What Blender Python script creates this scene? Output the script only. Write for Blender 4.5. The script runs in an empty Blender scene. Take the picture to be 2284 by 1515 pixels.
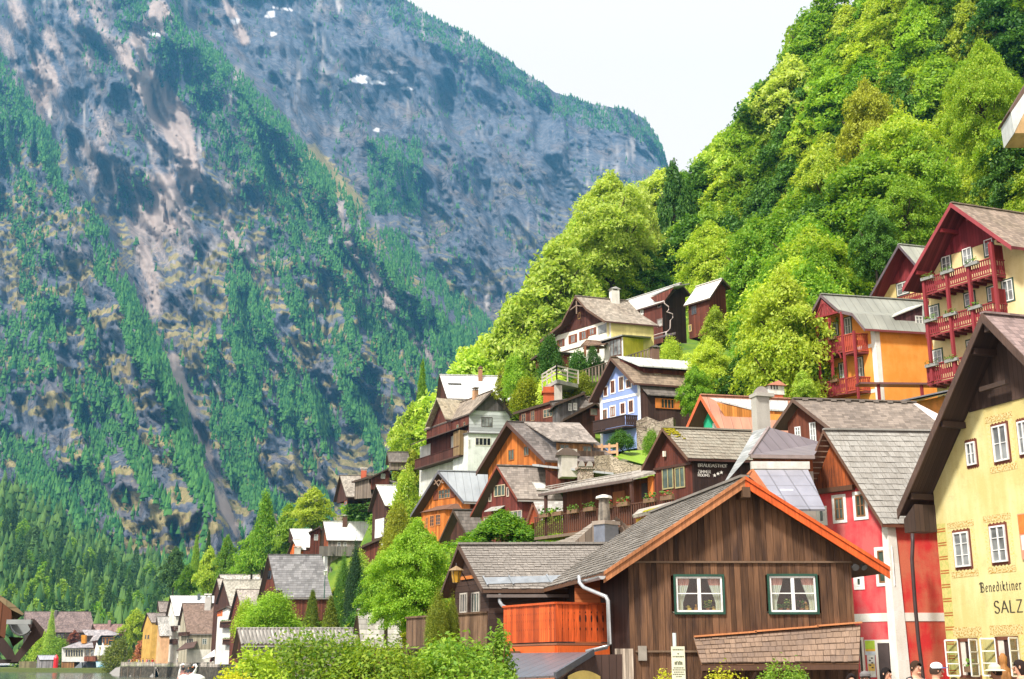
import bpy, bmesh, math, random
import numpy as np
from mathutils import Vector, Matrix
R = math.radians
# ------------------------------------------------------------------ camera, sky, sun, exposure
SC = bpy.context.scene
COL = SC.collection
F = 2700.0; CX = 1142.0; CY = 757.5; PITCH = math.atan(717.5 / F); CAMZ = 3.5
cp, sp_ = math.cos(PITCH), math.sin(PITCH)
cam = bpy.data.cameras.new('camera'); camo = bpy.data.objects.new('camera', cam); COL.objects.link(camo)
cam.sensor_width = 36; cam.lens = 36 * F / 2284; cam.clip_end = 20000; cam.clip_start = 0.5
camo.location = (0, 0, CAMZ); camo.rotation_euler = (R(90) + PITCH, 0, 0)
SC.camera = camo
SUN_EL, SUN_AZ = 52, -140          # azimuth from +Y (the view) towards +X
W = bpy.data.worlds.new('World'); SC.world = W; W.use_nodes = True
wn_ = W.node_tree; wn_.nodes.clear()
sky = wn_.nodes.new('ShaderNodeTexSky'); sky.sky_type = 'NISHITA'; sky.sun_disc = False
sky.sun_elevation = R(SUN_EL); sky.sun_rotation = R(SUN_AZ); sky.dust_density = 4.0; sky.air_density = 1.0
# thin bright overcast: the blue sky seen through an even white cloud layer
ov = wn_.nodes.new('ShaderNodeMix'); ov.data_type = 'RGBA'; ov.inputs[0].default_value = 0.88
ov.inputs[7].default_value = (12.2, 10.8, 9.75, 1)
bgn = wn_.nodes.new('ShaderNodeBackground'); bgn.inputs[1].default_value = 0.079
wo = wn_.nodes.new('ShaderNodeOutputWorld')
wn_.links.new(sky.outputs[0], ov.inputs[6]); wn_.links.new(ov.outputs[2], bgn.inputs[0]); wn_.links.new(bgn.outputs[0], wo.inputs[0])
sl = bpy.data.lights.new('sun', 'SUN'); sl.energy = 4.0; sl.angle = R(7); sl.color = (1, .95, .86)
so = bpy.data.objects.new('sun', sl); COL.objects.link(so)
sd = Vector((math.sin(R(SUN_AZ)) * math.cos(R(SUN_EL)), math.cos(R(SUN_AZ)) * math.cos(R(SUN_EL)), math.sin(R(SUN_EL))))
so.rotation_euler = (-sd).to_track_quat('-Z', 'Y').to_euler()
SC.view_settings.view_transform = 'Standard'; SC.view_settings.look = 'None'
SC.view_settings.exposure = 0.68; SC.view_settings.gamma = 1.0
SC.cycles.max_bounces = 6; SC.cycles.diffuse_bounces = 3; SC.cycles.glossy_bounces = 2; SC.cycles.transmission_bounces = 4
SC.cycles.transparent_max_bounces = 8; SC.cycles.volume_bounces = 0; SC.cycles.caustics_reflective = False; SC.cycles.caustics_refractive = False
try: SC.cycles.use_denoising = True
except Exception: pass
# ------------------------------------------------------------------ photo geometry helpers
def ray(px, py):
 x = (px - CX) / F; y = -(py - CY) / F
 return Vector((x, cp - y * sp_, sp_ + y * cp))
CAM = Vector((0, 0, CAMZ))
def at(px, py, Y):
 d = ray(px, py); return CAM + d * (Y / d.y)
def proj(p):
 q = Vector(p) - CAM
 z = q.y * cp + q.z * sp_; y = -q.y * sp_ + q.z * cp
 return CX + F * q.x / z, CY - F * y / z
def on_ground(px, py, z):
 d = ray(px, py); return CAM + d * ((z - CAMZ) / d.z)
def crop(x0, y0, s): return lambda x, y: (x0 + x / s, y0 + y / s)
cA = crop(1750, 430, 2.858); cB = crop(1750, 900, 2.463); cC = crop(1050, 600, 3.157); cD = crop(850, 900, 3.366)
cE = crop(0, 1250, 4.079); cF = crop(350, 1050, 3.258); cG = crop(900, 1000, 2.942); cH = crop(1200, 1000, 2.941)
cI = crop(940, 800, 5.41); cJ = crop(620, 1020, 5.828); cK = crop(300, 1200, 4.81); cL = crop(1160, 630, 4.965)
cM = crop(1400, 840, 4.735); cP = crop(2050, 1120, 3.833); cQ = crop(1780, 1350, 4.532); cO = lambda x, y: (x, y)
Z = Vector((0, 0, 1))
# ------------------------------------------------------------------ node helper and materials
def nd(nt, typ, ins=None, **props):
 n = nt.nodes.new('ShaderNode' + typ)
 for k, v in props.items(): setattr(n, k, v)
 for k, v in (ins or {}).items():
  if isinstance(v, bpy.types.NodeSocket): nt.links.new(v, n.inputs[k])
  else: n.inputs[k].default_value = v
 return n
def newmat(name, rough=.8, spec=.3):
 m = bpy.data.materials.new(name); m.use_nodes = True
 nt = m.node_tree; b = nt.nodes['Principled BSDF']
 b.inputs['Roughness'].default_value = rough; b.inputs['Specular IOR Level'].default_value = spec
 return m, nt, b
def mth(nt, op, a, b=0.0, c=None):
 ins = {0: a, 1: b}
 if c is not None: ins[2] = c
 return nd(nt, 'Math', ins, operation=op).outputs[0]
def rng_(nt, v, a, b, c, d):
 return nd(nt, 'MapRange', {0: v, 1: a, 2: b, 3: c, 4: d}).outputs[0]
def scl(nt, col, f):
 c = col if isinstance(col, bpy.types.NodeSocket) else tuple(col)[:3]
 return nd(nt, 'VectorMath', {0: c, 'Scale': f}, operation='SCALE').outputs[0]
def mix(nt, f, a, b):
 c4 = lambda c: c if isinstance(c, bpy.types.NodeSocket) else (tuple(c) + (1,))[:4]
 return nd(nt, 'Mix', {0: f, 6: c4(a), 7: c4(b)}, data_type='RGBA').outputs[2]
def noise(nt, vec, scale, detail=3, rough=.55):
 return nd(nt, 'TexNoise', {'Vector': vec, 'Scale': scale, 'Detail': detail, 'Roughness': rough}).outputs[0]
def uvxy(nt):
 u = nd(nt, 'TexCoord').outputs['UV']; s = nd(nt, 'SeparateXYZ', {0: u}); return u, s.outputs[0], s.outputs[1]
def stretch(nt, vec, sc): return nd(nt, 'VectorMath', {0: vec, 1: sc}, operation='MULTIPLY').outputs[0]
def bump(nt, b, h, strength=.4, dist=.02):
 n = nd(nt, 'Bump', {'Height': h, 'Strength': strength, 'Distance': dist}); nt.links.new(n.outputs[0], b.inputs['Normal'])
_mc = {}
def cached(fn):
 def w(*a, **k):
  key = (fn.__name__, a, tuple(sorted(k.items())))
  if key not in _mc: _mc[key] = fn(*a, **k)
  return _mc[key]
 return w
@cached
def planks(c, w=.16, c2=None, amt=.5, horiz=False, gap=.07):
 "boards: one tone per board, grain, weathered streaks towards the second colour"
 m, nt, b = newmat('wood_boards', .75, .25)
 u, x, y = uvxy(nt)
 if horiz: x, y = y, x
 k = mth(nt, 'MULTIPLY', x, 1 / w); idx = mth(nt, 'FLOOR', k); fr = mth(nt, 'FRACT', k)
 wn = nd(nt, 'TexWhiteNoise', {'W': idx}, noise_dimensions='1D').outputs[0]
 gv = stretch(nt, u, (.9, 16, 1) if horiz else (16, .9, 1))
 g = noise(nt, gv, 1.6, 4, .65)
 big = noise(nt, u, .7, 3)
 col = mix(nt, rng_(nt, mth(nt, 'ADD', g, mth(nt, 'MULTIPLY', big, .8)), .75, 1.1, 0, amt), c, c2 or tuple(q * .4 for q in c))
 f = mth(nt, 'MULTIPLY', rng_(nt, wn, 0, 1, .62, 1.3), rng_(nt, g, .3, .75, .72, 1.2))
 gapm = mth(nt, 'MULTIPLY', rng_(nt, fr, 0, gap, .25, 1), rng_(nt, fr, 1 - gap, 1, 1, .45))
 nt.links.new(scl(nt, col, mth(nt, 'MULTIPLY', f, gapm)), b.inputs['Base Color'])
 bump(nt, b, mth(nt, 'ADD', gapm, mth(nt, 'MULTIPLY', g, .3)), .5, .02)
 return m
@cached
def timber(c, amt=.5, isl=False):
 "painted or bare beams, grain along the long axis unknown: fine noise and wear; one tone per piece"
 m, nt, b = newmat('timber', .65, .3)
 o = nd(nt, 'TexCoord').outputs['Object']
 u = nd(nt, 'TexCoord').outputs['UV']
 g = noise(nt, stretch(nt, u, (14, 1.2, 1)), 1.5, 4, .65); n2 = noise(nt, o, 1.1, 3)
 f = mth(nt, 'MULTIPLY', rng_(nt, g, .3, .7, 1 - .45 * amt, 1 + .25 * amt), rng_(nt, n2, .3, .7, 1 - .3 * amt, 1 + .2 * amt))
 if isl: f = mth(nt, 'MULTIPLY', f, rng_(nt, nd(nt, 'NewGeometry').outputs['Random Per Island'], 0, 1, .55, 1.35))
 nt.links.new(scl(nt, c, f), b.inputs['Base Color']); bump(nt, b, g, .3, .01)
 return m
@cached
def wallplanks(c, c2):
 "separate weathered boards (one mesh island each)"
 m, nt, b = newmat('weathered_boards', .8, .2)
 u, x, y = uvxy(nt)
 isl = nd(nt, 'NewGeometry').outputs['Random Per Island']
 off = nd(nt, 'CombineXYZ', {0: mth(nt, 'MULTIPLY', isl, 37.0), 1: mth(nt, 'MULTIPLY', isl, 91.0)}).outputs[0]
 uv = nd(nt, 'VectorMath', {0: u, 1: off}, operation='ADD').outputs[0]
 g = noise(nt, stretch(nt, uv, (22, .7, 1)), 1.5, 5, .7); bl = noise(nt, stretch(nt, uv, (3, .5, 1)), 1.0, 3, .6)
 col = mix(nt, rng_(nt, bl, .42, .66, 0, .9), c, c2)
 f = mth(nt, 'MULTIPLY', rng_(nt, isl, 0, 1, .6, 1.3), rng_(nt, g, .3, .72, .45, 1.35))
 nt.links.new(scl(nt, col, f), b.inputs['Base Color']); bump(nt, b, g, .5, .01)
 return m
@cached
def shingle(c, rh=.3, rw=.16, c2=None, moss=0.0, line=.35):
 m, nt, b = newmat('roof_shingles', .85, .25)
 u, x, y = uvxy(nt)
 ry = mth(nt, 'MULTIPLY', y, 1 / rh); ri = mth(nt, 'FLOOR', ry); fy = mth(nt, 'FRACT', ry)
 ro = nd(nt, 'TexWhiteNoise', {'W': ri}, noise_dimensions='1D').outputs[0]
 kx = mth(nt, 'ADD', mth(nt, 'MULTIPLY', x, 1 / rw), mth(nt, 'MULTIPLY', ro, 7.3)); ki = mth(nt, 'FLOOR', kx); fx = mth(nt, 'FRACT', kx)
 cell = nd(nt, 'CombineXYZ', {0: ki, 1: ri}).outputs[0]
 wn = nd(nt, 'TexWhiteNoise', {'Vector': cell}, noise_dimensions='2D').outputs[0]
 big = noise(nt, u, .45, 4, .6); st = noise(nt, stretch(nt, u, (5, .5, 1)), 1.0, 3)
 col = mix(nt, rng_(nt, mth(nt, 'ADD', big, mth(nt, 'MULTIPLY', st, .5)), .62, .95, 0, 1), c, c2 or tuple(q * .55 for q in c))
 if moss: col = mix(nt, rng_(nt, noise(nt, u, 1.1, 5, .7), .75 - moss * .3, .85 - moss * .3, 0, .8), col, (.12, .13, .02))
 f = mth(nt, 'MULTIPLY', rng_(nt, wn, 0, 1, .7, 1.25), mth(nt, 'MULTIPLY', rng_(nt, fy, 0, .16, line, 1), rng_(nt, fx, 0, .09, .65, 1)))
 nt.links.new(scl(nt, col, f), b.inputs['Base Color'])
 bump(nt, b, mth(nt, 'ADD', mth(nt, 'MULTIPLY', mth(nt, 'SUBTRACT', 1.0, fy), .7), mth(nt, 'MULTIPLY', wn, .3)), .6, .03)
 return m
@cached
def shakes(c, c2):
 "real split shingles, one mesh island each"
 m, nt, b = newmat('split_shingles', .8, .25)
 u, x, y = uvxy(nt)
 isl = nd(nt, 'NewGeometry').outputs['Random Per Island']
 g = noise(nt, stretch(nt, u, (30, 1.5, 1)), 1.2, 3, .6); big = noise(nt, u, .5, 4, .6)
 col = mix(nt, rng_(nt, mth(nt, 'ADD', big, mth(nt, 'MULTIPLY', isl, .45)), .5, .95, 0, 1), c, c2)
 f = mth(nt, 'MULTIPLY', rng_(nt, isl, 0, 1, .72, 1.22), rng_(nt, g, .3, .7, .75, 1.2))
 nt.links.new(scl(nt, col, f), b.inputs['Base Color']); bump(nt, b, g, .35, .01)
 return m
@cached
def metal(c, w=.55, rough=.42, mt=.25, cross=0.0):
 m, nt, b = newmat('sheet_metal', rough, .5); b.inputs['Metallic'].default_value = mt
 u, x, y = uvxy(nt)
 fr = mth(nt, 'FRACT', mth(nt, 'MULTIPLY', x, 1 / w)); seam = rng_(nt, mth(nt, 'ABSOLUTE', mth(nt, 'SUBTRACT', fr, .5)), 0, .06, 0, 1)
 if cross: seam = mth(nt, 'MULTIPLY', seam, rng_(nt, mth(nt, 'ABSOLUTE', mth(nt, 'SUBTRACT', mth(nt, 'FRACT', mth(nt, 'MULTIPLY', y, 1 / cross)), .5)), 0, .04, 0, 1))
 n = noise(nt, stretch(nt, u, (1.5, .5, 1)), .8, 4); n2 = noise(nt, u, .35, 3)
 f = mth(nt, 'MULTIPLY', rng_(nt, n, .3, .7, .8, 1.12), mth(nt, 'MULTIPLY', rng_(nt, seam, 0, 1, .55, 1), rng_(nt, n2, .3, .7, .85, 1.1)))
 nt.links.new(scl(nt, c, f), b.inputs['Base Color'])
 bump(nt, b, mth(nt, 'SUBTRACT', 1.0, seam), .5, .03)
 return m
@cached
def plaster(c, c2=None, amt=.5, sc=.6):
 m, nt, b = newmat('plaster', .85, .2)
 u, x, y = uvxy(nt)
 n = noise(nt, u, sc, 5, .62); st = noise(nt, stretch(nt, u, (2.2, .3, 1)), 1, 4, .6); fine = noise(nt, u, 22, 2)
 col = mix(nt, rng_(nt, mth(nt, 'ADD', n, mth(nt, 'MULTIPLY', st, .75)), .72, 1.0, 0, min(1, amt * 1.3)), c, c2 or tuple(q * .6 for q in c))
 blot = rng_(nt, noise(nt, u, 1.7, 6, .75), .56, .7, 1, .82)
 nt.links.new(scl(nt, col, mth(nt, 'MULTIPLY', blot, rng_(nt, fine, .3, .7, .93, 1.05))), b.inputs['Base Color']); bump(nt, b, mth(nt, 'ADD', n, mth(nt, 'MULTIPLY', fine, .3)), .25, .02)
 return m
@cached
def mottled(c, c2, sc=9.0, th=.5):
 "painted stencil ornament"
 m, nt, b = newmat('painted_ornament', .85, .2)
 u, x, y = uvxy(nt)
 n = noise(nt, u, sc, 4, .7)
 nt.links.new(mix(nt, rng_(nt, n, th - .04, th + .04, 0, 1), c, c2), b.inputs['Base Color']); return m
@cached
def plain(c, rough=.6, spec=.4, mt=0.0, var=.25, sc=3.0):
 m, nt, b = newmat('paint', rough, spec); b.inputs['Metallic'].default_value = mt
 n = noise(nt, nd(nt, 'TexCoord').outputs['Object'], sc, 4, .6)
 nt.links.new(scl(nt, c, rng_(nt, n, .3, .7, 1 - var, 1 + var * .6)), b.inputs['Base Color']); return m
@cached
def glass(c=(.025, .032, .04), rough=.06):
 m, nt, b = newmat('window_glass', rough, .6)
 n = noise(nt, nd(nt, 'TexCoord').outputs['Object'], 1.3, 2)
 nt.links.new(scl(nt, c, rng_(nt, n, .35, .65, .5, 1.7)), b.inputs['Base Color']); return m
@cached
def clear_glass():
 m, nt, b = newmat('clear_glass', .02, .5)
 for l in list(nt.links): nt.links.remove(l)
 t = nd(nt, 'BsdfTransparent', {0: (.92, .95, .94, 1)}); g = nd(nt, 'BsdfGlossy', {'Roughness': .03})
 mx = nd(nt, 'MixShader', {0: rng_(nt, mth(nt, 'POWER', nd(nt, 'LayerWeight').outputs['Facing'], 3.0), 0, 1, .05, .8), 1: t.outputs[0], 2: g.outputs[0]})
 nt.links.new(mx.outputs[0], nt.nodes['Material Output'].inputs[0]); return m
@cached
def leaves(c, c2, tr=.35, objvar=.35, spec=.3):
 "foliage: tone per leaf spray and per tree, light passes through"
 m, nt, b = newmat('foliage', .55 if spec > .1 else .95, spec)
 isl = nd(nt, 'NewGeometry').outputs['Random Per Island']; ob = nd(nt, 'ObjectInfo').outputs['Random']
 col = mix(nt, rng_(nt, mth(nt, 'ADD', isl, mth(nt, 'MULTIPLY', mth(nt, 'SUBTRACT', ob, .5), objvar * 2)), 0, 1, 0, 1), c, c2)
 col = scl(nt, col, rng_(nt, mth(nt, 'FRACT', mth(nt, 'MULTIPLY', ob, 7.7)), 0, 1, 1 - objvar * .5, 1 + objvar * .5))
 nt.links.new(col, b.inputs['Base Color'])
 t = nd(nt, 'BsdfTranslucent', {0: nd(nt, 'VectorMath', {0: col, 1: (1.35, 1.3, .6)}, operation='MULTIPLY').outputs[0]})
 mx = nd(nt, 'MixShader', {0: tr, 1: b.outputs[0], 2: t.outputs[0]})
 nt.links.new(mx.outputs[0], nt.nodes['Material Output'].inputs[0]); return m
@cached
def bark(c=(.09, .07, .05)):
 m, nt, b = newmat('bark', .9, .1)
 n = noise(nt, stretch(nt, nd(nt, 'TexCoord').outputs['Object'], (6, 6, 1.2)), 1.5, 4)
 nt.links.new(scl(nt, c, rng_(nt, n, .3, .7, .5, 1.5)), b.inputs['Base Color']); bump(nt, b, n, .6, .05); return m
@cached
def stone(c, c2, sc=2.2):
 m, nt, b = newmat('rubble_stone', .9, .15)
 u, x, y = uvxy(nt)
 wv = nd(nt, 'VectorMath', {0: u, 1: nd(nt, 'TexNoise', {'Vector': u, 'Scale': 2.0}).outputs[1]}, operation='ADD').outputs[0]
 v = nd(nt, 'TexVoronoi', {'Vector': stretch(nt, wv, (1, 1.6, 1)), 'Scale': sc}); e = nd(nt, 'TexVoronoi', {'Vector': stretch(nt, wv, (1, 1.6, 1)), 'Scale': sc}, feature='DISTANCE_TO_EDGE').outputs[0]
 rv = nd(nt, 'SeparateXYZ', {0: v.outputs['Color']}).outputs[0]
 col = mix(nt, rv, c, c2)
 nt.links.new(scl(nt, col, rng_(nt, e, 0, .07, .3, 1)), b.inputs['Base Color']); bump(nt, b, rng_(nt, e, 0, .15, 0, 1), .7, .05); return m
# ------------------------------------------------------------------ mesh builder (world coordinates)
ORG = {}                                   # world origin of every built object
class MB:
 def __init__(s): s.v = []; s.f = []; s.m = []
 def poly(s, pts, mi=0):
  n = len(s.v); s.v += [tuple(p) for p in pts]; s.f.append(tuple(range(n, n + len(pts)))); s.m.append(mi)
 def hexa(s, p, mi=0):
  "8 corners: bottom ring 0-3, top ring 4-7"
  n = len(s.v); s.v += [tuple(q) for q in p]
  for q in ((3, 2, 1, 0), (4, 5, 6, 7), (0, 1, 5, 4), (1, 2, 6, 5), (2, 3, 7, 6), (3, 0, 4, 7)):
   s.f.append(tuple(n + i for i in q)); s.m.append(mi)
 def box(s, c, ax, ay, az, sx, sy, sz, mi=0):
  c = Vector(c); X = Vector(ax) * sx / 2; Y_ = Vector(ay) * sy / 2; Z_ = Vector(az) * sz / 2
  s.hexa([c - X - Y_ - Z_, c + X - Y_ - Z_, c + X + Y_ - Z_, c - X + Y_ - Z_, c - X - Y_ + Z_, c + X - Y_ + Z_, c + X + Y_ + Z_, c - X + Y_ + Z_], mi)
 def abox(s, x0, y0, z0, x1, y1, z1, mi=0):
  s.box(((x0 + x1) / 2, (y0 + y1) / 2, (z0 + z1) / 2), (1, 0, 0), (0, 1, 0), (0, 0, 1), abs(x1 - x0), abs(y1 - y0), abs(z1 - z0), mi)
 def beam(s, a, b, w, h, up=Z, mi=0):
  a = Vector(a); b = Vector(b); d = (b - a); l = d.length; d /= l
  side = d.cross(up)
  if side.length < 1e-4: side = Vector((1, 0, 0))
  side.normalize(); u2 = side.cross(d)
  s.box((a + b) / 2, d, side, u2, l, w, h, mi)
 def prism(s, pts, vec, mi=0, cap=True):
  vec = Vector(vec); a = [Vector(p) for p in pts]; b = [p + vec for p in a]; n = len(s.v); k = len(a)
  s.v += [tuple(p) for p in a + b]
  if cap:
   s.f.append(tuple(range(n + k - 1, n - 1, -1))); s.m.append(mi); s.f.append(tuple(range(n + k, n + 2 * k))); s.m.append(mi)
  for i in range(k):
   j = (i + 1) % k; s.f.append((n + i, n + j, n + k + j, n + k + i)); s.m.append(mi)
 def tube(s, pts, r, n=8, mi=0, cap=True):
  pts = [Vector(p) for p in pts]; rs = r if isinstance(r, (list, tuple)) else [r] * len(pts); b = len(s.v)
  for i, p in enumerate(pts):
   d = (pts[min(i + 1, len(pts) - 1)] - pts[max(i - 1, 0)]).normalized()
   x = d.orthogonal().normalized() if abs(d.z) > .95 else d.cross(Z).normalized(); y = d.cross(x)
   for k in range(n):
    a = 2 * math.pi * k / n; s.v.append(tuple(p + (x * math.cos(a) + y * math.sin(a)) * rs[i]))
  for i in range(len(pts) - 1):
   for k in range(n):
    k2 = (k + 1) % n; s.f.append((b + i * n + k, b + i * n + k2, b + (i + 1) * n + k2, b + (i + 1) * n + k)); s.m.append(mi)
  if cap:
   s.f.append(tuple(b + k for k in range(n))[::-1]); s.m.append(mi)
   e = b + (len(pts) - 1) * n; s.f.append(tuple(e + k for k in range(n))); s.m.append(mi)
 def ball(s, c, rx, ry, rz, n=10, m=7, mi=0):
  b = len(s.v)
  for i in range(m + 1):
   t = math.pi * i / m
   for k in range(n):
    a = 2 * math.pi * k / n; s.v.append((c[0] + rx * math.sin(t) * math.cos(a), c[1] + ry * math.sin(t) * math.sin(a), c[2] + rz * math.cos(t)))
  for i in range(m):
   for k in range(n):
    k2 = (k + 1) % n; s.f.append((b + i * n + k, b + (i + 1) * n + k, b + (i + 1) * n + k2, b + i * n + k2)); s.m.append(mi)
 def arrays(s, v, f, mi=0):
  b = len(s.v); s.v += [tuple(p) for p in v]; s.f += [tuple(int(i) + b for i in q) for q in f]; s.m += [mi] * len(f)
 def build(s, name, mats, parent=None, origin=None, smooth=False):
  if not isinstance(mats, (list, tuple)): mats = [mats]
  v = np.array(s.v, dtype=np.float64).reshape(-1, 3)
  if origin is None:
   lo, hi = v.min(0), v.max(0)
   origin = ORG[parent.name] if parent is not None else ((lo[0] + hi[0]) / 2, (lo[1] + hi[1]) / 2, lo[2])
  origin = Vector(origin)
  me = bpy.data.meshes.new(name)
  me.from_pydata((v - np.array(origin)).tolist(), [], s.f)
  for m in mats: me.materials.append(m)
  if len(mats) > 1: me.polygons.foreach_set('material_index', s.m)
  set_uv(me, np.array(origin))
  if smooth: me.polygons.foreach_set('use_smooth', [True] * len(s.f))
  me.update()
  o = bpy.data.objects.new(name, me); COL.objects.link(o)
  if parent is not None: o.parent = parent
  else: o.location = origin
  ORG[o.name] = origin
  return o
def set_uv(me, org):
 "metres, U level along the face and V up the face, so boards stand upright and shingle rows lie level"
 nl = len(me.loops)
 if not nl: return
 uvl = me.uv_layers.new(name='UVMap')
 co = np.empty(len(me.vertices) * 3); me.vertices.foreach_get('co', co); co = co.reshape(-1, 3) + org
 vi = np.empty(nl, dtype=np.int32); me.loops.foreach_get('vertex_index', vi)
 npol = len(me.polygons); nrm = np.empty(npol * 3); me.polygons.foreach_get('normal', nrm); nrm = nrm.reshape(-1, 3)
 tot = np.empty(npol, dtype=np.int32); me.polygons.foreach_get('loop_total', tot)
 n = np.repeat(nrm, tot, axis=0)
 flip = np.where(n[:, 2] < 0, -1.0, 1.0)[:, None]; n = n * flip
 U = np.stack([-n[:, 1], n[:, 0], np.zeros(nl)], 1); l = np.linalg.norm(U, axis=1); flat = l < .02
 U[flat] = (1, 0, 0); l[flat] = 1; U /= l[:, None]; V = np.cross(n, U)
 p = co[vi]; uv = np.stack([(p * U).sum(1), (p * V).sum(1)], 1)
 uvl.data.foreach_set('uv', uv.ravel())
def tag(o, label=None, cat=None, group=None, kind=None):
 if label: o['label'] = label
 if cat: o['category'] = cat
 if group: o['group'] = group
 if kind: o['kind'] = kind
 return o
def empty(name, loc, label=None, cat=None, group=None):
 o = bpy.data.objects.new(name, None); COL.objects.link(o); o.location = loc; o.empty_display_size = .3
 ORG[o.name] = Vector(loc)
 return tag(o, label, cat, group)
def copy_tree(o, loc=None, parent=None):
 c = o.copy(); COL.objects.link(c)
 if parent is not None: c.parent = parent
 if loc is not None: c.location = loc
 for ch in o.children: copy_tree(ch, None, c)
 return c

# ------------------------------------------------------------------ houses
GROUND = []          # (x, y, z) samples of the terrain under and around what stands on it
HBOX = []            # picture boxes and depths, so that nothing in front is built over them
FOOT = []            # (x, y, radius) footprints that trees keep clear of
GL = glass(); GLC = glass((.16, .17, .17), .12); GLG = glass((.05, .075, .06), .08); GLD = glass((.012, .014, .018), .03); GLW = glass((.3, .29, .27), .2)
class House:
 def __init__(s, name, label, Y, yaw, vyaw, verge, end=None, L=None, zb=None, base=None, oh=.6, eo=.45, t=.16, group=None, cat='house', foot=True):
  s.U = Vector((math.cos(R(yaw)), math.sin(R(yaw)), 0)); s.V = Vector((math.cos(R(vyaw)), math.sin(R(vyaw)), 0))
  mir = verge[-1] == 'm'; verge = verge[:-1] if mir else verge
  s.i0 = min(range(len(verge)), key=lambda i: verge[i][1]); s.A = at(*verge[s.i0], Y)
  s.oh, s.t = oh, t
  s.nG = Vector((s.U.y, -s.U.x, 0));
  if s.nG.dot(s.V) > 0: s.nG = -s.nG
  s.nR = Vector((s.V.y, -s.V.x, 0))
  if s.nR.dot(s.U) < 0: s.nR = -s.nR
  s.vg = [s.gp(*p, v=0) for p in verge]
  s.vg[s.i0] = (0.0, 0.0)
  if mir: s.vg += [(-u, w) for u, w in s.vg[:-1][::-1]]
  if L is None:
   lo, hi = .2, 60.0
   sg = 1 if proj(s.P(0, 5, 0))[0] > proj(s.P(0, 0, 0))[0] else -1
   for _ in range(50):
    mid = (lo + hi) / 2
    if (proj(s.P(0, mid, 0))[0] - end) * sg > 0: hi = mid
    else: lo = mid
   L = lo
  s.L = L
  s.ul = s.vg[0][0] + eo; s.ur = s.vg[-1][0] - eo
  if zb is None: zb = at(verge[s.i0][0], base, Y).z if base is not None else s.A.z + min(w for _, w in s.vg) - 3
  s.zb = zb; s.wb = zb - s.A.z
  c = s.P((s.ul + s.ur) / 2, oh, s.wb)
  s.root = empty(name, (c.x, c.y, zb), label, cat, group)
  for u in (s.ul, s.ur):
   for v in (oh, L - .5):
    q = s.P(u, v, 0); GROUND.append((q.x, q.y, zb + .25))
  q = s.P((s.ul + s.ur) / 2, L / 2, 0)
  if foot: FOOT.append((q.x, q.y, max(s.ur - s.ul, L) * .55))
  cs = [proj(s.P(u, v, w)) for u in (s.ul, s.ur) for v in (oh, L - .4) for w in (s.wb, min(w for _, w in s.vg))] + [proj(s.P(0, 0, 0)), proj(s.P(0, L, 0))]
  HBOX.append((min(p[0] for p in cs), min(p[1] for p in cs), max(p[0] for p in cs), max(p[1] for p in cs), s.A.y, proj(s.P(s.ul, oh, s.wb))[1]))
  s.roofo = None
 def P(s, u, v, w): return s.A + s.U * u + s.V * v + Z * w
 def _solve(s, px, py, P0, D1, D2):
  d = ray(px, py); M = np.array([[d.x, -D1.x, -D2.x], [d.y, -D1.y, -D2.y], [d.z, -D1.z, -D2.z]])
  return np.linalg.solve(M, np.array(P0 - CAM))
 def gp(s, px, py, v=None):
  if v is None: v = s.oh
  t, u, w = s._solve(px, py, s.A + s.V * v, s.U, Z); return u, w
 def sp(s, px, py, u=None):
  if u is None: u = s.ur
  t, v, w = s._solve(px, py, s.A + s.U * u, s.V, Z); return v, w
 def rp(s, px, py, seg=-1):
  if seg == -1: seg = len(s.vg) - 2
  (u0, w0), (u1, w1) = s.vg[seg], s.vg[seg + 1]
  D = s.U * (u1 - u0) + Z * (w1 - w0)
  t, a, v = s._solve(px, py, s.P(u0, 0, w0), D, s.V); return u0 + a * (u1 - u0), v, w0 + a * (w1 - w0)
 def rw(s, u):
  for (u0, w0), (u1, w1) in zip(s.vg, s.vg[1:]):
   if u <= u1 or (u1, w1) == s.vg[-1]: return w0 + (w1 - w0) * (u - u0) / (u1 - u0 or 1e-6)
 def part(s, mb, name, mats, parent=None, label=None, smooth=False):
  o = mb.build(name, mats, parent or s.root, smooth=smooth)
  if label: o['label'] = label
  return o
 def roof(s, mat, edge=None, courses=None, barge=.24, bmat=None, v0=0, segs=None, soffit=None, Ls=None, smats=None):
  edge = edge or timber((.07, .045, .03)); mb = MB(); t = s.t; mb2 = MB()
  smats = list(smats or [])
  for i, ((u0, w0), (u1, w1)) in enumerate(zip(s.vg, s.vg[1:])):
   L = Ls[i] if Ls else s.L
   a, b = s.P(u0, v0, w0), s.P(u1, v0, w1); c, d = s.P(u1, L, w1), s.P(u0, L, w0); k = Vector((0, 0, t))
   mi = 0
   if courses and i in courses:
    hi_, lo_ = ((a, d), (b, c)) if w0 > w1 else ((b, c), (a, d))
    shake_rows(mb, lo_[0], lo_[1], hi_[1], hi_[0], *courses[i])
    mb.poly([a - k * .3, b - k * .3, c - k * .3, d - k * .3], 1)
   else: mb.poly([a, b, c, d], mi)
   mb.poly([d - k, c - k, b - k, a - k], 1)
   mb.poly([a, a - k, b - k, b], 1); mb.poly([c, c - k, d - k, d], 1)
   if i == 0: mb.poly([d, d - k, a - k, a], 1)
   if i == len(s.vg) - 2: mb.poly([b, b - k, c - k, c], 1)
   if barge:
    n = s.nG * .05
    mb2.hexa([a + n - Z * barge, b + n - Z * barge, b + n * .02 - Z * barge, a + n * .02 - Z * barge, a + n + Z * .02, b + n + Z * .02, b + n * .02 + Z * .02, a + n * .02 + Z * .02])
  s.roofo = s.part(mb, 'roof', [mat, soffit or edge])
  if barge: s.part(mb2, 'bargeboard', bmat or edge, s.roofo)
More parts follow.
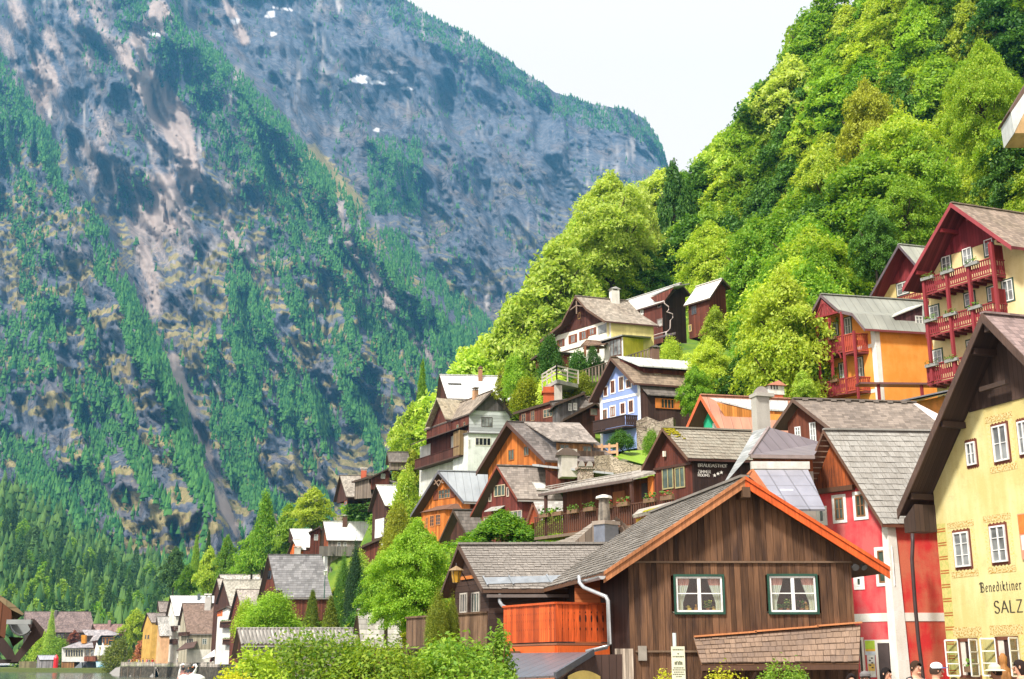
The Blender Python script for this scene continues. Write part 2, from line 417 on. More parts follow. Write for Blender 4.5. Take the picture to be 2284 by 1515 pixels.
  # ridge cap
  m3 = MB(); m3.beam(s.P(0, v0 - .02, .03), s.P(0, s.L, .03), .26, .07); s.part(m3, 'ridge_cap', mat, s.roofo)
  return s.roofo
 def gable_pts(s, v, w0=None, du=0, top=None):
  us = [s.ul - du] + [u for u, w in s.vg[1:-1] if s.ul < u < s.ur] + [s.ur + du]
  lo = s.wb if w0 is None else w0
  t = s.t + .01
  pts = [(s.ul - du, lo)] + [(u, max(min(s.rw(u) - t, top if top is not None else 1e9), lo)) for u in us] + [(s.ur + du, lo)]
  return [s.P(u, v, w) for u, w in pts]
 def walls(s, mat, side=None, upper=None, split=None, uname='gable_boarding', back=True, label=None, umat_side=None):
  """split: photo point whose height divides the lower wall from the boarded gable"""
  mb = MB(); v1 = s.L - .35; t = s.t + .01
  f = s.gable_pts(s.oh); mb.poly(f, 0)
  if back: mb.poly(s.gable_pts(v1)[::-1], 0)
  for u, rev in ((s.ul, 1), (s.ur, 0)):
   q = [s.P(u, s.oh, s.wb), s.P(u, v1, s.wb), s.P(u, v1, s.rw(u) - t), s.P(u, s.oh, s.rw(u) - t)]
   mb.poly(q[::-1] if rev else q, 1)
  s.wallo = s.part(mb, 'wall', [mat, side or mat], label=label)
  if upper:
   w0 = s.gp(*split)[1] if not isinstance(split, float) else split
   m2 = MB()
   # clip the gable at w0
   us = sorted([s.ul] + [u for u, w in s.vg if s.ul < u < s.ur] + [s.ur] + [s.ul + (s.ur - s.ul) * k / 40 for k in range(41)])
   top = [(u, s.rw(u) - t) for u in us if s.rw(u) - t > w0 + .02]
   if len(top) >= 2:
    pts = [(top[0][0], w0)] + top + [(top[-1][0], w0)]
    m2.prism([s.P(u, s.oh, w) + s.nG * .04 for u, w in pts], -s.nG * .03)
    s.part(m2, uname, upper)
  return s.wallo
 # ---- windows: box traced on the photo, laid on the wall plane it belongs to
 def frame_of(s, face, x0, y0, x1, y1, off=None):
  if face == 'g':
   v = s.oh if off is None else off
   q = [s.gp(x, y, v) for x, y in ((x0, y0), (x1, y0), (x1, y1), (x0, y1))]
   a, n = s.U, s.nG; mk = lambda k, w: s.P(k, v, w)
  else:
   u = (s.ur if face == 'r' else s.ul) if off is None else off
   q = [s.sp(x, y, u) for x, y in ((x0, y0), (x1, y0), (x1, y1), (x0, y1))]
   a, n = s.V, (s.nR if face == 'r' else -s.nR); mk = lambda k, w: s.P(u, k, w)
  k0 = (q[0][0] + q[3][0]) / 2; k1 = (q[1][0] + q[2][0]) / 2; w1 = (q[0][1] + q[1][1]) / 2; w0 = (q[2][1] + q[3][1]) / 2
  k0, k1 = min(k0, k1), max(k0, k1)
  return mk((k0 + k1) / 2, (w0 + w1) / 2), a, n, k1 - k0, abs(w1 - w0)
 def win(s, face, p0, p1, fr=(.75, .75, .72), cols=2, rows=3, gl=None, off=None, surround=None, sw=.1, fw=.06, shut=None, box=None, sill=None, name='window', parent=None, proud=.03):
  c, a, n, w, h = s.frame_of(face, *p0, *p1, off=off)
  mb = MB(); mats = [plain(fr, .5) if isinstance(fr, tuple) else fr]
  if surround:
   mats.append(plain(surround, .7)); W_, H_ = w + 2 * sw, h + 2 * sw
   for sx, sz, dx, dz in ((W_, sw, 0, h / 2 + sw / 2), (W_, sw, 0, -h / 2 - sw / 2), (sw, h, -w / 2 - sw / 2, 0), (sw, h, w / 2 + sw / 2, 0)):
    mb.box(c + a * dx + Z * dz + n * (proud * .5), a, n, Z, sx, proud, sz, 1)
  for sx, sz, dx, dz in ((w, fw, 0, h / 2 - fw / 2), (w, fw, 0, -h / 2 + fw / 2), (fw, h - 2 * fw, -w / 2 + fw / 2, 0), (fw, h - 2 * fw, w / 2 - fw / 2, 0)):
   mb.box(c + a * dx + Z * dz + n * (proud * .7), a, n, Z, sx, proud * 1.5, sz)
  for i in range(1, cols): mb.box(c + a * (-w / 2 + w * i / cols) + n * proud * .6, a, n, Z, fw * .9, proud * 1.3, h - 2 * fw)
  for j in range(1, rows): mb.box(c + Z * (-h / 2 + h * j / rows) + n * proud * .5, a, n, Z, w - 2 * fw, proud, fw * .45)
  if sill: mb.box(c - Z * (h / 2 + .05) + n * .06, a, n, Z, w + .16, .14, .05)
  o = s.part(mb, name, mats, parent)
  m2 = MB(); m2.box(c + n * (proud * .35), a, n, Z, w - fw * 1.2, .012, h - fw * 1.2); s.part(m2, 'pane', gl or (GL, GLD, GLG, GLW)[int(abs(c.x * 13.7 + c.z * 7.3)) % 4], o)
  if shut:
   for sg in (-1, 1):
    m3 = MB(); m3.box(c + a * sg * (w / 2 + w * .22) + n * .04, a, n, Z, w * .4, .04, h); s.part(m3, 'shutter', timber(shut), o)
  if box: flower_box(c - Z * (h / 2 + .16) + n * .18, a, n, w + .1, box)
  return o
 def panel(s, face, p0, p1, mat, d=.03, off=None, name='panel', parent=None, out=0.0):
  c, a, n, w, h = s.frame_of(face, *p0, *p1, off=off)
  mb = MB(); mb.box(c + n * (d / 2 + out), a, n, Z, w, d, h); return s.part(mb, name, mat, parent)
 def balcony(s, tl, tr, yb, d, mat, slat=.13, gap=.35, floor=None, off=None, sides=True, post=None, cut=False, rail2=None, sq=True):
  v = (s.oh if off is None else off) - d
  (u0, wa), (u1, wc) = s.gp(*tl, v=v), s.gp(*tr, v=v); wt = (wa + wc) / 2
  wb = (s.gp(tl[0], yb[0], v)[1] + s.gp(tr[0], yb[1], v)[1]) / 2
  o_mb = MB(); o_mb.hexa([s.P(u0, v, wb - .12), s.P(u1, v, wb - .12), s.P(u1, v + d, wb - .12), s.P(u0, v + d, wb - .12), s.P(u0, v, wb), s.P(u1, v, wb), s.P(u1, v + d, wb), s.P(u0, v + d, wb)])
  b = s.part(o_mb, 'balcony', floor or mat)
  mb = MB(); segs = [((u0, v), (u1, v), s.U, s.nG)]
  if sides: segs += [((u0, v + .06), (u0, v + d), s.V, -s.nR), ((u1, v + .06), (u1, v + d), s.V, s.nR)]
  for (ua, va), (ub, vb), ax, n in segs:
   A_, B_ = s.P(ua, va, 0), s.P(ub, vb, 0); l = (B_ - A_).length; dr = (B_ - A_).normalized()
   mb.box((A_ + B_) / 2 + Z * wt, dr, n, Z, l + .05, .1, .07); mb.box((A_ + B_) / 2 + Z * (wb + .08), dr, n, Z, l, .06, .08)
   k = max(1, int(l / slat))
   for i in range(k):
    q = A_ + dr * (l * (i + .5) / k)
    mb.box(q + Z * ((wt + wb) / 2 + .04), dr, n, Z, l / k * (1 - gap), .03, wt - wb - .16)
   mb.box((A_ + B_) / 2 + Z * (wb + (wt - wb) * .5) - n * .03, dr, n, Z, l - .02, .012, (wt - wb) * .3)
  s.part(mb, 'railing', mat if not rail2 else rail2, b)
  return b, (u0, u1, wb, wt, v)
 def chimney(s, p, wpx, top, mat, seg=-1, cap='slab', capmat=None, ratio=.8, parent=None, dpx=0, label=None):
  u, v, w = s.rp(*p, seg); c = s.P(u, v, w); k = (c - CAM).length / F * 1.0
  wd = wpx * k * .8; lo, hi = 0.0, 12.0
  for _ in range(40):
   m = (lo + hi) / 2
   if proj(c + Z * m)[1] > top: lo = m
   else: hi = m
  h = lo; mb = MB(); a, b_ = s.V, s.nR
  capmat = capmat or plain((.35, .34, .33))
  body = h if cap == 'none' else h * .72
  mb.box(c + Z * (body / 2 - .5), a, b_, Z, wd, wd * ratio, body + 1)
  if cap == 'slab':
   for i in (-1, 1):
    for j in (-1, 1): mb.box(c + Z * (body + h * .08) + a * i * wd * .36 + b_ * j * wd * ratio * .36, a, b_, Z, wd * .18, wd * .16, h * .18)
   mb.box(c + Z * (h - h * .05), a, b_, Z, wd * 1.3, wd * ratio * 1.3, h * .1, 1)
   mb.box(c + Z * (body + .001), a, b_, Z, wd * 1.1, wd * ratio * 1.1, h * .05, 1)
  elif cap == 'gable':
   for i in (-1, 1): mb.box(c + Z * (body + h * .06) + a * i * wd * .38, a, b_, Z, wd * .2, wd * ratio * .95, h * .12)
   mb.prism([c + Z * (body + h * .12) + a * x * wd * .68 + Z * z_ + b_ * (-wd * ratio * .62) for x, z_ in ((-1, 0), (1, 0), (0, h * .17))], b_ * wd * ratio * 1.24, 1)
  elif cap == 'pots':
   mb.box(c + Z * (body + h * .02), a, b_, Z, wd * 1.25, wd * ratio * 1.25, h * .08, 1)
   for i in (-1, 1):
    q = c + a * i * wd * .28 + Z * body
    mb.tube([q, q + Z * h * .22], wd * .16, 8, 0)
    mb.prism([q + a * math.cos(t) * wd * .24 + Z * (h * .18 + math.sin(t) * h * .12) - b_ * wd * .3 for t in np.linspace(0, math.pi, 7)], b_ * wd * .6, 1)
  o = s.part(mb, 'chimney', [mat, capmat], parent or s.roofo)
  return o
 def dormer_shed(s, pts, roofmat, wallmat, edge=None, t=.1, cheek=True, drop=3.0, name='dormer', seg=-1):
  """pts: four photo points of the dormer roof: back-left, back-right on the main slope; front-right, front-left at the same depth offset
  in front. Front wall falls from the front edge to the main slope."""
  bl, br = s.rp(*pts[0], seg), s.rp(*pts[1], seg)
  B0, B1 = s.P(*bl), s.P(*br)
  (u0, w0), (u1, w1) = s.vg[seg if seg != -1 else len(s.vg) - 2], s.vg[(seg + 1) if seg != -1 else len(s.vg) - 1]
  uf = pts[4]                                       # u of the dormer front
  f1, f0 = s.sp(*pts[2], uf), s.sp(*pts[3], uf)
  F1, F0 = s.P(uf, *f1), s.P(uf, *f0)
  mb = MB(); k = Z * t
  mb.hexa([B0 - k, B1 - k, F1 - k, F0 - k, B0, B1, F1, F0])
  o = s.part(mb, name, [roofmat])
  m2 = MB(); ins = s.V * .15; n = -s.nR * .12
  low = s.rw(uf) - .05
  a, b = F0 + ins + n - k * .9, F1 - ins + n - k * .9
  za = s.A.z + low
  m2.poly([Vector((a.x, a.y, za)), Vector((b.x, b.y, za)), b, a])
  m2.poly([Vector((a.x, a.y, za)), a, B0 + ins - k * 1.2]); m2.poly([b, Vector((b.x, b.y, za)), B1 - ins - k * 1.2])
  s.part(m2, 'dormer_wall', wallmat, o)
  return o, uf
def shake_rows(mb, a, b, c, d, rows, w, seed=1, lift=.03, mi=0, jit=.012):
 "split shingles in courses: a-b the eave, d-c the ridge; each shingle a slab with a real lower edge"
 rg = random.Random(seed); a, b, c, d = map(Vector, (a, b, c, d))
 n = (b - a).cross(d - a).normalized()
 if n.z < 0: n = -n
 for r in range(rows):
  t0, t1 = r / rows, min(1.0, (r + 1.25) / rows)
  l0, r0 = a.lerp(d, t0), b.lerp(c, t0); l1, r1 = a.lerp(d, t1), b.lerp(c, t1)
  l = (r0 - l0).length; x = 0.0
  while x < l - .01:
   ww = w * rg.uniform(.65, 1.35)
   if x + ww > l - w * .4: ww = l - x
   f0, f1 = x / l, min(1, (x + ww - .008) / l)
   h = lift * rg.uniform(.7, 1.4); dn = (l0 - l1).normalized() * rg.uniform(-jit, jit)
   p0, p1 = l0.lerp(r0, f0) + n * h + dn, l0.lerp(r0, f1) + n * h + dn
   q0, q1 = l1.lerp(r1, f0) + n * .004, l1.lerp(r1, f1) + n * .004
   mb.poly([p0, p1, q1, q0], mi); mb.poly([p0 - n * h * .98, p1 - n * h * .98, p1, p0], mi)
   x += ww
LEAFQ = {}
def flower_box(c, a, n, w, label, group=None, kind='r', gray=False):
 "a planter of flowers hooked on a rail: lifts off, so it is a thing of its own"
 root = empty('flower_box', c - Z * .1, label, 'flower box', group)
 mb = MB(); mb.box(c, a, n, Z, w, .2, .2); mb.build('planter', timber((.2, .12, .07)) if not gray else plain((.26, .26, .25)), root)
 rg = random.Random(int(c.x * 97 + c.z * 31)); m2 = MB()
 for i in range(int(34 * w) + 12):
  p = c + a * rg.uniform(-w / 2, w / 2) + n * rg.uniform(-.12, .14) + Z * rg.uniform(.06, .34)
  s_ = rg.uniform(.05, .1); x = Vector((rg.uniform(-1, 1), rg.uniform(-1, 1), rg.uniform(-.6, .6))).normalized(); y = x.orthogonal().normalized()
  m2.poly([p - x * s_, p + y * s_ * .7, p + x * s_, p - y * s_ * .7], 1 if (kind == 'r' and rg.random() < .25) else 0)
 m2.build('flowers', [leaves((.06, .16, .02), (.16, .3, .04)), leaves((.6, .03, .03), (.8, .2, .2))], root)
 return root

# ------------------------------------------------------------------ lettering: pen strokes swept with a broad nib
CAPS = {'A': (.8, [[(0, 0), (.4, 1), (.8, 0)], [(.15, .35), (.65, .35)]]), 'B': (.65, [[(.05, 0), (.05, 1), (.45, 1), (.58, .85), (.58, .65), (.45, .53), (.05, .53)], [(.45, .53), (.63, .38), (.63, .15), (.48, 0), (.05, 0)]]),
 'R': (.7, [[(.05, 0), (.05, 1), (.48, 1), (.62, .85), (.62, .65), (.48, .5), (.05, .5)], [(.35, .5), (.68, 0)]]), 'U': (.7, [[(.05, 1), (.05, .25), (.2, 0), (.5, 0), (.65, .25), (.65, 1)]]),
 'G': (.75, [[(.7, .8), (.55, 1), (.25, 1), (.05, .75), (.05, .25), (.25, 0), (.55, 0), (.7, .15), (.7, .45), (.42, .45)]]), 'S': (.62, [[(.56, .85), (.42, 1), (.2, 1), (.06, .85), (.06, .65), (.2, .53), (.44, .46), (.58, .33), (.58, .15), (.42, 0), (.18, 0), (.04, .16)]]),
 'T': (.7, [[(0, 1), (.7, 1)], [(.35, 1), (.35, 0)]]), 'H': (.72, [[(.06, 0), (.06, 1)], [(.66, 0), (.66, 1)], [(.06, .5), (.66, .5)]]), 'O': (.78, [[(.25, 0), (.05, .25), (.05, .75), (.25, 1), (.53, 1), (.73, .75), (.73, .25), (.53, 0), (.25, 0)]]),
 'F': (.6, [[(.06, 0), (.06, 1), (.58, 1)], [(.06, .52), (.45, .52)]]), 'Z': (.68, [[(.03, 1), (.64, 1), (.03, 0), (.66, 0)]]), 'I': (.24, [[(.12, 0), (.12, 1)]]), 'M': (.9, [[(.05, 0), (.08, 1), (.45, .3), (.82, 1), (.85, 0)]]),
 'E': (.6, [[(.56, 1), (.06, 1), (.06, 0), (.58, 0)], [(.06, .52), (.46, .52)]]), 'L': (.58, [[(.06, 1), (.06, 0), (.56, 0)]]), ' ': (.4, [])}
CAPS['\u00c4'] = (.8, CAPS['A'][1] + [[(.22, 1.16), (.3, 1.2)], [(.5, 1.16), (.58, 1.2)]])
BLACK = {'B': (.78, [[(.1, .95), (.2, 1.0), (.2, .08), (.1, 0)], [(.34, .05), (.34, .98)], [(.0, .8), (.1, .95)], [(.2, 1), (.5, .97), (.62, .85), (.62, .66), (.48, .54), (.2, .54)], [(.48, .54), (.66, .42), (.68, .15), (.5, 0), (.1, .02)]]),
 'e': (.42, [[(.34, .12), (.2, 0), (.08, .1), (.08, .5), (.22, .64), (.34, .52), (.3, .38), (.1, .3)]]), 'n': (.5, [[(.02, .58), (.1, .64), (.1, .04), (.16, 0)], [(.1, .55), (.28, .64), (.38, .54), (.38, .05), (.46, 0)]]),
 'd': (.5, [[(.38, .5), (.22, .62), (.08, .5), (.08, .1), (.22, 0), (.38, .1)], [(.22, .98), (.38, .78), (.38, .1)]]), 'i': (.24, [[(.02, .58), (.1, .64), (.1, .05), (.18, 0)], [(.09, .82), (.15, .86)]]),
 'k': (.46, [[(.02, .92), (.1, .98), (.1, .04)], [(.1, .4), (.26, .62), (.36, .52), (.14, .34), (.34, .06), (.42, 0)]]), 't': (.32, [[(.12, .86), (.12, .08), (.2, 0), (.28, .06)], [(.0, .62), (.26, .62)]]), 'r': (.36, [[(.02, .58), (.1, .64), (.1, .04), (.16, 0)], [(.1, .52), (.24, .64), (.34, .56)]])}
def strokes(o, ax, text, h, mat, parent, nib=.09, font=None, up=Z, sp=.14, ang=35, depth=.012, xs=1.0, name='lettering'):
 font = font or CAPS; mb = MB(); x = 0.0; ax = Vector(ax); n = ax.cross(up); o = Vector(o)
 nx, ny = math.cos(R(ang)) * nib / 2, math.sin(R(ang)) * nib / 2
 pt = lambda a, b: o + ax * (a * h * xs) + up * (b * h)
 for ch in text:
  w, ls = font.get(ch, (.5, []))
  for l in ls:
   for (x0, y0), (x1, y1) in zip(l, l[1:]):
    dx, dy = x1 - x0, y1 - y0; q = math.hypot(dx, dy) or 1e-6; px_, py_ = -dy / q * nib * .22, dx / q * nib * .22
    hexp = [(x0 + nx, y0 + ny), (x0 - nx, y0 - ny), (x1 - nx, y1 - ny), (x1 + nx, y1 + ny)]
    mb.poly([pt(x + a, b) + n * depth for a, b in hexp])
    mb.poly([pt(x + a, b) + n * (depth + .001) for a, b in ((x0 + px_, y0 + py_), (x0 - px_, y0 - py_), (x1 - px_, y1 - py_), (x1 + px_, y1 + py_))])
  x += w + sp
 return mb.build(name, mat, parent), x * h * xs
def text_width(text, font=None, sp=.14): return sum((font or CAPS).get(c, (.5, 0))[0] + sp for c in text) - sp
def star(mb, c, ax, n, r):
 mb.poly([Vector(c) + Vector(ax) * (r if k % 2 == 0 else r * .42) * math.sin(math.pi * k / 5) + Z * (r if k % 2 == 0 else r * .42) * math.cos(math.pi * k / 5) + n * .015 for k in range(10)])

# ------------------------------------------------------------------ tones
DK = (.075, .034, .02); DK2 = (.03, .016, .012); RB = (.17, .05, .026); ORG_ = (.5, .15, .03); WEA = (.2, .12, .075)
SH_G = (.3, .275, .255); SH_D = (.17, .15, .135); SH_L = (.42, .40, .37); MET = (.42, .45, .48); METW = (.74, .76, .77); WHT = (.78, .78, .75)
FR_W = (.78, .78, .75); FR_B = (.2, .07, .03); FR_T = (.4, .3, .18)
EDG = timber((.07, .04, .026)); EDG_L = timber((.25, .2, .16)); CONC = plaster((.4, .39, .37), (.26, .25, .24), .7)
def slab(pts, t, name, mat, parent=None, mats2=None):
 mb = MB(); p = [Vector(q) for q in pts]
 n = (p[1] - p[0]).cross(p[2] - p[0]).normalized(); n = n if n.z > 0 else -n
 mb.prism([q - n * t for q in p], n * t); return mb.build(name, mat, parent)
def rail_run(mb, A, B, zt, zb, slat=.12, gap=.12, t=.03, mi=0, cap=True):
 "boards standing side by side between two ground points; zt, zb at both ends"
 A, B = Vector(A), Vector(B); a2 = Vector((A.x, A.y, 0)); b2 = Vector((B.x, B.y, 0)); l = (b2 - a2).length; d = (b2 - a2) / l; n = Vector((d.y, -d.x, 0))
 k = max(1, int(l / slat))
 for i in range(k):
  f = (i + .5) / k; zT = zt[0] + (zt[1] - zt[0]) * f; zB = zb[0] + (zb[1] - zb[0]) * f
  q = a2 + d * l * f; mb.box(q + Z * (zT + zB) / 2, d, n, Z, l / k * (1 - gap), t, zT - zB, mi)
 if cap: mb.beam(a2 + Z * (zt[0] + .03), b2 + Z * (zt[1] + .03), .13, .06, mi=mi)
# ================================================================== the dark weathered house in front
def wooden_house():
 H = House('wooden_house', 'weathered dark brown board house with a bright orange right bargeboard and two white windows', 33, 0, 101, [cH(430, 815), cH(1355, 190), cB(575, 905)], L=8.5, zb=1.6, oh=.5, eo=.8, t=.12)
 brd = wallplanks((.16, .083, .045), (.045, .026, .02)); frg = random.Random(4)
 H.roof(shakes((.32, .295, .265), (.17, .155, .135)), edge=timber((.2, .11, .06)), courses={0: (22, .17, 3)}, barge=0, soffit=timber((.13, .06, .03)))
 for i, (mat_, nm, lab, hh) in enumerate(((timber((.42, .17, .07), .8), 'bargeboard', 'bare pale brown bargeboard', .2), (timber((.66, .11, .02), .9), 'bargeboard', 'bright orange painted bargeboard', .2))):
  (u0, w0), (u1, w1) = H.vg[i], H.vg[i + 1]; mb = MB()
  for dv, dw, h2 in ((-.06, .03, hh * .5), (-.02, -.08, hh)):
   mb.hexa([H.P(u0, dv, w0 + dw - h2), H.P(u1, dv, w1 + dw - h2), H.P(u1, dv + .045, w1 + dw - h2), H.P(u0, dv + .045, w0 + dw - h2), H.P(u0, dv, w0 + dw), H.P(u1, dv, w1 + dw), H.P(u1, dv + .045, w1 + dw), H.P(u0, dv + .045, w0 + dw)])
  H.part(mb, nm, mat_, H.roofo, lab)
 # board wall with two real window openings
 wins = [((890, 828), (1222, 1090)), ((1505, 825), (1835, 1090))]; op = []
 for a, b in wins:
  (u0, w1), (u1, w0) = H.gp(*cH(*a)), H.gp(*cH(*b)); op.append((u0 + .03, u1 - .03, w0 + .03, w1 - .03))
 wl = H.gp(*cH(1300, 750))[1]; mb = MB(); t = H.t + .02
 def tier(lo, hi, proud, off):
  u = H.ul
  while u < H.ur - .02:
   w_ = frg.uniform(.13, .2); u2 = min(u + w_, H.ur)
   top = lambda q: min(H.rw(q) - t, hi if hi is not None else 99)
   cuts = [(lo, None)]
   for (a, b, c, d) in op:
    if u2 > a + .005 and u < b - .005:
     new = []
     for (x, y) in cuts:
      yt = y if y is not None else 99
      if c > x and d < yt: new += [(x, c), (d, y)]
      else: new.append((x, y))
     cuts = new
   ep = frg.uniform(0, .012); dz = frg.uniform(-.012, .012)
   for x, y in cuts:
    t0, t1 = (top(u + .004), top(u2 - .004)) if y is None else (y, y)
    if min(t0, t1) <= x: t0, t1 = max(t0, x + .01), max(t1, x + .01)
    A_, B_ = H.P(u + .004, H.oh, 0) + H.nG * (proud + ep), H.P(u2 - .004, H.oh, 0) + H.nG * (proud + ep + dz * .6)
    k = -H.nG * .03
    mb.hexa([A_ + Z * x, B_ + Z * x, B_ + k + Z * x, A_ + k + Z * x, A_ + Z * t0, B_ + Z * t1, B_ + k + Z * t1, A_ + k + Z * t0])
   u = u2
 tier(H.wb, wl, .03, 0); tier(wl + .02, None, .05, .1)
 wall = H.part(mb, 'wall', brd, label='weathered front boarding')
 mb = MB()
 for u, rev in ((H.ul, 1), (H.ur, 0)):
  q = [H.P(u, H.oh, H.wb), H.P(u, H.L - .4, H.wb), H.P(u, H.L - .4, H.rw(u) - t), H.P(u, H.oh, H.rw(u) - t)]; mb.poly(q[::-1] if rev else q)
 mb.poly(H.gable_pts(H.L - .4)[::-1])
 H.part(mb, 'wall', planks((.06, .034, .028), .1, (.03, .02, .018)), label='side boarding coloured dark for shade')  # shade of the side walls is put into their darker boards
 mb = MB(); mb.box(H.P((H.ul + H.ur) / 2, H.oh, wl + .01) + H.nG * .06, H.U, H.V, Z, H.ur - H.ul, .07, .05)
 w2 = H.gp(*cH(850, 1333))[1]; ua, ub = H.gp(*cH(640, 1330))[0], H.gp(*cH(1040, 1330))[0]
 mb.box(H.P((ua + ub) / 2, H.oh, w2) + H.nG * .07, H.U, H.V, Z, ub - ua, .06, .05); H.part(mb, 'ledge', timber((.17, .11, .07)))
 mb = MB(); q = H.P(0, .25, H.rw(0) - .42); mb.box(q, H.U, H.V, Z, .2, .7, .28); H.part(mb, 'ridge_beam', timber((.1, .055, .03)))
 for (a, b), (u0, u1, w0, w1) in zip(wins, op):
  fo = MB(); c, ax, n, w, h = H.frame_of('g', *cH(*a), *cH(*b))
  for sx, sz, dx, dz in ((w, .06, 0, h / 2 - .03), (w, .06, 0, -h / 2 + .03), (.05, h - .12, -w / 2 + .025, 0), (.05, h - .12, w / 2 - .025, 0)): fo.box(c + ax * dx + Z * dz + n * .05, ax, n, Z, sx, .09, sz)
  o = H.part(fo, 'window', plain((.015, .07, .045), .5))
  s_ = MB(); W2, H2 = w - .12, h - .12
  for sg in (-1, 1):
   cx = c + ax * sg * W2 / 4; ww = W2 / 2
   for sx, sz, dx, dz in ((ww, .05, 0, H2 / 2 - .025), (ww, .05, 0, -H2 / 2 + .025), (.045, H2 - .1, -ww / 2 + .023, 0), (.045, H2 - .1, ww / 2 - .023, 0), (ww - .09, .025, 0, .02)):
    s_.box(cx + ax * dx + Z * dz + n * .035, ax, n, Z, sx, .05, sz)
  H.part(s_, 'sash', plain((.82, .82, .8), .4), o)
  g = MB(); g.box(c + n * .03, ax, n, Z, W2, .006, H2); H.part(g, 'pane', clear_glass(), o)
  rm = MB(); d = 1.3; e = lambda x, y, z_: c + ax * x * (W2 / 2 + .25) - n * y * d + Z * z_ * (H2 / 2 + .25)
  rm.poly([e(-1, 1, -1), e(1, 1, -1), e(1, 1, 1), e(-1, 1, 1)]); rm.poly([e(-1, 0, -1), e(-1, 1, -1), e(-1, 1, 1), e(-1, 0, 1)]); rm.poly([e(1, 0, -1), e(1, 0, 1), e(1, 1, 1), e(1, 1, -1)])
  rm.poly([e(-1, 0, -1), e(1, 0, -1), e(1, 1, -1), e(-1, 1, -1)]); rm.poly([e(-1, 0, 1), e(-1, 1, 1), e(1, 1, 1), e(1, 0, 1)])
  H.part(rm, 'reveal', plain((.3, .1, .06), .8), o)
  for sg in (-1, 1):                                   # tied-back white curtains with a rosy top
   cu = MB(); rows = []
   for j in range(9):
    f = j / 8; zz = H2 / 2 - f * H2 * .98; wd = W2 * (.3 if f < .15 else .3 - .15 * min(1, (f - .15) / .6)); row = []
    for i in range(15):
     x = sg * (W2 / 2 - wd * i / 14 + .0); row.append(c + ax * x + Z * zz - n * (.035 + .018 * math.sin(i * 2.6)))
    rows.append(row)
   for j in range(8):
    for i in range(14): cu.poly([rows[j][i], rows[j][i + 1], rows[j + 1][i + 1], rows[j + 1][i]], 1 if j < 2 else 0)
   H.part(cu, 'curtain', [leaves((.85, .84, .8), (.9, .88, .84), .4, 0, 0), plain((.75, .36, .3), .9)], o)
  sill = MB(); sill.box(c - Z * (H2 / 2 + .0) - n * .22, ax, n, Z, W2 + .2, .36, .03); H.part(sill, 'sill', plain((.5, .45, .38)), o)
  first = a[0] < 1000; rg = random.Random(8 if first else 9)
  spots = [(-.42, 'jar', .2, (.55, .12, .03)), (-.2, 'duck', .17, (.75, .5, .05)), (-.05, 'bottle', .2, (.6, .25, .03)), (.2, 'plant', .3, (.7, .6, .1)), (.34, 'duck', .14, (.6, .35, .08))] if first else [(-.25, 'plant', .2, (.25, .4, .1)), (-.08, 'plant', .34, (.6, .55, .15)), (.22, 'plant', .3, (.7, .3, .3)), (.33, 'bear', .28, (.55, .28, .08))]
  for fx, kd, hh, col in spots:
   b0 = c - Z * (H2 / 2 - .016) - n * .2 + ax * fx * W2; m = MB()
   names = {'jar': ('jar', 'brown clay jar at the left end of the window sill'), 'duck': ('figurine', 'yellow duck figurine %s on the indoor sill' % ('beside the bottle' if fx < 0 else 'near the right curtain')), 'bottle': ('bottle', 'orange bottle standing between the ducks and plant'), 'plant': ('potted_plant', '%s plant in a pot on the %s window sill' % ({-.25: 'low green', -.08: 'tall yellow flowering', .22: 'pink flowering', .2: 'yellow flowering'}.get(fx, ''), 'left' if first else 'right')), 'bear': ('figurine', 'brown bear figurine behind the right window glass')}[kd]
   if kd in ('jar', 'bottle'): m.tube([b0, b0 + Z * hh * .5, b0 + Z * hh * .7, b0 + Z * hh], [.04, .055, .025 if kd == 'bottle' else .045, .022 if kd == 'bottle' else .05], 10)
   elif kd == 'plant':
    root = empty(names[0], b0, names[1], 'plant')
    m.tube([b0, b0 + Z * .1], [.045, .065], 10); m.build('pot', plain((.4, .14, .06)), root); m = MB()
    for i in range(70):
     p = b0 + Z * rg.uniform(.1, hh) + ax * rg.uniform(-.1, .1) + n * rg.uniform(-.07, .07); x = Vector((rg.uniform(-1, 1), rg.uniform(-1, 1), rg.uniform(-1, 1))).normalized() * .03; y = x.orthogonal().normalized() * .022
     m.poly([p - x, p + y, p + x, p - y], 1 if rg.random() < .3 else 0)
    m.build('foliage', [leaves((.08, .2, .03), (.2, .32, .06)), plain(col, .6)], root); continue
   else:
    m.ball(b0 + Z * hh * .35, .07, .055, hh * .35, 10, 7); m.ball(b0 + Z * hh * .8 - ax * .02, .042, .04, .042, 9, 6); m.box(b0 + Z * hh * .78 - ax * .075, ax, n, Z, .05, .02, .015)
   tag(m.build(names[0], plain(col, .4), None), names[1], names[0].replace('_', ' '))
 # pale boards, box, lamp
 p0, p1 = cH(505, 1315), cH(625, 1515); mb = MB(); c, ax, n, w, h = H.frame_of('g', *p0, *p1, off=H.oh)
 for i in range(7): mb.box(c + ax * (-w / 2 + w * (i + .5) / 7) - Z * .4 + n * (.02 if i % 2 else .035), ax, n, Z, w / 7 * .94, .03, h + .8)
 H.part(mb, 'wall', wallplanks((.5, .42, .34), (.3, .24, .19)), label='pale bare boards at the left corner')
 tag(H.panel('g', cH(655, 1297), cH(710, 1393), plain((.3, .27, .23)), .14, name='meter_box'))
 mb = MB(); q = H.P(H.gp(*cH(2062, 765))[0], H.oh, H.gp(*cH(2062, 765))[1])
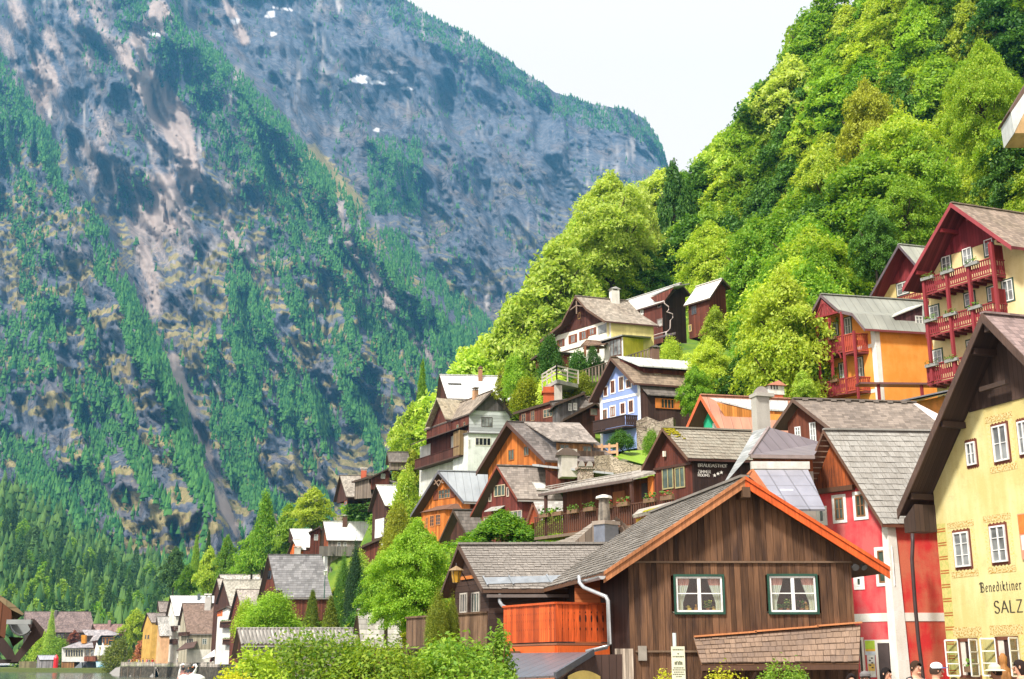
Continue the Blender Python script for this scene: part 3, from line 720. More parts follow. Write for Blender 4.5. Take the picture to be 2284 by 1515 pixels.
 mb.box(q - Z * .05 + H.nG * .12, H.U, H.V, Z, .05, .3, .05); mb.tube([q + H.nG * .2 - Z * .02, q + H.nG * .32 - Z * .1], [.05, .1], 8); mb.tube([q + H.nG * .2 - Z * .02 + H.U * .2, q + H.nG * .3 - Z * .1 + H.U * .24], [.05, .09], 8)
 H.part(mb, 'floodlight', plain((.1, .1, .1)))
 # gutter and kinked downpipe
 zinc = plain((.5, .52, .54), .35, .5, .6)
 (u0, w0) = H.vg[0]; g = MB(); pr = []
 for v in (-.12, 2.3):
  pr.append([H.P(u0 - .07 + .09 * math.cos(a), v, w0 - .1 + .09 * math.sin(a)) for a in np.linspace(math.pi, 2 * math.pi, 9)])
 for i in range(8): g.poly([pr[0][i], pr[0][i + 1], pr[1][i + 1], pr[1][i]]); g.poly([p + Z * .006 for p in (pr[1][i], pr[1][i + 1], pr[0][i + 1], pr[0][i])])
 g.poly(pr[0]); g.poly(pr[1][::-1]); H.part(g, 'gutter', zinc, smooth=False)
 pts = [(1150, 835, 34.6), (1158, 885, 34.6), (1185, 915, 34.3), (1330, 975, 33.1), (1342, 1000, 33.1), (1352, 1285, 33.1), (1335, 1305, 33.1), (1200, 1335, 33.4)]
 dp = MB(); dp.tube([at(*cG(x, y), Y) for x, y, Y in pts], .055, 10); H.part(dp, 'downpipe', zinc, smooth=True)
 # shingled pent roof over the ground floor
 lt, rt = H.gp(*cH(1015, 1243)), H.gp(*cH(2110, 1158)); vf = H.oh - 1.0
 lb, rb = H.gp(*cH(1070, 1410), v=vf), H.gp(*cH(2106, 1402), v=vf); mb = MB()
 A0, A1, A2, A3 = H.P(lb[0], vf, lb[1]), H.P(rb[0], vf, rb[1]), H.P(rt[0], H.oh - .06, rt[1]), H.P(lt[0], H.oh - .06, lt[1])
 shake_rows(mb, A0, A1, A2, A3, 6, .17, 11, .03); mb.poly([p - Z * .05 for p in (A3, A2, A1, A0)], 1)
 aw = H.part(mb, 'awning', [shakes((.31, .215, .155), (.16, .115, .09)), timber((.12, .06, .03))])
 m = MB()
 for i, (x0, x1) in enumerate(((0, .37), (.36, .74), (.73, 1))): m.beam(A3.lerp(A2, x0) + Z * (.03 + i * .015) - H.V * .05, A3.lerp(A2, x1) + Z * (.03 + i * .015) - H.V * .05, .16, .045)
 H.part(m, 'ridge_board', timber((.55, .22, .09)), aw)
 m = MB(); m.beam(A0 - Z * .12 + H.V * .06, A1 - Z * .12 + H.V * .06, .1, .14)
 for f in (.03, .35, .68, .97): q = A0.lerp(A1, f) - Z * .2; m.beam(q + H.V * .1, q + H.V * .95 - Z * .6, .09, .09)
 H.part(m, 'bracket', timber((.1, .05, .03)), aw)
 return H
WH = wooden_house()
# ================================================================== brown house with the long shingle roof
def long_roof_house():
 H = House('brown_house', 'dark brown house under the long grey shingle roof beside the orange balcony', 42, -62, -2, [cG(245, 962), cG(365, 632), cG(522, 925)], end=cG(1430, 0)[0], zb=2.0, oh=.35, eo=.35, t=.12)
 H.roof(shakes((.3, .275, .25), (.18, .165, .15)), edge=timber((.09, .055, .04)), courses={1: (19, .2, 5)}, barge=.14, soffit=timber((.1, .055, .035)))
 H.walls(planks((.07, .04, .03), .2, (.035, .022, .018), horiz=True))
 for a, b in (((375, 950), (420, 1082)), ((450, 945), (503, 1082))):
  H.win('g', cG(*a), cG(*b), fr=(.5, .46, .4), cols=3, rows=1, fw=.05)
 u, w = H.vg[-1]; m = MB(); q = [H.rp(*cG(*p)) for p in ((545, 893), (1220, 872))]
 a, b = H.P(*q[0]) + Z * .05, H.P(*q[1]) + Z * .05; up = (H.P(0, 0, 0) - H.P(u, 0, w)).normalized()
 m.box((a + b) / 2 + Vector(up) * .1, (b - a).normalized(), up, up.cross((b - a).normalized()), (b - a).length, .34, .02)
 for f in (.0, .25, .62, .95): m.box(a.lerp(b, f) + up * .1 + H.nR * .05, (b - a).normalized(), up, up.cross((b - a).normalized()), .05, .45, .07)
 H.part(m, 'snow_guard', plain((.3, .33, .36), .4, .5, .5), H.roofo)
 zinc = plain((.5, .52, .54), .35, .5, .6)
 m = MB(); m.beam(H.P(u + .05, .1, w - .22), H.P(u + .05, H.L - .5, w - .22), .1, .1); H.part(m, 'gutter', plain((.16, .13, .12), .5))
 m = MB(); m.tube([at(*cG(x, y), Y) for x, y, Y in ((632, 960, 40.4), (632, 1010, 40.3), (650, 1035, 39.8), (690, 1052, 38.5))], .06, 8); H.part(m, 'downpipe', zinc, smooth=True)
 H.panel('g', cG(382, 838), cG(466, 860), timber((.6, .2, .05)), .05, name='trim_board')
 # orange balcony on the corner
 ya = 38.4; Lc, C, Rc = at(*cG(660, 1047), 38.6), at(*cG(1002, 1022), 34.6), at(*cG(1342, 1030), 35.2)
 zb = at(*cG(1002, 1278), 34.6).z; zbl = at(*cG(690, 1276), 38.4).z; orn = timber((.64, .105, .022), .8, True)
 fl = MB(); k = Z * .3; bk = [Vector((Lc.x + .6, 40.2, 0)), Vector((Rc.x + .1, 38.2, 0))]
 pl = [Vector((p.x, p.y, zb)) for p in (Lc, C, Rc, bk[1], bk[0])]; fl.prism([p - Z * .05 for p in pl], Z * .05); b = H.part(fl, 'balcony', timber((.25, .12, .07)))
 for A_, B_, zt, cuts in ((Lc, C, (Lc.z, C.z), 0), (C, Rc, (C.z, Rc.z), 1)):
  m = MB(); n0 = len(m.v)
  rail_run(m, A_, B_, zt, (zb + .04, zb + .04), .17 if cuts else .155, .1, .035)
  o = H.part(m, 'railing', orn, b)
  m = MB(); a2, b2 = Vector((A_.x, A_.y, 0)), Vector((B_.x, B_.y, 0)); d = (b2 - a2).normalized(); n = Vector((d.y, -d.x, 0)); n = n if n.y < 0 else -n; l = (b2 - a2).length; kk = int(l / (.17 if cuts else .155))
  for i in range(1, kk):                                # the sawn pattern: dark ovals painted on for the shade in its holes
   q = a2 + d * l * i / kk + n * .02
   z0, z1 = zb + .1, zt[0] + (zt[1] - zt[0]) * i / kk
   for fz, hw, hh in ((.78, .018, .03), (.6, .028, .11), (.3, .02, .05)) if (cuts and i > kk * .35) else ((.75, .01, .03), (.55, .008, .04), (.3, .01, .03)):
    c = q + Z * (z0 + (z1 - z0) * fz)
    m.poly([c + d * hw * math.cos(t) + Z * hh * math.sin(t) for t in np.linspace(0, 2 * math.pi, 9)[:-1]])
  H.part(m, 'cutout_shade', plain((.035, .012, .008), .9), o)
  m = MB(); m.beam(Vector((A_.x, A_.y, zb - .2)), Vector((B_.x, B_.y, zb - .2)), .12, .26); H.part(m, 'floor_beam', timber((.7, .13, .025), .4), b)
 m = MB(); m.box(Vector((C.x - 1.15, 37, zb - 1.1)), (1, 0, 0), (0, 1, 0), Z, .3, .3, 1.8); H.part(m, 'post', timber((.12, .06, .035)), b)
 # boarded nook behind the balcony
 m = MB(); q0, q1 = at(*cG(1122, 895), 36.6), at(*cG(1420, 895), 36.2); m.poly([Vector((q0.x, q0.y, zb)), Vector((q1.x, q1.y, zb)), Vector((q1.x, q1.y, q1.z + .5)), Vector((q0.x, q0.y, q0.z))]); H.part(m, 'wall', planks((.42, .12, .035), .17, (.2, .06, .02), horiz=True), label='orange brown boards of the balcony nook')
 return H
LH = long_roof_house()
# lean-to with the grey sheet roof below the balcony
def lean_to():
 e0, e1, t1, t0 = at(*cG(560, 1512), 31.5), at(*cG(996, 1492), 30.6), at(*cG(1245, 1338), 32.6), at(*cG(700, 1345), 34.5)
 root = empty('lean_to_shed', (e1.x, 31.5, 1.7), 'low shed with a grey standing seam roof under the orange balcony', 'shed')
 r = slab([e0, e1, t1, t0], .05, 'roof', metal((.2, .23, .27), .33, .3, .5), root)
 m = MB(); m.beam(e1, t1, .07, .16); m.build('bargeboard', plain((.09, .1, .12), .5), r)
 m = MB(); m.beam(e0 - Z * .1, e1 - Z * .1, .1, .1); m.build('gutter', timber((.45, .18, .08)), r)
 m = MB(); dn = Vector((0, 0, 1)); a = e1 + Vector((.1, .25, -.1)); b = Vector((t1.x + .75, t1.y, t1.z - .1)); m.poly([Vector((a.x, a.y, 1.7)), Vector((b.x, b.y, 1.7)), Vector((b.x, b.y, b.z + .05)), t1 - Z * .07, a]); m.build('wall', planks((.07, .04, .032), .14), root)
 q0, q1 = at(*cG(1078, 1496), 31.1), at(*cG(1290, 1496), 32.0); m = MB(); m.prism([Vector((q0.x, q0.y, 2.0)), Vector((q1.x, q1.y, 2.0))] + [q0.lerp(q1, 1 - f) + Z * (.14 * math.sin(math.pi * f)) for f in np.linspace(0, 1, 9)], Vector((.0, -.12, 0))); w = m.build('window', plain((.55, .42, .12)), root)
 slab([e0 - Z * .1 + Vector((0, .3, 0)), e1 - Z * .1 + Vector((0, .3, 0)), e1 + Vector((0, .3, -2)), e0 + Vector((0, .3, -2))], .05, 'wall', timber((.4, .2, .1)), root)
 GROUND.append((0, 31, 1.7))
lean_to()
# plank deck parapet left of it
def deck():
 A_, B_, C_ = at(*cG(22, 1118), 43.5), at(*cG(310, 1098), 39.5), at(*cG(552, 1082), 38.9)
 root = empty('deck', (B_.x, B_.y, 1.8), 'raised wooden deck with a grey brown plank parapet behind the thujas', 'deck')
 zb = at(*cG(310, 1290), 39.5).z; rg = wallplanks((.19, .12, .075), (.1, .06, .04))
 for a, b in ((A_, B_), (B_, C_)):
  m = MB(); rail_run(m, a, b, (a.z, b.z), (zb, zb), .15, .03, .03); m.build('parapet', rg, root)
 m = MB(); m.prism([Vector((p.x, p.y, zb - .1)) for p in (A_, B_, C_)] + [Vector((C_.x + .5, 41, zb - .1)), Vector((A_.x + 1, 44.5, zb - .1))], Z * .12); m.build('floor_boards', timber((.12, .08, .05)), root)
 for p in (A_, B_, C_): m = MB(); m.box(Vector((p.x, p.y + .15, (zb + 1.7) / 2)), (1, 0, 0), (0, 1, 0), Z, .18, .18, zb - 1.7); m.build('post', timber((.1, .06, .04)), root)
deck()
def lantern(px, py0, py1, Y, label, arm=None):
 top, bot = at(px, py0, Y), at(px, py1, Y); h = top.z - bot.z; c = bot
 root = empty('wall_lantern', bot, label, 'lantern'); m = MB()
 r0, r1 = h * .2, h * .32
 ring = lambda r, z: [c + Vector((r * math.cos(a), r * math.sin(a), z)) for a in np.linspace(0, 2 * math.pi, 7)[:-1]]
 g = MB(); a, b = ring(r0, .02), ring(r1, h * .72)
 for i in range(6): g.poly([a[i], a[(i + 1) % 6], b[(i + 1) % 6], b[i]])
 g.build('glass', plain((.55, .3, .03), .25, .5), root)
 for i in range(6): m.beam(a[i], b[i], .018, .018)
 m.tube([c, c + Z * .02], [r0, r0], 6); m.build('frame', plain((.12, .08, .03)), root)
 m = MB(); m.tube([c + Z * h * .72, c + Z * h * .78, c + Z * h * .95, c + Z * h], [r1 * 1.45, r1 * 1.3, r1 * .35, r1 * .12], 8); m.build('cap', plain((.3, .2, .1), .5), root)
 if arm:
  q = Vector(arm); m = MB(); m.tube([c + Z * h, c + Z * (h + .08), q], .02, 6); m.build('arm', plain((.04, .03, .03)), root)
lantern(cG(345, 0)[0], cG(0, 772)[1], cG(0, 885)[1], 41.2, 'amber glass lantern hanging from the dark gable above the thujas', LH.P(-.2, .35, -1.2))
# ================================================================== red house
def red_house():
 H = House('red_house', 'red plastered house with white window surrounds and an orange boarded gable', 50, -50, 4, [cB(52, 562), cB(215, 146), cB(540, 662)], L=8.5, zb=1.7, oh=.5, eo=.35, t=.13)
 red = plaster((.62, .038, .055), (.56, .12, .12), .9, .9)
 H.walls(red, plaster((.58, .035, .035), (.55, .14, .08), .9, .9), upper=planks((.42, .1, .025), .17, (.06, .02, .012), .95), split=cB(260, 480))
 H.roof(shakes((.44, .43, .4), (.23, .22, .2)), edge=timber((.13, .07, .045)), courses={1: (17, .2, 7)}, barge=.16, soffit=timber((.14, .05, .025)))
 m = MB(); w0 = H.gp(*cB(260, 478))[1]; uu = H.gp(*cB(130, 500))[0], H.gp(*cB(395, 450))[0]
 m.beam(H.P(uu[0], H.oh - .12, w0), H.P(uu[1], H.oh - .12, w0), .24, .2); H.part(m, 'tie_beam', timber((.1, .045, .025)))
 (ua, wa), (ub, wb_) = H.vg[0], H.vg[1]
 for i in range(14):
  f = (i + .5) / 14; m = MB(); p = H.P(ua + (ub - ua) * f, .0, wa + (wb_ - wa) * f - .1); m.beam(p - H.V * .06, p + H.V * .5, .05, .05); H.part(m, 'batten', timber((.3, .2, .14)), H.roofo)
 for a, b, c_, r_ in (((190, 583), (220, 655), 1, 1), ((278, 518), (326, 640), 2, 2), ((393, 500), (443, 622), 2, 2), ((516, 806), (586, 985), 2, 2), ((396, 955), (424, 1005), 1, 1)):
  H.win('g', cB(*a), cB(*b), fr=(.25, .12, .05) if c_ == 2 else FR_W, cols=c_, rows=r_, surround=(.82, .8, .78), sw=.13, gl=GLG)
 # white painted band, corner pilaster, downpipe
 wt = H.gp(*cB(540, 1152))[1]; w1 = H.gp(*cB(540, 1198))[1]; m = MB(); wht = plaster((.8, .78, .74), (.65, .6, .52), .6)
 m.box(H.P((H.ul + H.ur) / 2, H.oh, (wt + w1) / 2) + H.nG * .012, H.U, H.V, Z, H.ur - H.ul, .024, wt - w1)
 m.box(H.P(H.ur, H.L / 2, (wt + w1) / 2) + H.nR * .012, H.V, H.nR, Z, H.L - 1.3, .024, wt - w1); H.part(m, 'painted_band', wht)
 m = MB(); zt = H.rw(H.ur) - .25; p = H.P(H.ur, H.oh, 0)
 for k in range(8):
  z0, z1 = H.wb + (zt - H.wb) * k / 8, H.wb + (zt - H.wb) * (k + 1) / 8; r0 = .44 - .16 * k / 8; r1 = .44 - .16 * (k + 1) / 8
  q = lambda r, z_: [p + Z * z_ + H.nG * .07 - H.U * r * .8, p + Z * z_ + H.nG * .07 + H.nR * .07, p + Z * z_ + H.nR * .07 + H.V * r, p + Z * z_ - H.U * r * .8 + H.V * r]
  m.hexa(q(r0, z0) + q(r1, z1))
 H.part(m, 'corner_buttress', wht)
 m = MB(); pts = [(700, 700, 47.4), (704, 760, 47.3), (700, 860, 47.2), (715, 1080, 47.1), (735, 1300, 47), (760, 1500, 46.9), (770, 1600, 46.9)]
 m.tube([at(*cB(x, y), Y) for x, y, Y in pts], .075, 8); H.part(m, 'downpipe', plain((.05, .03, .03), .5), smooth=True)
 # white framed doorway, posters
 d = H.panel('g', cB(508, 1298), cB(604, 1560), wht, .06, name='door'); c, a, n, w, h = H.frame_of('g', *cB(524, 1316), *cB(590, 1560))
 m = MB(); m.box(c + n * .066, a, n, Z, w, .012, h); m.box(c + a * w * .22 + n * .08, a, n, Z, w * .42, .03, h); H.part(m, 'door_leaf', [plain((.07, .05, .05))], d)
 d2 = H.panel('g', cB(420, 1285), cB(444, 1560), wht, .06, name='door'); H.panel('g', cB(424, 1300), cB(434, 1560), plain((.05, .035, .03)), .02, name='door_leaf', parent=d2, out=.06)
 for a, b, bands, lb in (((446, 1303), (502, 1378), ((1303, 1350, (.45, .62, .05)), (1350, 1362, (.8, .45, .05)), (1362, 1378, (.55, .6, .68))), 'green orange and grey poster on the red wall'), ((462, 1385), (498, 1500), ((1385, 1430, (.75, .74, .7)), (1430, 1470, (.75, .5, .12)), (1470, 1500, (.7, .68, .62))), 'tall narrow white poster under the green poster')):
  c, ax, n, w, h = H.frame_of('g', *cB(*a), *cB(*b)); root = empty('poster', c - Z * h / 2, lb, 'poster'); m = MB(); m.box(c + n * .02, ax, n, Z, w + .06, .02, h + .06); m.build('board', plain((.6, .63, .66)), root); m = MB(); cols = []
  y0, y1 = a[1], b[1]
  for i, (ya, yb, col) in enumerate(bands):
   z_ = h / 2 - ((ya + yb) / 2 - y0) / (y1 - y0) * h; m.box(c + n * .032 + Z * z_, ax, n, Z, w, .008, (yb - ya) / (y1 - y0) * h, i); cols.append(plain(col))
  if len(bands) and b[1] == 1500:
   for k in range(5): m.box(c + n * .04 + Z * (h / 2 - .1 - k * .09) + ax * (.05 * (-1) ** k), ax, n, Z, w * .3, .004, .05, len(cols))
   cols.append(plain((.05, .05, .06)))
  m.build('print', cols, root)
 return H
RH = red_house()

# ================================================================== yellow house with the painted lettering
def yellow_house():
 H = House('yellow_house', 'pale yellow plastered house with painted lettering and ornamented window surrounds', 40.5, -70, 17, [cB(622, 588), cA(1262, 770), 'm'], L=10, zb=1.7, oh=1.05, eo=.75, t=.2)
 yel = plaster((.69, .62, .31), (.58, .47, .18), .65, .35)
 H.walls(yel, upper=planks((.075, .045, .035), .2, (.04, .025, .02)), split=cA(1240, 1385))
 H.roof(shingle((.27, .2, .19), .24, .2, (.26, .19, .18), line=.45), edge=timber((.13, .085, .06)), barge=.34, bmat=timber((.1, .06, .045), .8), soffit=planks((.06, .035, .028), .16, (.03, .02, .018)))
 (u0, w0), (ua, wa) = H.vg[0], H.vg[1]
 for f in (.12, .5, .86):
  for sg in (1, -1):
   m = MB(); u = (u0 + (ua - u0) * f) * sg; m.beam(H.P(u, .08, H.rw(u) - .3), H.P(u, H.oh + .1, H.rw(u) - .3), .2, .22); H.part(m, 'purlin', timber((.06, .035, .028)), H.roofo)
 m = MB(); u = H.ul; zz = H.rw(u0) - .35
 m.hexa([H.P(u0 + .1, .15, zz - .5), H.P(u + .02, .15, zz - .5), H.P(u + .02, H.oh, zz - .5), H.P(u0 + .1, H.oh, zz - .5), H.P(u0 + .1, .15, zz), H.P(u + .02, .15, zz + .5), H.P(u + .02, H.oh, zz + .5), H.P(u0 + .1, H.oh, zz)])
 H.part(m, 'eave_box', planks((.08, .05, .038), .2, (.04, .025, .02)))
 m = MB(); k = H.P(0, .6, H.rw(0) - .5); m.box(k, H.U, H.V, Z, .24, 1.0, .3); H.part(m, 'ridge_beam', timber((.07, .045, .035))); m = MB(); m.beam(k - Z * 1.9 + H.V * .1, k + H.U * -1.3 - Z * 1.9 + H.V * .1, .14, .16); H.part(m, 'strut', timber((.07, .045, .035)))
 lw = [((310, 255), (437, 555)), ((622, 200), (752, 515))]; orn = mottled((.64, .55, .28), (.4, .22, .04), 16, .52); brn = timber((.16, .045, .025))
 tops = [(cB(1004, 212), cB(1054, 340)), (cB(1150, 118), cB(1230, 318)), (cB(1290, 95), cB(1345, 280))]
 for a, b, rows in [(cP(*p), cP(*q), 3) for p, q in lw] + [(p, q, 2) for p, q in tops]:
  c, ax, n, w, h = H.frame_of('g', *a, *b)
  if rows == 3 or a == tops[1][0]:
   for dz, hh in ((h / 2 + .28, .22), (-h / 2 - .26, .2)):
    m = MB(); m.box(c + Z * dz + n * .004, ax, n, Z, w + .62, .008, hh); H.part(m, 'painted_ornament', orn)
   for dx in (-1, 1): m = MB(); m.box(c + ax * dx * (w / 2 + .21) + n * .004, ax, n, Z, .2, .008, h + .3); H.part(m, 'painted_ornament', mottled((.64, .55, .28), (.74, .5, .12), 14, .56))
  m = MB(); k = 14                                          # wavy brown painted frame
  for dx, dz, sx, sz in ((0, h / 2 + .04, w + .16, .09), (0, -h / 2 - .04, w + .16, .09), (-w / 2 - .04, 0, .08, h), (w / 2 + .04, 0, .08, h)): m.box(c + ax * dx + Z * dz + n * .008, ax, n, Z, sx, .016, sz)
  for i in range(5):
   for s_ in (-1, 1): m.tube([c + ax * (w * (i - 2) / 4.2) + Z * s_ * (h / 2 + .08) , c + ax * (w * (i - 2) / 4.2) + Z * s_ * (h / 2 + .08) + n * .014], .045, 8)
  H.part(m, 'painted_frame', brn)
  H.win('g', a, b, fr=(.82, .82, .8), cols=2, rows=rows, gl=GLC, fw=.055, proud=.05)
 # open casements at street level
 for (a, b), nm in ((((352, 1165), (515, 1500)), 0), (((672, 1150), (865, 1500)), 1)):
  c, ax, n, w, h = H.frame_of('g', *cP(*a), *cP(*b)); h0 = h
  m = MB(); m.box(c + Z * (h / 2 + .22) + n * .004, ax, n, Z, w + .5, .008, .34); H.part(m, 'painted_ornament', orn)
  for dx in (-1, 1): m = MB(); m.box(c + ax * dx * (w / 2 + .16) + n * .003, ax, n, Z, .2, .006, h + .1); H.part(m, 'painted_ornament', mottled((.64, .55, .28), (.74, .5, .12), 14, .52))
  m = MB()
  for dx, dz, sx, sz in ((0, h / 2 - .05, w, .12), (-w / 2 + .06, 0, .12, h), (w / 2 - .06, 0, .12, h), (0, -h / 2 + .02, w + .1, .12)): m.box(c + ax * dx + Z * dz + n * .03, ax, n, Z, sx, .06, sz)
  o = H.part(m, 'window', timber((.16, .055, .03)))
  m = MB(); m.box(c + n * .012, ax, n, Z, w - .2, .02, h - .1); H.part(m, 'opening', plain((.05, .025, .02), .9), o)  # dark sheet painted in for the unlit room behind
  m = MB(); m.box(c - ax * w * .26 + n * .03, ax, n, Z, w * .26, .02, h - .14); H.part(m, 'curtain', plain((.68, .62, .55), .9), o)
  for sg in (-1, 1):                                        # white glazed sashes swung open
   hinge = c + ax * sg * (w / 2) + n * .05; dr = (ax * sg * .9 + n * .45).normalized() if sg < 0 else (n * .95 + ax * .3).normalized(); sw = w * .48; pn = dr.cross(Z)
   m = MB(); cc = hinge + dr * sw / 2
   for sx, sz, dx, dz in ((sw, .05, 0, h * .46), (sw, .05, 0, -h * .46), (sw, .035, 0, h * .15), (sw, .035, 0, -h * .15), (.05, h * .92, -sw / 2, 0), (.05, h * .92, sw / 2, 0)): m.box(cc + dr * dx + Z * dz, dr, pn, Z, sx, .04, sz)
   so_ = H.part(m, 'sash', plain((.8, .8, .77), .5), o); m = MB(); m.box(cc, dr, pn, Z, sw - .06, .006, h * .9); H.part(m, 'pane', clear_glass(), so_)
  if nm == 0: flower_box(c - Z * (h / 2 - .28) + n * .1 + ax * .1, ax, n, .42, 'small planter of white and yellow flowers inside the open street window')
 # painted quoin stripes
 m = MB(); stripe = plain((.42, .13, .03)); w1 = H.gp(*cP(115, 215))[1]; ww = H.wb; wz = H.rw(H.ul) - 1.0; i = 0
 z0 = H.gp(*cP(100, 245))[1]; z1 = H.gp(*cP(120, 360))[1]; st = z0 - z1; z = z0
 while z > H.wb + .2:
  for dz in (0, -.09): m.box(H.P(H.ul + .24, H.oh, z + dz) + H.nG * .003, H.U, H.V, Z, .46, .006, .045)
  z -= st
 m.m = [1] * len(m.m); m.box(H.P(H.ul + .24, H.oh, (z0 + .2 + H.wb) / 2) + H.nG * .001, H.U, H.V, Z, .5, .002, z0 + .2 - H.wb); H.part(m, 'painted_quoin', [mottled((.6, .5, .18), (.46, .45, .14), 7, .5), stripe])
 ink = plain((.045, .04, .03), .8)
 (ua, wa), (ub, wb_) = H.gp(*cP(522, 775)), H.gp(*cP(880, 742)); hh = H.gp(*cP(530, 685))[1] - wa
 L0 = text_width('Benediktiner', BLACK, .09)
 strokes(H.P(ua, H.oh, (wa + wb_) / 2), H.U, 'Benediktiner', hh * .92, ink, H.root, .13, BLACK, sp=.09, ang=40, xs=(ub - ua) / (L0 * hh * .92))
 (uc, wc), (ud, wd) = H.gp(*cP(650, 952)), H.gp(*cP(890, 935)); hh = H.gp(*cP(655, 845))[1] - wc
 strokes(H.P(uc, H.oh, (wc + wd) / 2), H.U, 'SALZ', hh * .95, ink, H.root, .17, CAPS, sp=.22, ang=20, xs=(ud - uc) / (text_width('SALZ', CAPS, .22) * hh * .95))
 # hanging banner at the right
 c, ax, n, w, h = H.frame_of('g', *cP(868, 95), *cP(960, 490)); root = empty('banner', c - Z * h / 2, 'orange and white upright banner on the yellow wall', 'banner')
 m = MB(); m.box(c + n * .04, ax, n, Z, w, .03, h, 0); m.box(c + Z * h * .27 + n * .06, ax, n, Z, w * .88, .012, h * .42, 1); m.box(c - Z * h * .14 + n * .06, ax, n, Z, w * .7, .012, h * .32, 2); m.build('cloth', [plain((.75, .3, .2)), plain((.8, .2, .04)), plain((.78, .74, .7))], root)
 # carved wooden figure by the right window
 q = H.P(H.gp(*cP(830, 1400))[0], H.oh - .5, H.wb); base = Vector((q.x, q.y, 1.75)); root = empty('carved_figure', base, 'carved brown wooden figure standing by the right open street window', 'statue')
 tz = at(*cP(830, 1292), q.y).z - 1.75; m = MB(); m.tube([base + Z * tz * k for k in (0, .1, .45, .62, .74, .8, .84, .93, 1)], [.2, .21, .17, .24, .22, .1, .13, .14, .05], 12); m.ball(base + Z * tz * .6 - H.U * .2, .08, .1, .22); m.ball(base + Z * tz * .6 + H.U * .2, .08, .1, .22); m.build('figure', timber((.38, .17, .05), .9), root, smooth=True)
 return H
YH = yellow_house()
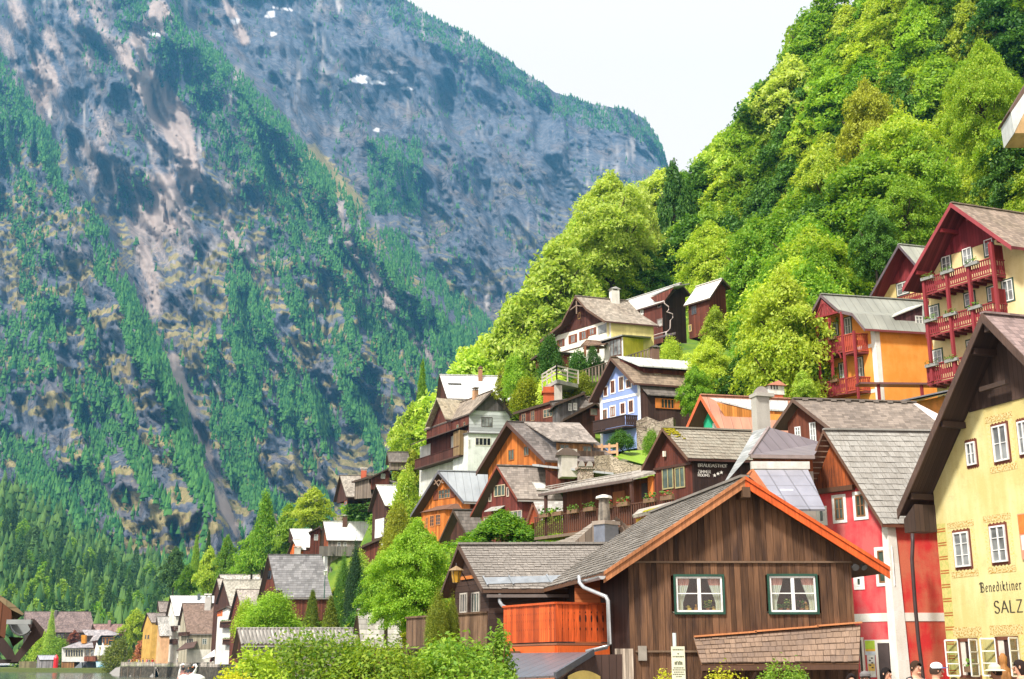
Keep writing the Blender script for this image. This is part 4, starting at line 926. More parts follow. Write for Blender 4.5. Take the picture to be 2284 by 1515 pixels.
# ================================================================== inn with the lettering and its balcony wing
def inn():
 H = House('inn', 'dark red brown inn with white lettering beside its boarded gable and a long balcony wing', 57, -52, 11, [cM(150, 968), cM(370, 542), cM(638, 862)], end=cM(1305, 0)[0], base=1180, oh=.4, eo=.3, t=.12)
 wood = planks((.13, .035, .022), .15, (.05, .018, .014)); dk = planks((.05, .026, .022), .16, (.03, .016, .015))
 H.walls(wood, dk); H.roof(shakes((.36, .335, .275), (.2, .175, .14)), edge=timber((.13, .07, .045)), courses={1: (10, .2, 9)}, barge=.16, soffit=timber((.07, .03, .022)))
 for a, b in (((368, 945), (487, 1190)), ((503, 955), (608, 1178))): H.win('g', cM(*a), cM(*b), fr=(.34, .3, .15), cols=2, rows=1, gl=GLG, fw=.06)
 m = MB(); a, b = H.gp(*cM(280, 985)), H.gp(*cM(650, 872)); m.beam(H.P(H.ul, H.oh, a[1]) + H.nG * .05, H.P(H.ur, H.oh, a[1]) + H.nG * .05, .08, .12); H.part(m, 'tie_beam', timber((.07, .03, .02)))
 m = MB(); m.box(H.P(H.gp(*cM(402, 820))[0], H.oh, H.gp(*cM(402, 820))[1]) + H.nG * .1, H.U, H.V, Z, .1, .1, .26); H.part(m, 'lamp', plain((.7, .66, .55)))
 white = plain((.8, .76, .72), .6)
 for txt, p, q, top in (('BR\u00c4UGASTHOF', (740, 932), (1050, 942), 898), ('ZIMMER', (738, 998), (872, 1002), 966), ('ROOMS', (738, 1034), (860, 1038), 1006)):
  (va, wa), (vb, wb_) = H.sp(*cM(*p)), H.sp(*cM(*q)); hh = H.sp(*cM(p[0], top))[1] - wa
  strokes(H.P(H.ur, va, (wa + wb_) / 2 - .1) + H.nR * .04, H.V, txt, hh, white, H.root, .2, CAPS, ang=15, xs=(vb - va) / (text_width(txt) * hh))
 m = MB()
 for x, y in ((914, 1023), (950, 1006), (985, 992)): v, w = H.sp(*cM(x, y)); star(m, H.P(H.ur, v, w - .1) + H.nR * .03, H.V, H.nR, .1)
 H.part(m, 'star', white)
 u, v, w = H.rp(*cM(410, 575)); m = MB(); rg = random.Random(2)
 for i in range(160):
  f = abs(rg.gauss(0, .28)); q = H.P(.02 + f * .7, rg.uniform(-.02, .5 + f * .2), H.rw(.02 + f * .7) + .03); r = rg.uniform(.03, .09); m.ball(q, r, r, r * .5, 6, 4)
 H.part(m, 'moss', plain((.3, .27, .02), .95, .1), H.roofo)
 # balcony wing: the wall runs on from the gable towards the back
 ueR = H.ul; d = -.75
 (uL, wL), (uR, wR) = H.gp(*cD(1185, 735), v=d), H.gp(*cD(1945, 478), v=d); we = (wL + wR) / 2
 wing = MB(); k = Z * .12; a, b = H.P(uL, d, we), H.P(ueR + .1, d, we); c_, e_ = H.P(ueR + .1, 2.6, we + .95), H.P(uL, 2.6, we + .95)
 wing.prism([a - k, b - k, c_ - k, e_ - k], k); wr = H.part(wing, 'roof', shingle((.42, .39, .35), .16, .14, (.26, .23, .2), line=.45), label='low shingled wing roof')
 m = MB(); m.beam(a - Z * .12, b - Z * .12, .12, .14); H.part(m, 'gutter', plain((.12, .085, .075), .5), wr)
 m = MB(); m.tube([H.P(uL + (ueR - uL) * f, d + .25, we + .22) for f in np.linspace(0.02, .95, 5)], .03, 5); m.tube([H.P(uL + (ueR - uL) * f, d + .25, we + .32) for f in np.linspace(0.02, .95, 5)], .03, 5)
 for f in np.linspace(.02, .95, 26): m.tube([H.P(uL + (ueR - uL) * f, d + .25, we + .08), H.P(uL + (ueR - uL) * f, d + .25, we + .33)], .014, 4)
 H.part(m, 'snow_guard', plain((.35, .32, .29)), wr)
 uW = H.gp(*cD(1365, 800), v=H.oh)[0]; m = MB(); m.poly([H.P(uW, H.oh, H.wb - 2), H.P(ueR, H.oh, H.wb - 2), H.P(ueR, H.oh, we + .1), H.P(uW, H.oh, we + .1)]); m.poly([H.P(uW, H.oh + 3, H.wb - 2), H.P(uW, H.oh, H.wb - 2), H.P(uW, H.oh, we + .1), H.P(uW, H.oh + 3, we + .9)])
 H.part(m, 'wall', planks((.2, .065, .03), .2, (.08, .03, .018)), label='brown boarded wing wall')
 for a_, b_, mt, nm in (((1745, 660), (1835, 775), timber((.36, .13, .05)), 'door'), ((1960, 600), (2002, 710), plain((.04, .03, .03)), 'door'), ((2008, 545), (2048, 700), timber((.7, .22, .05)), 'shutter')): H.panel('g', cD(*a_), cD(*b_), mt, .05, name=nm)
 zt = H.gp(*cD(1375, 850), v=d)[1]; zt2 = H.gp(*cD(1900, 728), v=d)[1]; zt = (zt + zt2) / 2; m = MB()
 fl = MB(); fl.hexa([H.P(uW - .6, d, zt - 1.15), H.P(H.ur + .3, d, zt - 1.15), H.P(H.ur + .3, H.oh, zt - 1.15), H.P(uW - .6, H.oh, zt - 1.15), H.P(uW - .6, d, zt - 1.0), H.P(H.ur + .3, d, zt - 1.0), H.P(H.ur + .3, H.oh, zt - 1.0), H.P(uW - .6, H.oh, zt - 1.0)])
 bal = H.part(fl, 'balcony', timber((.2, .14, .1)))
 A0, B0 = H.P(uW - .6, d, 0), H.P(H.ur + .3, d, 0); z0 = H.A.z + zt
 m.beam(Vector((A0.x, A0.y, z0)), Vector((B0.x, B0.y, z0)), .06, .06); rail_run(m, A0, B0, (z0 - .05, z0 - .05), (z0 - .95, z0 - .95), .16, .5, .03, cap=False); H.part(m, 'railing', timber((.1, .045, .03)), bal)
 rg = random.Random(5)
 for i, f in enumerate((.1, .2, .32, .44, .56, .68, .86, .97)):
  flower_box(Vector((A0.lerp(B0, f).x, A0.lerp(B0, f).y, z0 + .02)) + H.nG * .12, H.U, H.nG, .75, 'planter of %s on the inn balcony rail' % (('dark green leaves', 'trailing green leaves', 'bright green herbs', 'grey green leaves', 'red geraniums', 'red and white geraniums', 'red geraniums below the inn windows', 'pale flowers nearest the inn corner')[i]), 'flower boxes on the inn balcony', kind='r' if i > 3 else 'g')
 for px, py in (((1237, 735)), ((1880, 590))):
  u_, w_ = H.gp(*cD(px, py), v=d + .1); m = MB(); q = H.P(u_, d + .1, 0); m.box(Vector((q.x, q.y, H.A.z + (we + zt - 1) / 2)), H.U, H.V, Z, .12, .12, we - zt + 1); H.part(m, 'post', timber((.08, .035, .025)))
 # yellow ground floor wall with a mossy canopy
 q0, q1 = at(*cG(1500, 440), 49), at(*cG(1790, 372), 46.5); sl = [q0, q1, q1 + Vector((.5, 2.2, .5)), q0 + Vector((.5, 2.2, .5))]
 o = slab(sl, .12, 'canopy', shingle((.42, .38, .33), .2, .3, moss=.5), H.root)
 m = MB(); a, b = q0 + Vector((.2, .4, -.1)), q1 + Vector((.2, .4, -.1)); m.poly([a - Z * 2.2, b - Z * 2.2, b, a]); H.part(m, 'wall', plaster((.8, .5, .05)), label='yellow ground floor wall')
 m = MB()
 for i in range(160): f = rg.uniform(.25, .85); q = q0.lerp(q1, f) + Vector((.2, .5, .14)) * rg.uniform(.1, 1); r = rg.uniform(.04, .1); m.ball(q, r, r, r * .5, 6, 4)
 H.part(m, 'moss', plain((.3, .28, .02), .95, .1), o)
 return H
INN = inn()
# ================================================================== house with the purple-grey metal hip roof
def metal_house():
 P0 = at(*cM(1490, 535), 52); fl, fr = at(*cM(1290, 828), 48.5), at(*cM(1965, 838), 48.5); ll = at(*cM(985, 1178), 45.5); bk = at(*cM(1330, 575), 53.5); br = at(*cM(2060, 700), 53.5)
 root = empty('metal_roofed_house', (at(1750, 1300, 50).x, 50, 1.8), 'house with a purple grey sheet metal hip roof and a tall grey chimney', 'house')
 pur = metal((.23, .195, .215), .75, .45, .25); lil = metal((.33, .33, .39), .7, .35, .3, 1.1)
 m = MB(); m.poly([fl, fr, br, P0]); m.poly([fl, P0, bk, ll], 1); m.poly([P0, br, bk]); r = m.build('roof', [pur, shingle((.34, .355, .35), .35, .5, (.26, .275, .275), line=.6)], root)
 m = MB(); m.beam(fl + Vector((0, -.1, -.08)), fr + Vector((0, -.1, -.08)), .2, .14); m.beam(fl, P0, .12, .08); m.build('gutter', plain((.25, .2, .19), .5), r)
 w0, w1 = at(*cM(1320, 850), 49), at(*cM(1950, 850), 49); w2 = at(*cM(1950, 925), 49); m = MB(); m.poly([Vector((w0.x, 49, w2.z - .3)), Vector((w1.x, 49, w2.z - .3)), w1, w0]); m.poly([Vector((w0.x, 49, 2)), Vector((w1.x, 49, 2)), Vector((w1.x, 49, w2.z - .3)), Vector((w0.x, 49, w2.z - .3))], 1)
 m.build('wall', [planks((.4, .1, .03), .3, (.2, .06, .02)), plaster((.5, .45, .4))], root)
 g0, g1 = at(*cM(1300, 940), 48.2), at(*cM(1915, 942), 48.2); m = MB(); m.beam(g0, g1, .25, .3); m.build('box_gutter', plain((.62, .6, .56), .4), root)
 a, b, c, d = at(*cM(1318, 985), 48), at(*cM(1905, 985), 48), at(*cM(1790, 1400), 44.2), at(*cM(1610, 1400), 44.2)
 r2 = slab([a, b, Vector((b.x - .4, 44.2, c.z)), d], .08, 'roof', lil, root); r2['label'] = 'pale lilac lower roof'
 m = MB(); q = at(*cM(1690, 1235), 45.8); m.box(q, (1, 0, 0), (0, .6, .5), (0, -.5, .6), .5, .7, .06); m.build('skylight', plain((.5, .55, .66), .2), r2)
 m = MB(); e0, e1 = at(*cM(1270, 1045), 47), at(*cM(1312, 1000), 48.05); m.poly([e0, at(*cM(1460, 1210), 45.5), a]); m.beam(e0, e1, .1, .12); m.beam(a - Z * .05, d - Z * .05, .1, .14); m.build('bargeboard', timber((.38, .12, .04)), root)
 p = at(*cM(1415, 560), 54); t = at(*cM(1415, 205), 54); w = 170 / 4.735 / F * 54; m = MB(); m.box(Vector((p.x, 54, (p.z + t.z) / 2 - .4)), (.96, .28, 0), (-.28, .96, 0), Z, w * .92, w * .7, t.z - p.z + 1)
 m.box(t, (.96, .28, 0), (-.28, .96, 0), Z, w * 1.25, w * 1.0, .16); m.prism([t + Vector((math.cos(x) * .3 - .05, -.25, math.sin(x) * .32 + .08)) for x in np.linspace(0, math.pi, 9)], (0, .5, 0), 1); m.build('chimney', [plaster((.46, .44, .4), (.36, .34, .3)), plain((.3, .27, .25))], r)
 for x, y in ((fl.x, 48.5), (fr.x, 48.5)): GROUND.append((x, y, 2.0))
 FOOT.append((root.location.x, 50, 4.5))
metal_house()
# ================================================================== green gabled house with the orange bargeboards
def green_house():
 H = House('green_gabled_house', 'house with a green gable, orange red bargeboards and orange boarded dormer', 74, -48, 12, [cM(615, 545), cM(770, 195), cM(1010, 600)], end=cM(1710, 0)[0], base=1100, oh=.9, eo=.35, t=.18)
 H.walls(plaster((.03, .45, .24), (.03, .38, .2)), planks((.6, .22, .05), .2))
 orr = timber((.62, .13, .05), .4); H.roof(metal((.5, .24, .16), .6, .5, .1), edge=orr, barge=.3, bmat=orr, soffit=timber((.16, .07, .05)))
 H.panel('g', cM(902, 490), cM(950, 600), plain((.75, .72, .68)), .04, name='door'); m = MB(); m.ball(H.P(H.gp(*cM(822, 362))[0], H.oh, H.gp(*cM(822, 362))[1]), .1, .08, .26); H.part(m, 'ornament', timber((.45, .18, .05)))
 o, uf = H.dormer_shed((cM(862, 225), cM(1690, 255), cM(1690, 352), cM(1300, 335), H.vg[-1][0] * .55), metal((.62, .64, .63), .5, .4, .3), planks((.72, .3, .07), .16, (.5, .16, .03)), seg=1)
 q = H.sp(*cM(900, 240), uf), H.sp(*cM(1310, 342), uf)
 m = MB(); B = H.P(*H.rp(*cM(935, 260), 1)); 
 a_, b_, c_, d_ = [H.P(uf, *H.sp(*cM(x, y), uf)) for x, y in ((940, 275), (1305, 360), (1305, 640), (1130, 600))]
 m.poly([d_, c_, b_, a_]); H.part(m, 'dormer_wall', planks((.72, .3, .07), .16, (.5, .16, .03)), o)
 for x0, y0, x1, y1 in ((1212, 458, 1250, 568),): H.win('r', cM(x0, y0), cM(x1, y1), fr=FR_W, cols=2, rows=2, off=uf + .05)
 H.panel('r', cM(1500, 400), cM(1625, 520), timber((.8, .33, .07)), .06, off=uf, name='dormer_wall')
 # white chimney house on the ridge
 p, t = at(*cM(1545, 245), 77), at(*cM(1545, 62), 77); w = 205 / 4.735 / F * 77; z = lambda y: at(*cM(1545, y), 77).z; m = MB(); X = H.V; Y_ = H.nR
 c = Vector((p.x, 77, 0)); m.box(c + Z * (z(225) - .4), X, Y_, Z, w * .75, w * .7, 1.6, 2); m.box(c + Z * (z(160)), X, Y_, Z, w * .88, w * .75, z(115) - z(205)); m.prism([c + Z * z(112) + X * i * w * .56 - Y_ * w * .5 for i in (-1, 1)] + [c + Z * z(60) + X * w * .1 - Y_ * w * .5], Y_ * w, 1)
 for i in (-1, 0, 1): m.box(c + Z * z(130) + X * i * .16 * w + Y_ * w * .38 - X * w * .12, X, Y_, Z, .07 * w, .03, .2 * w, 3)
 H.part(m, 'chimney', [plaster((.8, .79, .76)), plain((.6, .25, .18)), plain((.55, .12, .05)), plain((.05, .05, .05))], H.roofo)
 return H
green_house()
def house_dark_roof():
 H = House('brown_house', 'red brown boarded house with a broad dark shingle roof and white attic windows', 62, -45, 8, [cM(1535, 540), cM(1745, 235), cA(305, 1510)], end=cA(835, 0)[0], base=1260, oh=.5, eo=.35, t=.14)
 H.walls(planks((.17, .05, .025), .2, (.07, .025, .016))); H.roof(shingle((.24, .2, .17), .16, .3, (.18, .15, .13), line=.5), edge=timber((.13, .08, .06)), barge=.2)
 m = MB(); (u1, w1) = H.vg[-1]; a, b = H.P(0, H.L, 0), H.P(u1, H.L, w1); c = H.P(u1, H.L + 1.0, w1); e = b - H.V * 0; m.poly([a, b, c]); m.poly([a + Z * .02 - H.V * .0, a + Z * .02 + H.V * -.25, b + Z * .03 - H.V * .45, b + Z * .02]); H.part(m, 'flashing', plain((.66, .6, .57), .5), H.roofo)
 rg = random.Random(3)
 for i in range(8):
  v = H.L * (.08 + .115 * i); m = MB(); m.box(H.P(.12, v, H.rw(.12) + .06), H.V, H.nR, Z, .3, .14, .1); H.part(m, 'ridge_vent', plain((.2, .17, .15)), H.roofo)
 for a, b in (((58, 128), (90, 195)), ((140, 104), (174, 214))): H.win('g', cB(*a), cB(*b), fr=(.78, .8, .8), cols=2, rows=3, gl=GLC)
 return H
house_dark_roof()
def small_orange():
 H = House('orange_house', 'small orange boarded house between the dark shingle roof and the yellow house eaves', 68, -35, 14, [cA(840, 1400), cA(1010, 1300), cA(1100, 1345)], L=5, base=1120, oh=.4, eo=.2, t=.15)
 H.walls(planks((.6, .2, .04), .25)); H.roof(metal((.3, .3, .32), .5), edge=timber((.1, .07, .07)), barge=.18); H.win('g', cA(958, 1385), cA(985, 1462), fr=(.4, .3, .2), cols=2, rows=3)
 a, b, c, d = at(*cA(705, 1338), 69), at(*cA(1060, 1262), 66), at(*cA(1075, 1290), 69), at(*cA(860, 1350), 72)
 m = MB(); m.poly([a - Z * .1, b - Z * .1, c + Z * .2, d + Z * .2]); m.prism([a, b, b + Z * .25 + H.V * 1.5, a + Z * .25 + H.V * 1.5], Z * .08); m.poly([a - Z * 1.0 + H.V, b - Z * 1 + H.V, b + H.V * .9, a + H.V * .9], 1); H.part(m, 'canopy', [metal((.2, .2, .22)), plain((.75, .28, .06))])
small_orange()

# ================================================================== the two hotels
REDB = (.25, .03, .037)
def posts_on(H, pts, d, mat, s=.13):
 for (x, y0, y1) in pts:
  m = MB(); v = H.oh - d; u, w1 = H.gp(*cA(x, y0), v=v); w0 = H.gp(*cA(x, y1), v=v)[1]; m.box(H.P(u, v, (w0 + w1) / 2), H.U, H.V, Z, s, s, w1 - w0); H.part(m, 'post', mat)
def yellow_hotel():
 H = House('yellow_hotel', 'cream yellow hotel with three long dark red balconies and a red gable', 72, -58, 20, [cA(752, 608), cA(1060, 66), cA(1445, 338)], L=13, base=1020, oh=1.5, eo=.5, t=.2)
 cream = plaster((.8, .67, .38), (.7, .55, .27), .7); red = timber(REDB, .35)
 H.walls(cream, plaster((.86, .62, .2)), upper=planks((.24, .028, .036), .22, (.15, .018, .024)), split=cA(1120, 375))
 H.roof(shingle((.27, .21, .17), .3, .25, (.2, .16, .12), moss=.35), edge=timber((.3, .05, .06), .4), barge=.3, soffit=planks((.2, .035, .04), .2))
 for f in (.25, .75):
  for (u, w) in (H.vg[0], H.vg[-1]): m = MB(); m.beam(H.P(u * f, .1, H.rw(u * f) - .35), H.P(u * f, H.oh + .1, H.rw(u * f) - .35), .2, .24); H.part(m, 'purlin', red)
 lv = [((872, 565), (1302, 412), (655, 520), 0), ((893, 838), (1320, 685), (925, 795), 1), ((900, 1110), (1330, 1000), (1212, 1130), 2)]
 names = ('top', 'middle', 'lowest')
 for tl, tr, yb, i in lv:
  yb0, yb1 = cA(0, yb[0])[1], cA(0, yb[1])[1]
  b, (ua, ub, wb, wt, v) = H.balcony(cA(*tl), cA(*tr), (yb0, yb1), 1.15, red, slat=.16, gap=.45, floor=timber((.24, .035, .04)))
  m = MB(); n = 9
  for k in range(n): f = (k + .5) / n; m.beam(H.P(ua + (ub - ua) * f, v - .1, wb - .2), H.P(ua + (ub - ua) * f, H.oh, wb - .2), .12, .14)
  H.part(m, 'joist', timber((.16, .03, .03)), b)
  for f, kk in ((.12, 'left post'), (.42, 'middle posts'), (.78, 'right post')):
   if i == 2 and f > .5: continue
   flower_box(H.P(ua + (ub - ua) * f, v - .14, wt - .05), H.U, H.nG, .95, 'grey planter on the %s red hotel balcony by the %s' % (names[i], kk), 'planters on the yellow hotel balconies', 'g', True)
  if i < 2:                                                # partition panel at the right end
   m = MB(); m.box(H.P(ub + .02, v + .55, wt + .45), H.V, H.U, Z, 1.05, .05, 1.0); H.part(m, 'partition', planks((.3, .03, .03), .15), b)
 posts_on(H, [(885, 540, 1215), (1030, 510, 1170), (1170, 460, 1150), (1315, 315, 1100)], 1.2, red, .17)
 for a, b in (((1003, 405), (1060, 500)), ((1137, 352), (1194, 455)), ((1275, 295), (1330, 400)), ((925, 722), (983, 800)), ((1150, 638), (1212, 720)), ((1297, 600), (1345, 690)), ((948, 1002), (1005, 1090)), ((1165, 940), (1215, 1030))):
  H.win('g', cA(*a), cA(*b), fr=(.8, .8, .78), cols=2, rows=2, gl=GLC, surround=(.045, .09, .06), sw=.09)
 H.win('g', cA(1392, 556), cA(1458, 692), fr=(.8, .8, .78), cols=2, rows=2, gl=GLC, surround=(.045, .09, .06), sw=.09)
 H.panel('g', cA(890, 690), cA(918, 790), plain((.05, .03, .03)), .05, name='door')
 return H
YHO = yellow_hotel()
def back_wing():
 H = House('hotel_wing', 'steep dark red gabled hotel wing behind the orange hotel roof', 94, -58, 16, [cA(530, 682), cA(726, 330), cA(850, 470)], L=7, base=820, oh=1.2, eo=.35, t=.2)
 H.walls(plaster((.88, .68, .3)), upper=planks((.24, .03, .035), .2), split=cA(740, 570)); H.roof(metal((.42, .43, .38), .6), edge=timber((.13, .12, .13)), barge=.28, bmat=timber((.12, .09, .11)), soffit=planks((.2, .03, .035), .2))
 H.balcony(cA(640, 690), cA(872, 635), (cA(0, 745)[1], cA(0, 700)[1]), .9, timber(REDB, .35), .16, .4)
 H.win('g', cA(718, 572), cA(790, 650), cols=2, rows=2, gl=GLC, surround=(.05, .07, .05))
back_wing()
def orange_hotel():
 H = House('orange_hotel', 'bright orange hotel with carved dark red gable balconies and a grey sheet roof', 82, -52, 12, [cA(122, 852), cA(230, 648), cA(345, 748), cA(432, 768), cA(512, 866)], end=cA(885, 0)[0], base=1000, oh=1.1, eo=.4, t=.15)
 red = timber(REDB, .35); ora = plaster((.88, .37, .085), (.8, .3, .05), .8)
 H.walls(ora, ora); H.roof(metal((.3, .31, .27), .6, .45, .15), edge=timber((.13, .12, .13)), barge=.22, bmat=timber((.15, .11, .12)), soffit=timber((.2, .05, .05)))
 m = MB(); wht = plaster((.85, .83, .78)); zt = H.rw(H.ur) - .2
 for z0, z1 in ((H.wb, zt),):
  m.box(H.P(H.ur, H.oh, (z0 + z1) / 2) - H.U * .16 + H.nG * .01, H.U, H.V, Z, .34, .02, z1 - z0); m.box(H.P(H.ur, H.oh, (z0 + z1) / 2) + H.V * .16 + H.nR * .01, H.V, H.nR, Z, .34, .02, z1 - z0)
 for p in ((490, 990), (510, 1275)): w = H.gp(*cA(*p))[1]; m.box(H.P(H.ur - .9, H.oh, w) + H.nG * .012, H.U, H.V, Z, 1.9, .024, .26)
 H.part(m, 'painted_band', wht)
 d = 1.1; v = H.oh - d
 for tl, tr, yb, rng2 in (((205, 960), (365, 905), (1035, 1020), 0), ((215, 1225), (380, 1180), (1310, 1270), 1)):
  b, (ua, ub, wb, wt, vv) = H.balcony(cA(*tl), cA(*tr), (cA(0, yb[0])[1], cA(0, yb[1])[1]), d, red, .13, .4, timber((.2, .04, .04)))
  m = MB(); r0, r1 = cA(tr[0], tr[1] - 10), cA(tr[0] + 75, tr[1] + 6)
  H.balcony(cA(tr[0], tr[1] - 5), cA(tr[0] + 70, tr[1] + 5), (cA(0, yb[1] - 5)[1], cA(0, yb[1] + 5)[1]), d, timber((.42, .07, .04), .35), .13, .4, timber((.2, .04, .04)))
  for f, kk in ((.2, 'left'), (.7, 'right')): flower_box(H.P(ua + (ub - ua) * f, vv - .14, wt - .04), H.U, H.nG, .6, 'orange brown planter on the %s orange hotel balcony, %s one of two' % (('upper', 'lower')[rng2], kk), 'planters on the orange hotel balconies', 'g')
 posts_on(H, [(206, 850, 1310), (284, 800, 1300), (361, 760, 1290), (440, 880, 1320)], d + .03, red, .12)
 m = MB()                                                     # arches between the posts, carved gable
 for x0, x1, y, r in ((208, 284, 1045, 42), (286, 361, 1020, 45)):
  (u0, w0), (u1, w1) = H.gp(*cA(x0, y + r), v=v), H.gp(*cA(x1, y + r), v=v); rr = (u1 - u0) / 2; cc = H.P((u0 + u1) / 2, v, (w0 + w1) / 2)
  pts = [cc + H.U * rr * math.cos(t) + Z * rr * 1.15 * math.sin(t) for t in np.linspace(0, math.pi, 11)]
  m = MB()
  for a, b in zip(pts, pts[1:]): m.beam(a, b, .08, .09)
  H.part(m, 'arch', red)
 m = MB()
 (u0, w0), (u1, w1) = H.gp(*cA(195, 800), v=v), H.gp(*cA(310, 745), v=v)
 wt_ = min(w0, w1); m.beam(H.P(u0 - .3, v, wt_), H.P(u1 + .5, v, wt_), .1, .14)
 for t in (-.5, -.25, 0, .25, .5): m.beam(H.P((u0 + u1) / 2 + t * (u1 - u0), v, wt_), H.P((u0 + u1) / 2 + t * .3, v, wt_ + .9), .05, .06)
 H.part(m, 'carved_trim', red)
 m = MB(); m.poly([H.P(u0, v + .03, wt_), H.P(u1 + .2, v + .03, wt_), H.P(0, v + .03, -.35)]); H.part(m, 'gable_boarding', planks((.36, .07, .07), .12))
 for a, b, g in (((290, 832), (340, 912), 0), ((385, 797), (424, 905), 0), ((457, 1052), (500, 1180), 0), ((250, 1122), (285, 1208), 0), ((352, 1087), (395, 1180), 0)): H.win('g', cA(*a), cA(*b), cols=2, rows=2, gl=GLC, surround=(.045, .08, .055), sw=.08)
 # dormer with a pale roof
 (u1, w1) = H.vg[-1]; uf = u1 * .86
 fx = [H.P(uf, *H.sp(*cA(x, y), uf)) for x, y in ((700, 790), (885, 715), (885, 880), (740, 865))]
 m = MB(); back = -H.nR * 2.2 + Z * .35; m.prism([fx[0], fx[1], fx[1] + back, fx[0] + back], Z * .08); o = H.part(m, 'dormer', metal((.7, .71, .66), .4))
 m = MB(); m.poly([p - H.nR * .15 for p in (fx[3], fx[2], fx[1], fx[0])]); H.part(m, 'dormer_wall', planks((.1, .04, .045), .2), o); H.win('r', cA(834, 786), cA(880, 855), cols=2, rows=3, off=uf - .1, parent=o, gl=GLC)
 # dark red canopy below
 a, b = at(*cA(482, 1218), 78), at(*cA(1060, 1224), 74); m = MB(); dv = H.V * .3 + Vector((-.2, 1.4, .12)); m.prism([a, b, b + dv, a + dv], Z * .12)
 o = H.part(m, 'canopy', plain((.13, .05, .05), .5))
 for f in (.22, .7): q = a.lerp(b, f) + dv * .2; m = MB(); m.box(q - Z * 1.5, H.V, H.nR, Z, .16, .16, 3); H.part(m, 'post', red, o)
 m = MB(); a, b, c, d_ = at(*cA(108, 1010), 85), at(*cA(205, 860), 86), at(*cA(205, 1110), 86), at(*cA(112, 1105), 85); m.prism([a, b, c, d_], Vector((.8, 1.2, 0))); H.part(m, 'side_roof', planks((.17, .045, .045), .2))
 m = MB(); m.tube([at(*cA(x, y), 84) for x, y in ((112, 1110), (135, 1130), (200, 1138), (208, 1310))], .07, 6); H.part(m, 'downpipe', plain((.6, .58, .55)))
orange_hotel()
# the corner of a white oriel that reaches in from the right edge
def oriel():
 Y = 74; a, b, c, d = at(2284, 175, Y), at(2253, 247, Y), at(2262, 297, Y), at(2300, 297, Y); root = empty('white_oriel', Vector((c.x + 2, Y + 1, c.z - 8)), 'white oriel with a slanting roof edge jutting in among the trees', 'house')
 g = lambda x, y: at(x, y, Y)
 m = MB(); m.prism([g(2255, 250), c, g(2284, 252), g(2345, 120)], (.3, 2.5, 0)); m.prism([g(2360, 290), g(2400, 290), g(2400, 700), g(2360, 700)], (.3, 2, 0)); m.build('wall', plaster((.66, .69, .68)), root)
 m = MB(); m.prism([g(2263, 297), g(2345, 297), g(2345, 150), g(2284, 253)], (.3, 2.4, 0)); m.build('soffit', plaster((.55, .36, .18)), root)
 m = MB(); m.prism([g(2251, 248), g(2255, 251), g(2345, 121), g(2340, 100)], (.3, 2.8, 0)); m.build('roof', timber((.13, .08, .06)), root); GROUND.append((c.x + 2, Y + 1, c.z - 9)); FOOT.append((c.x + 2, Y + 1, 3))
oriel()
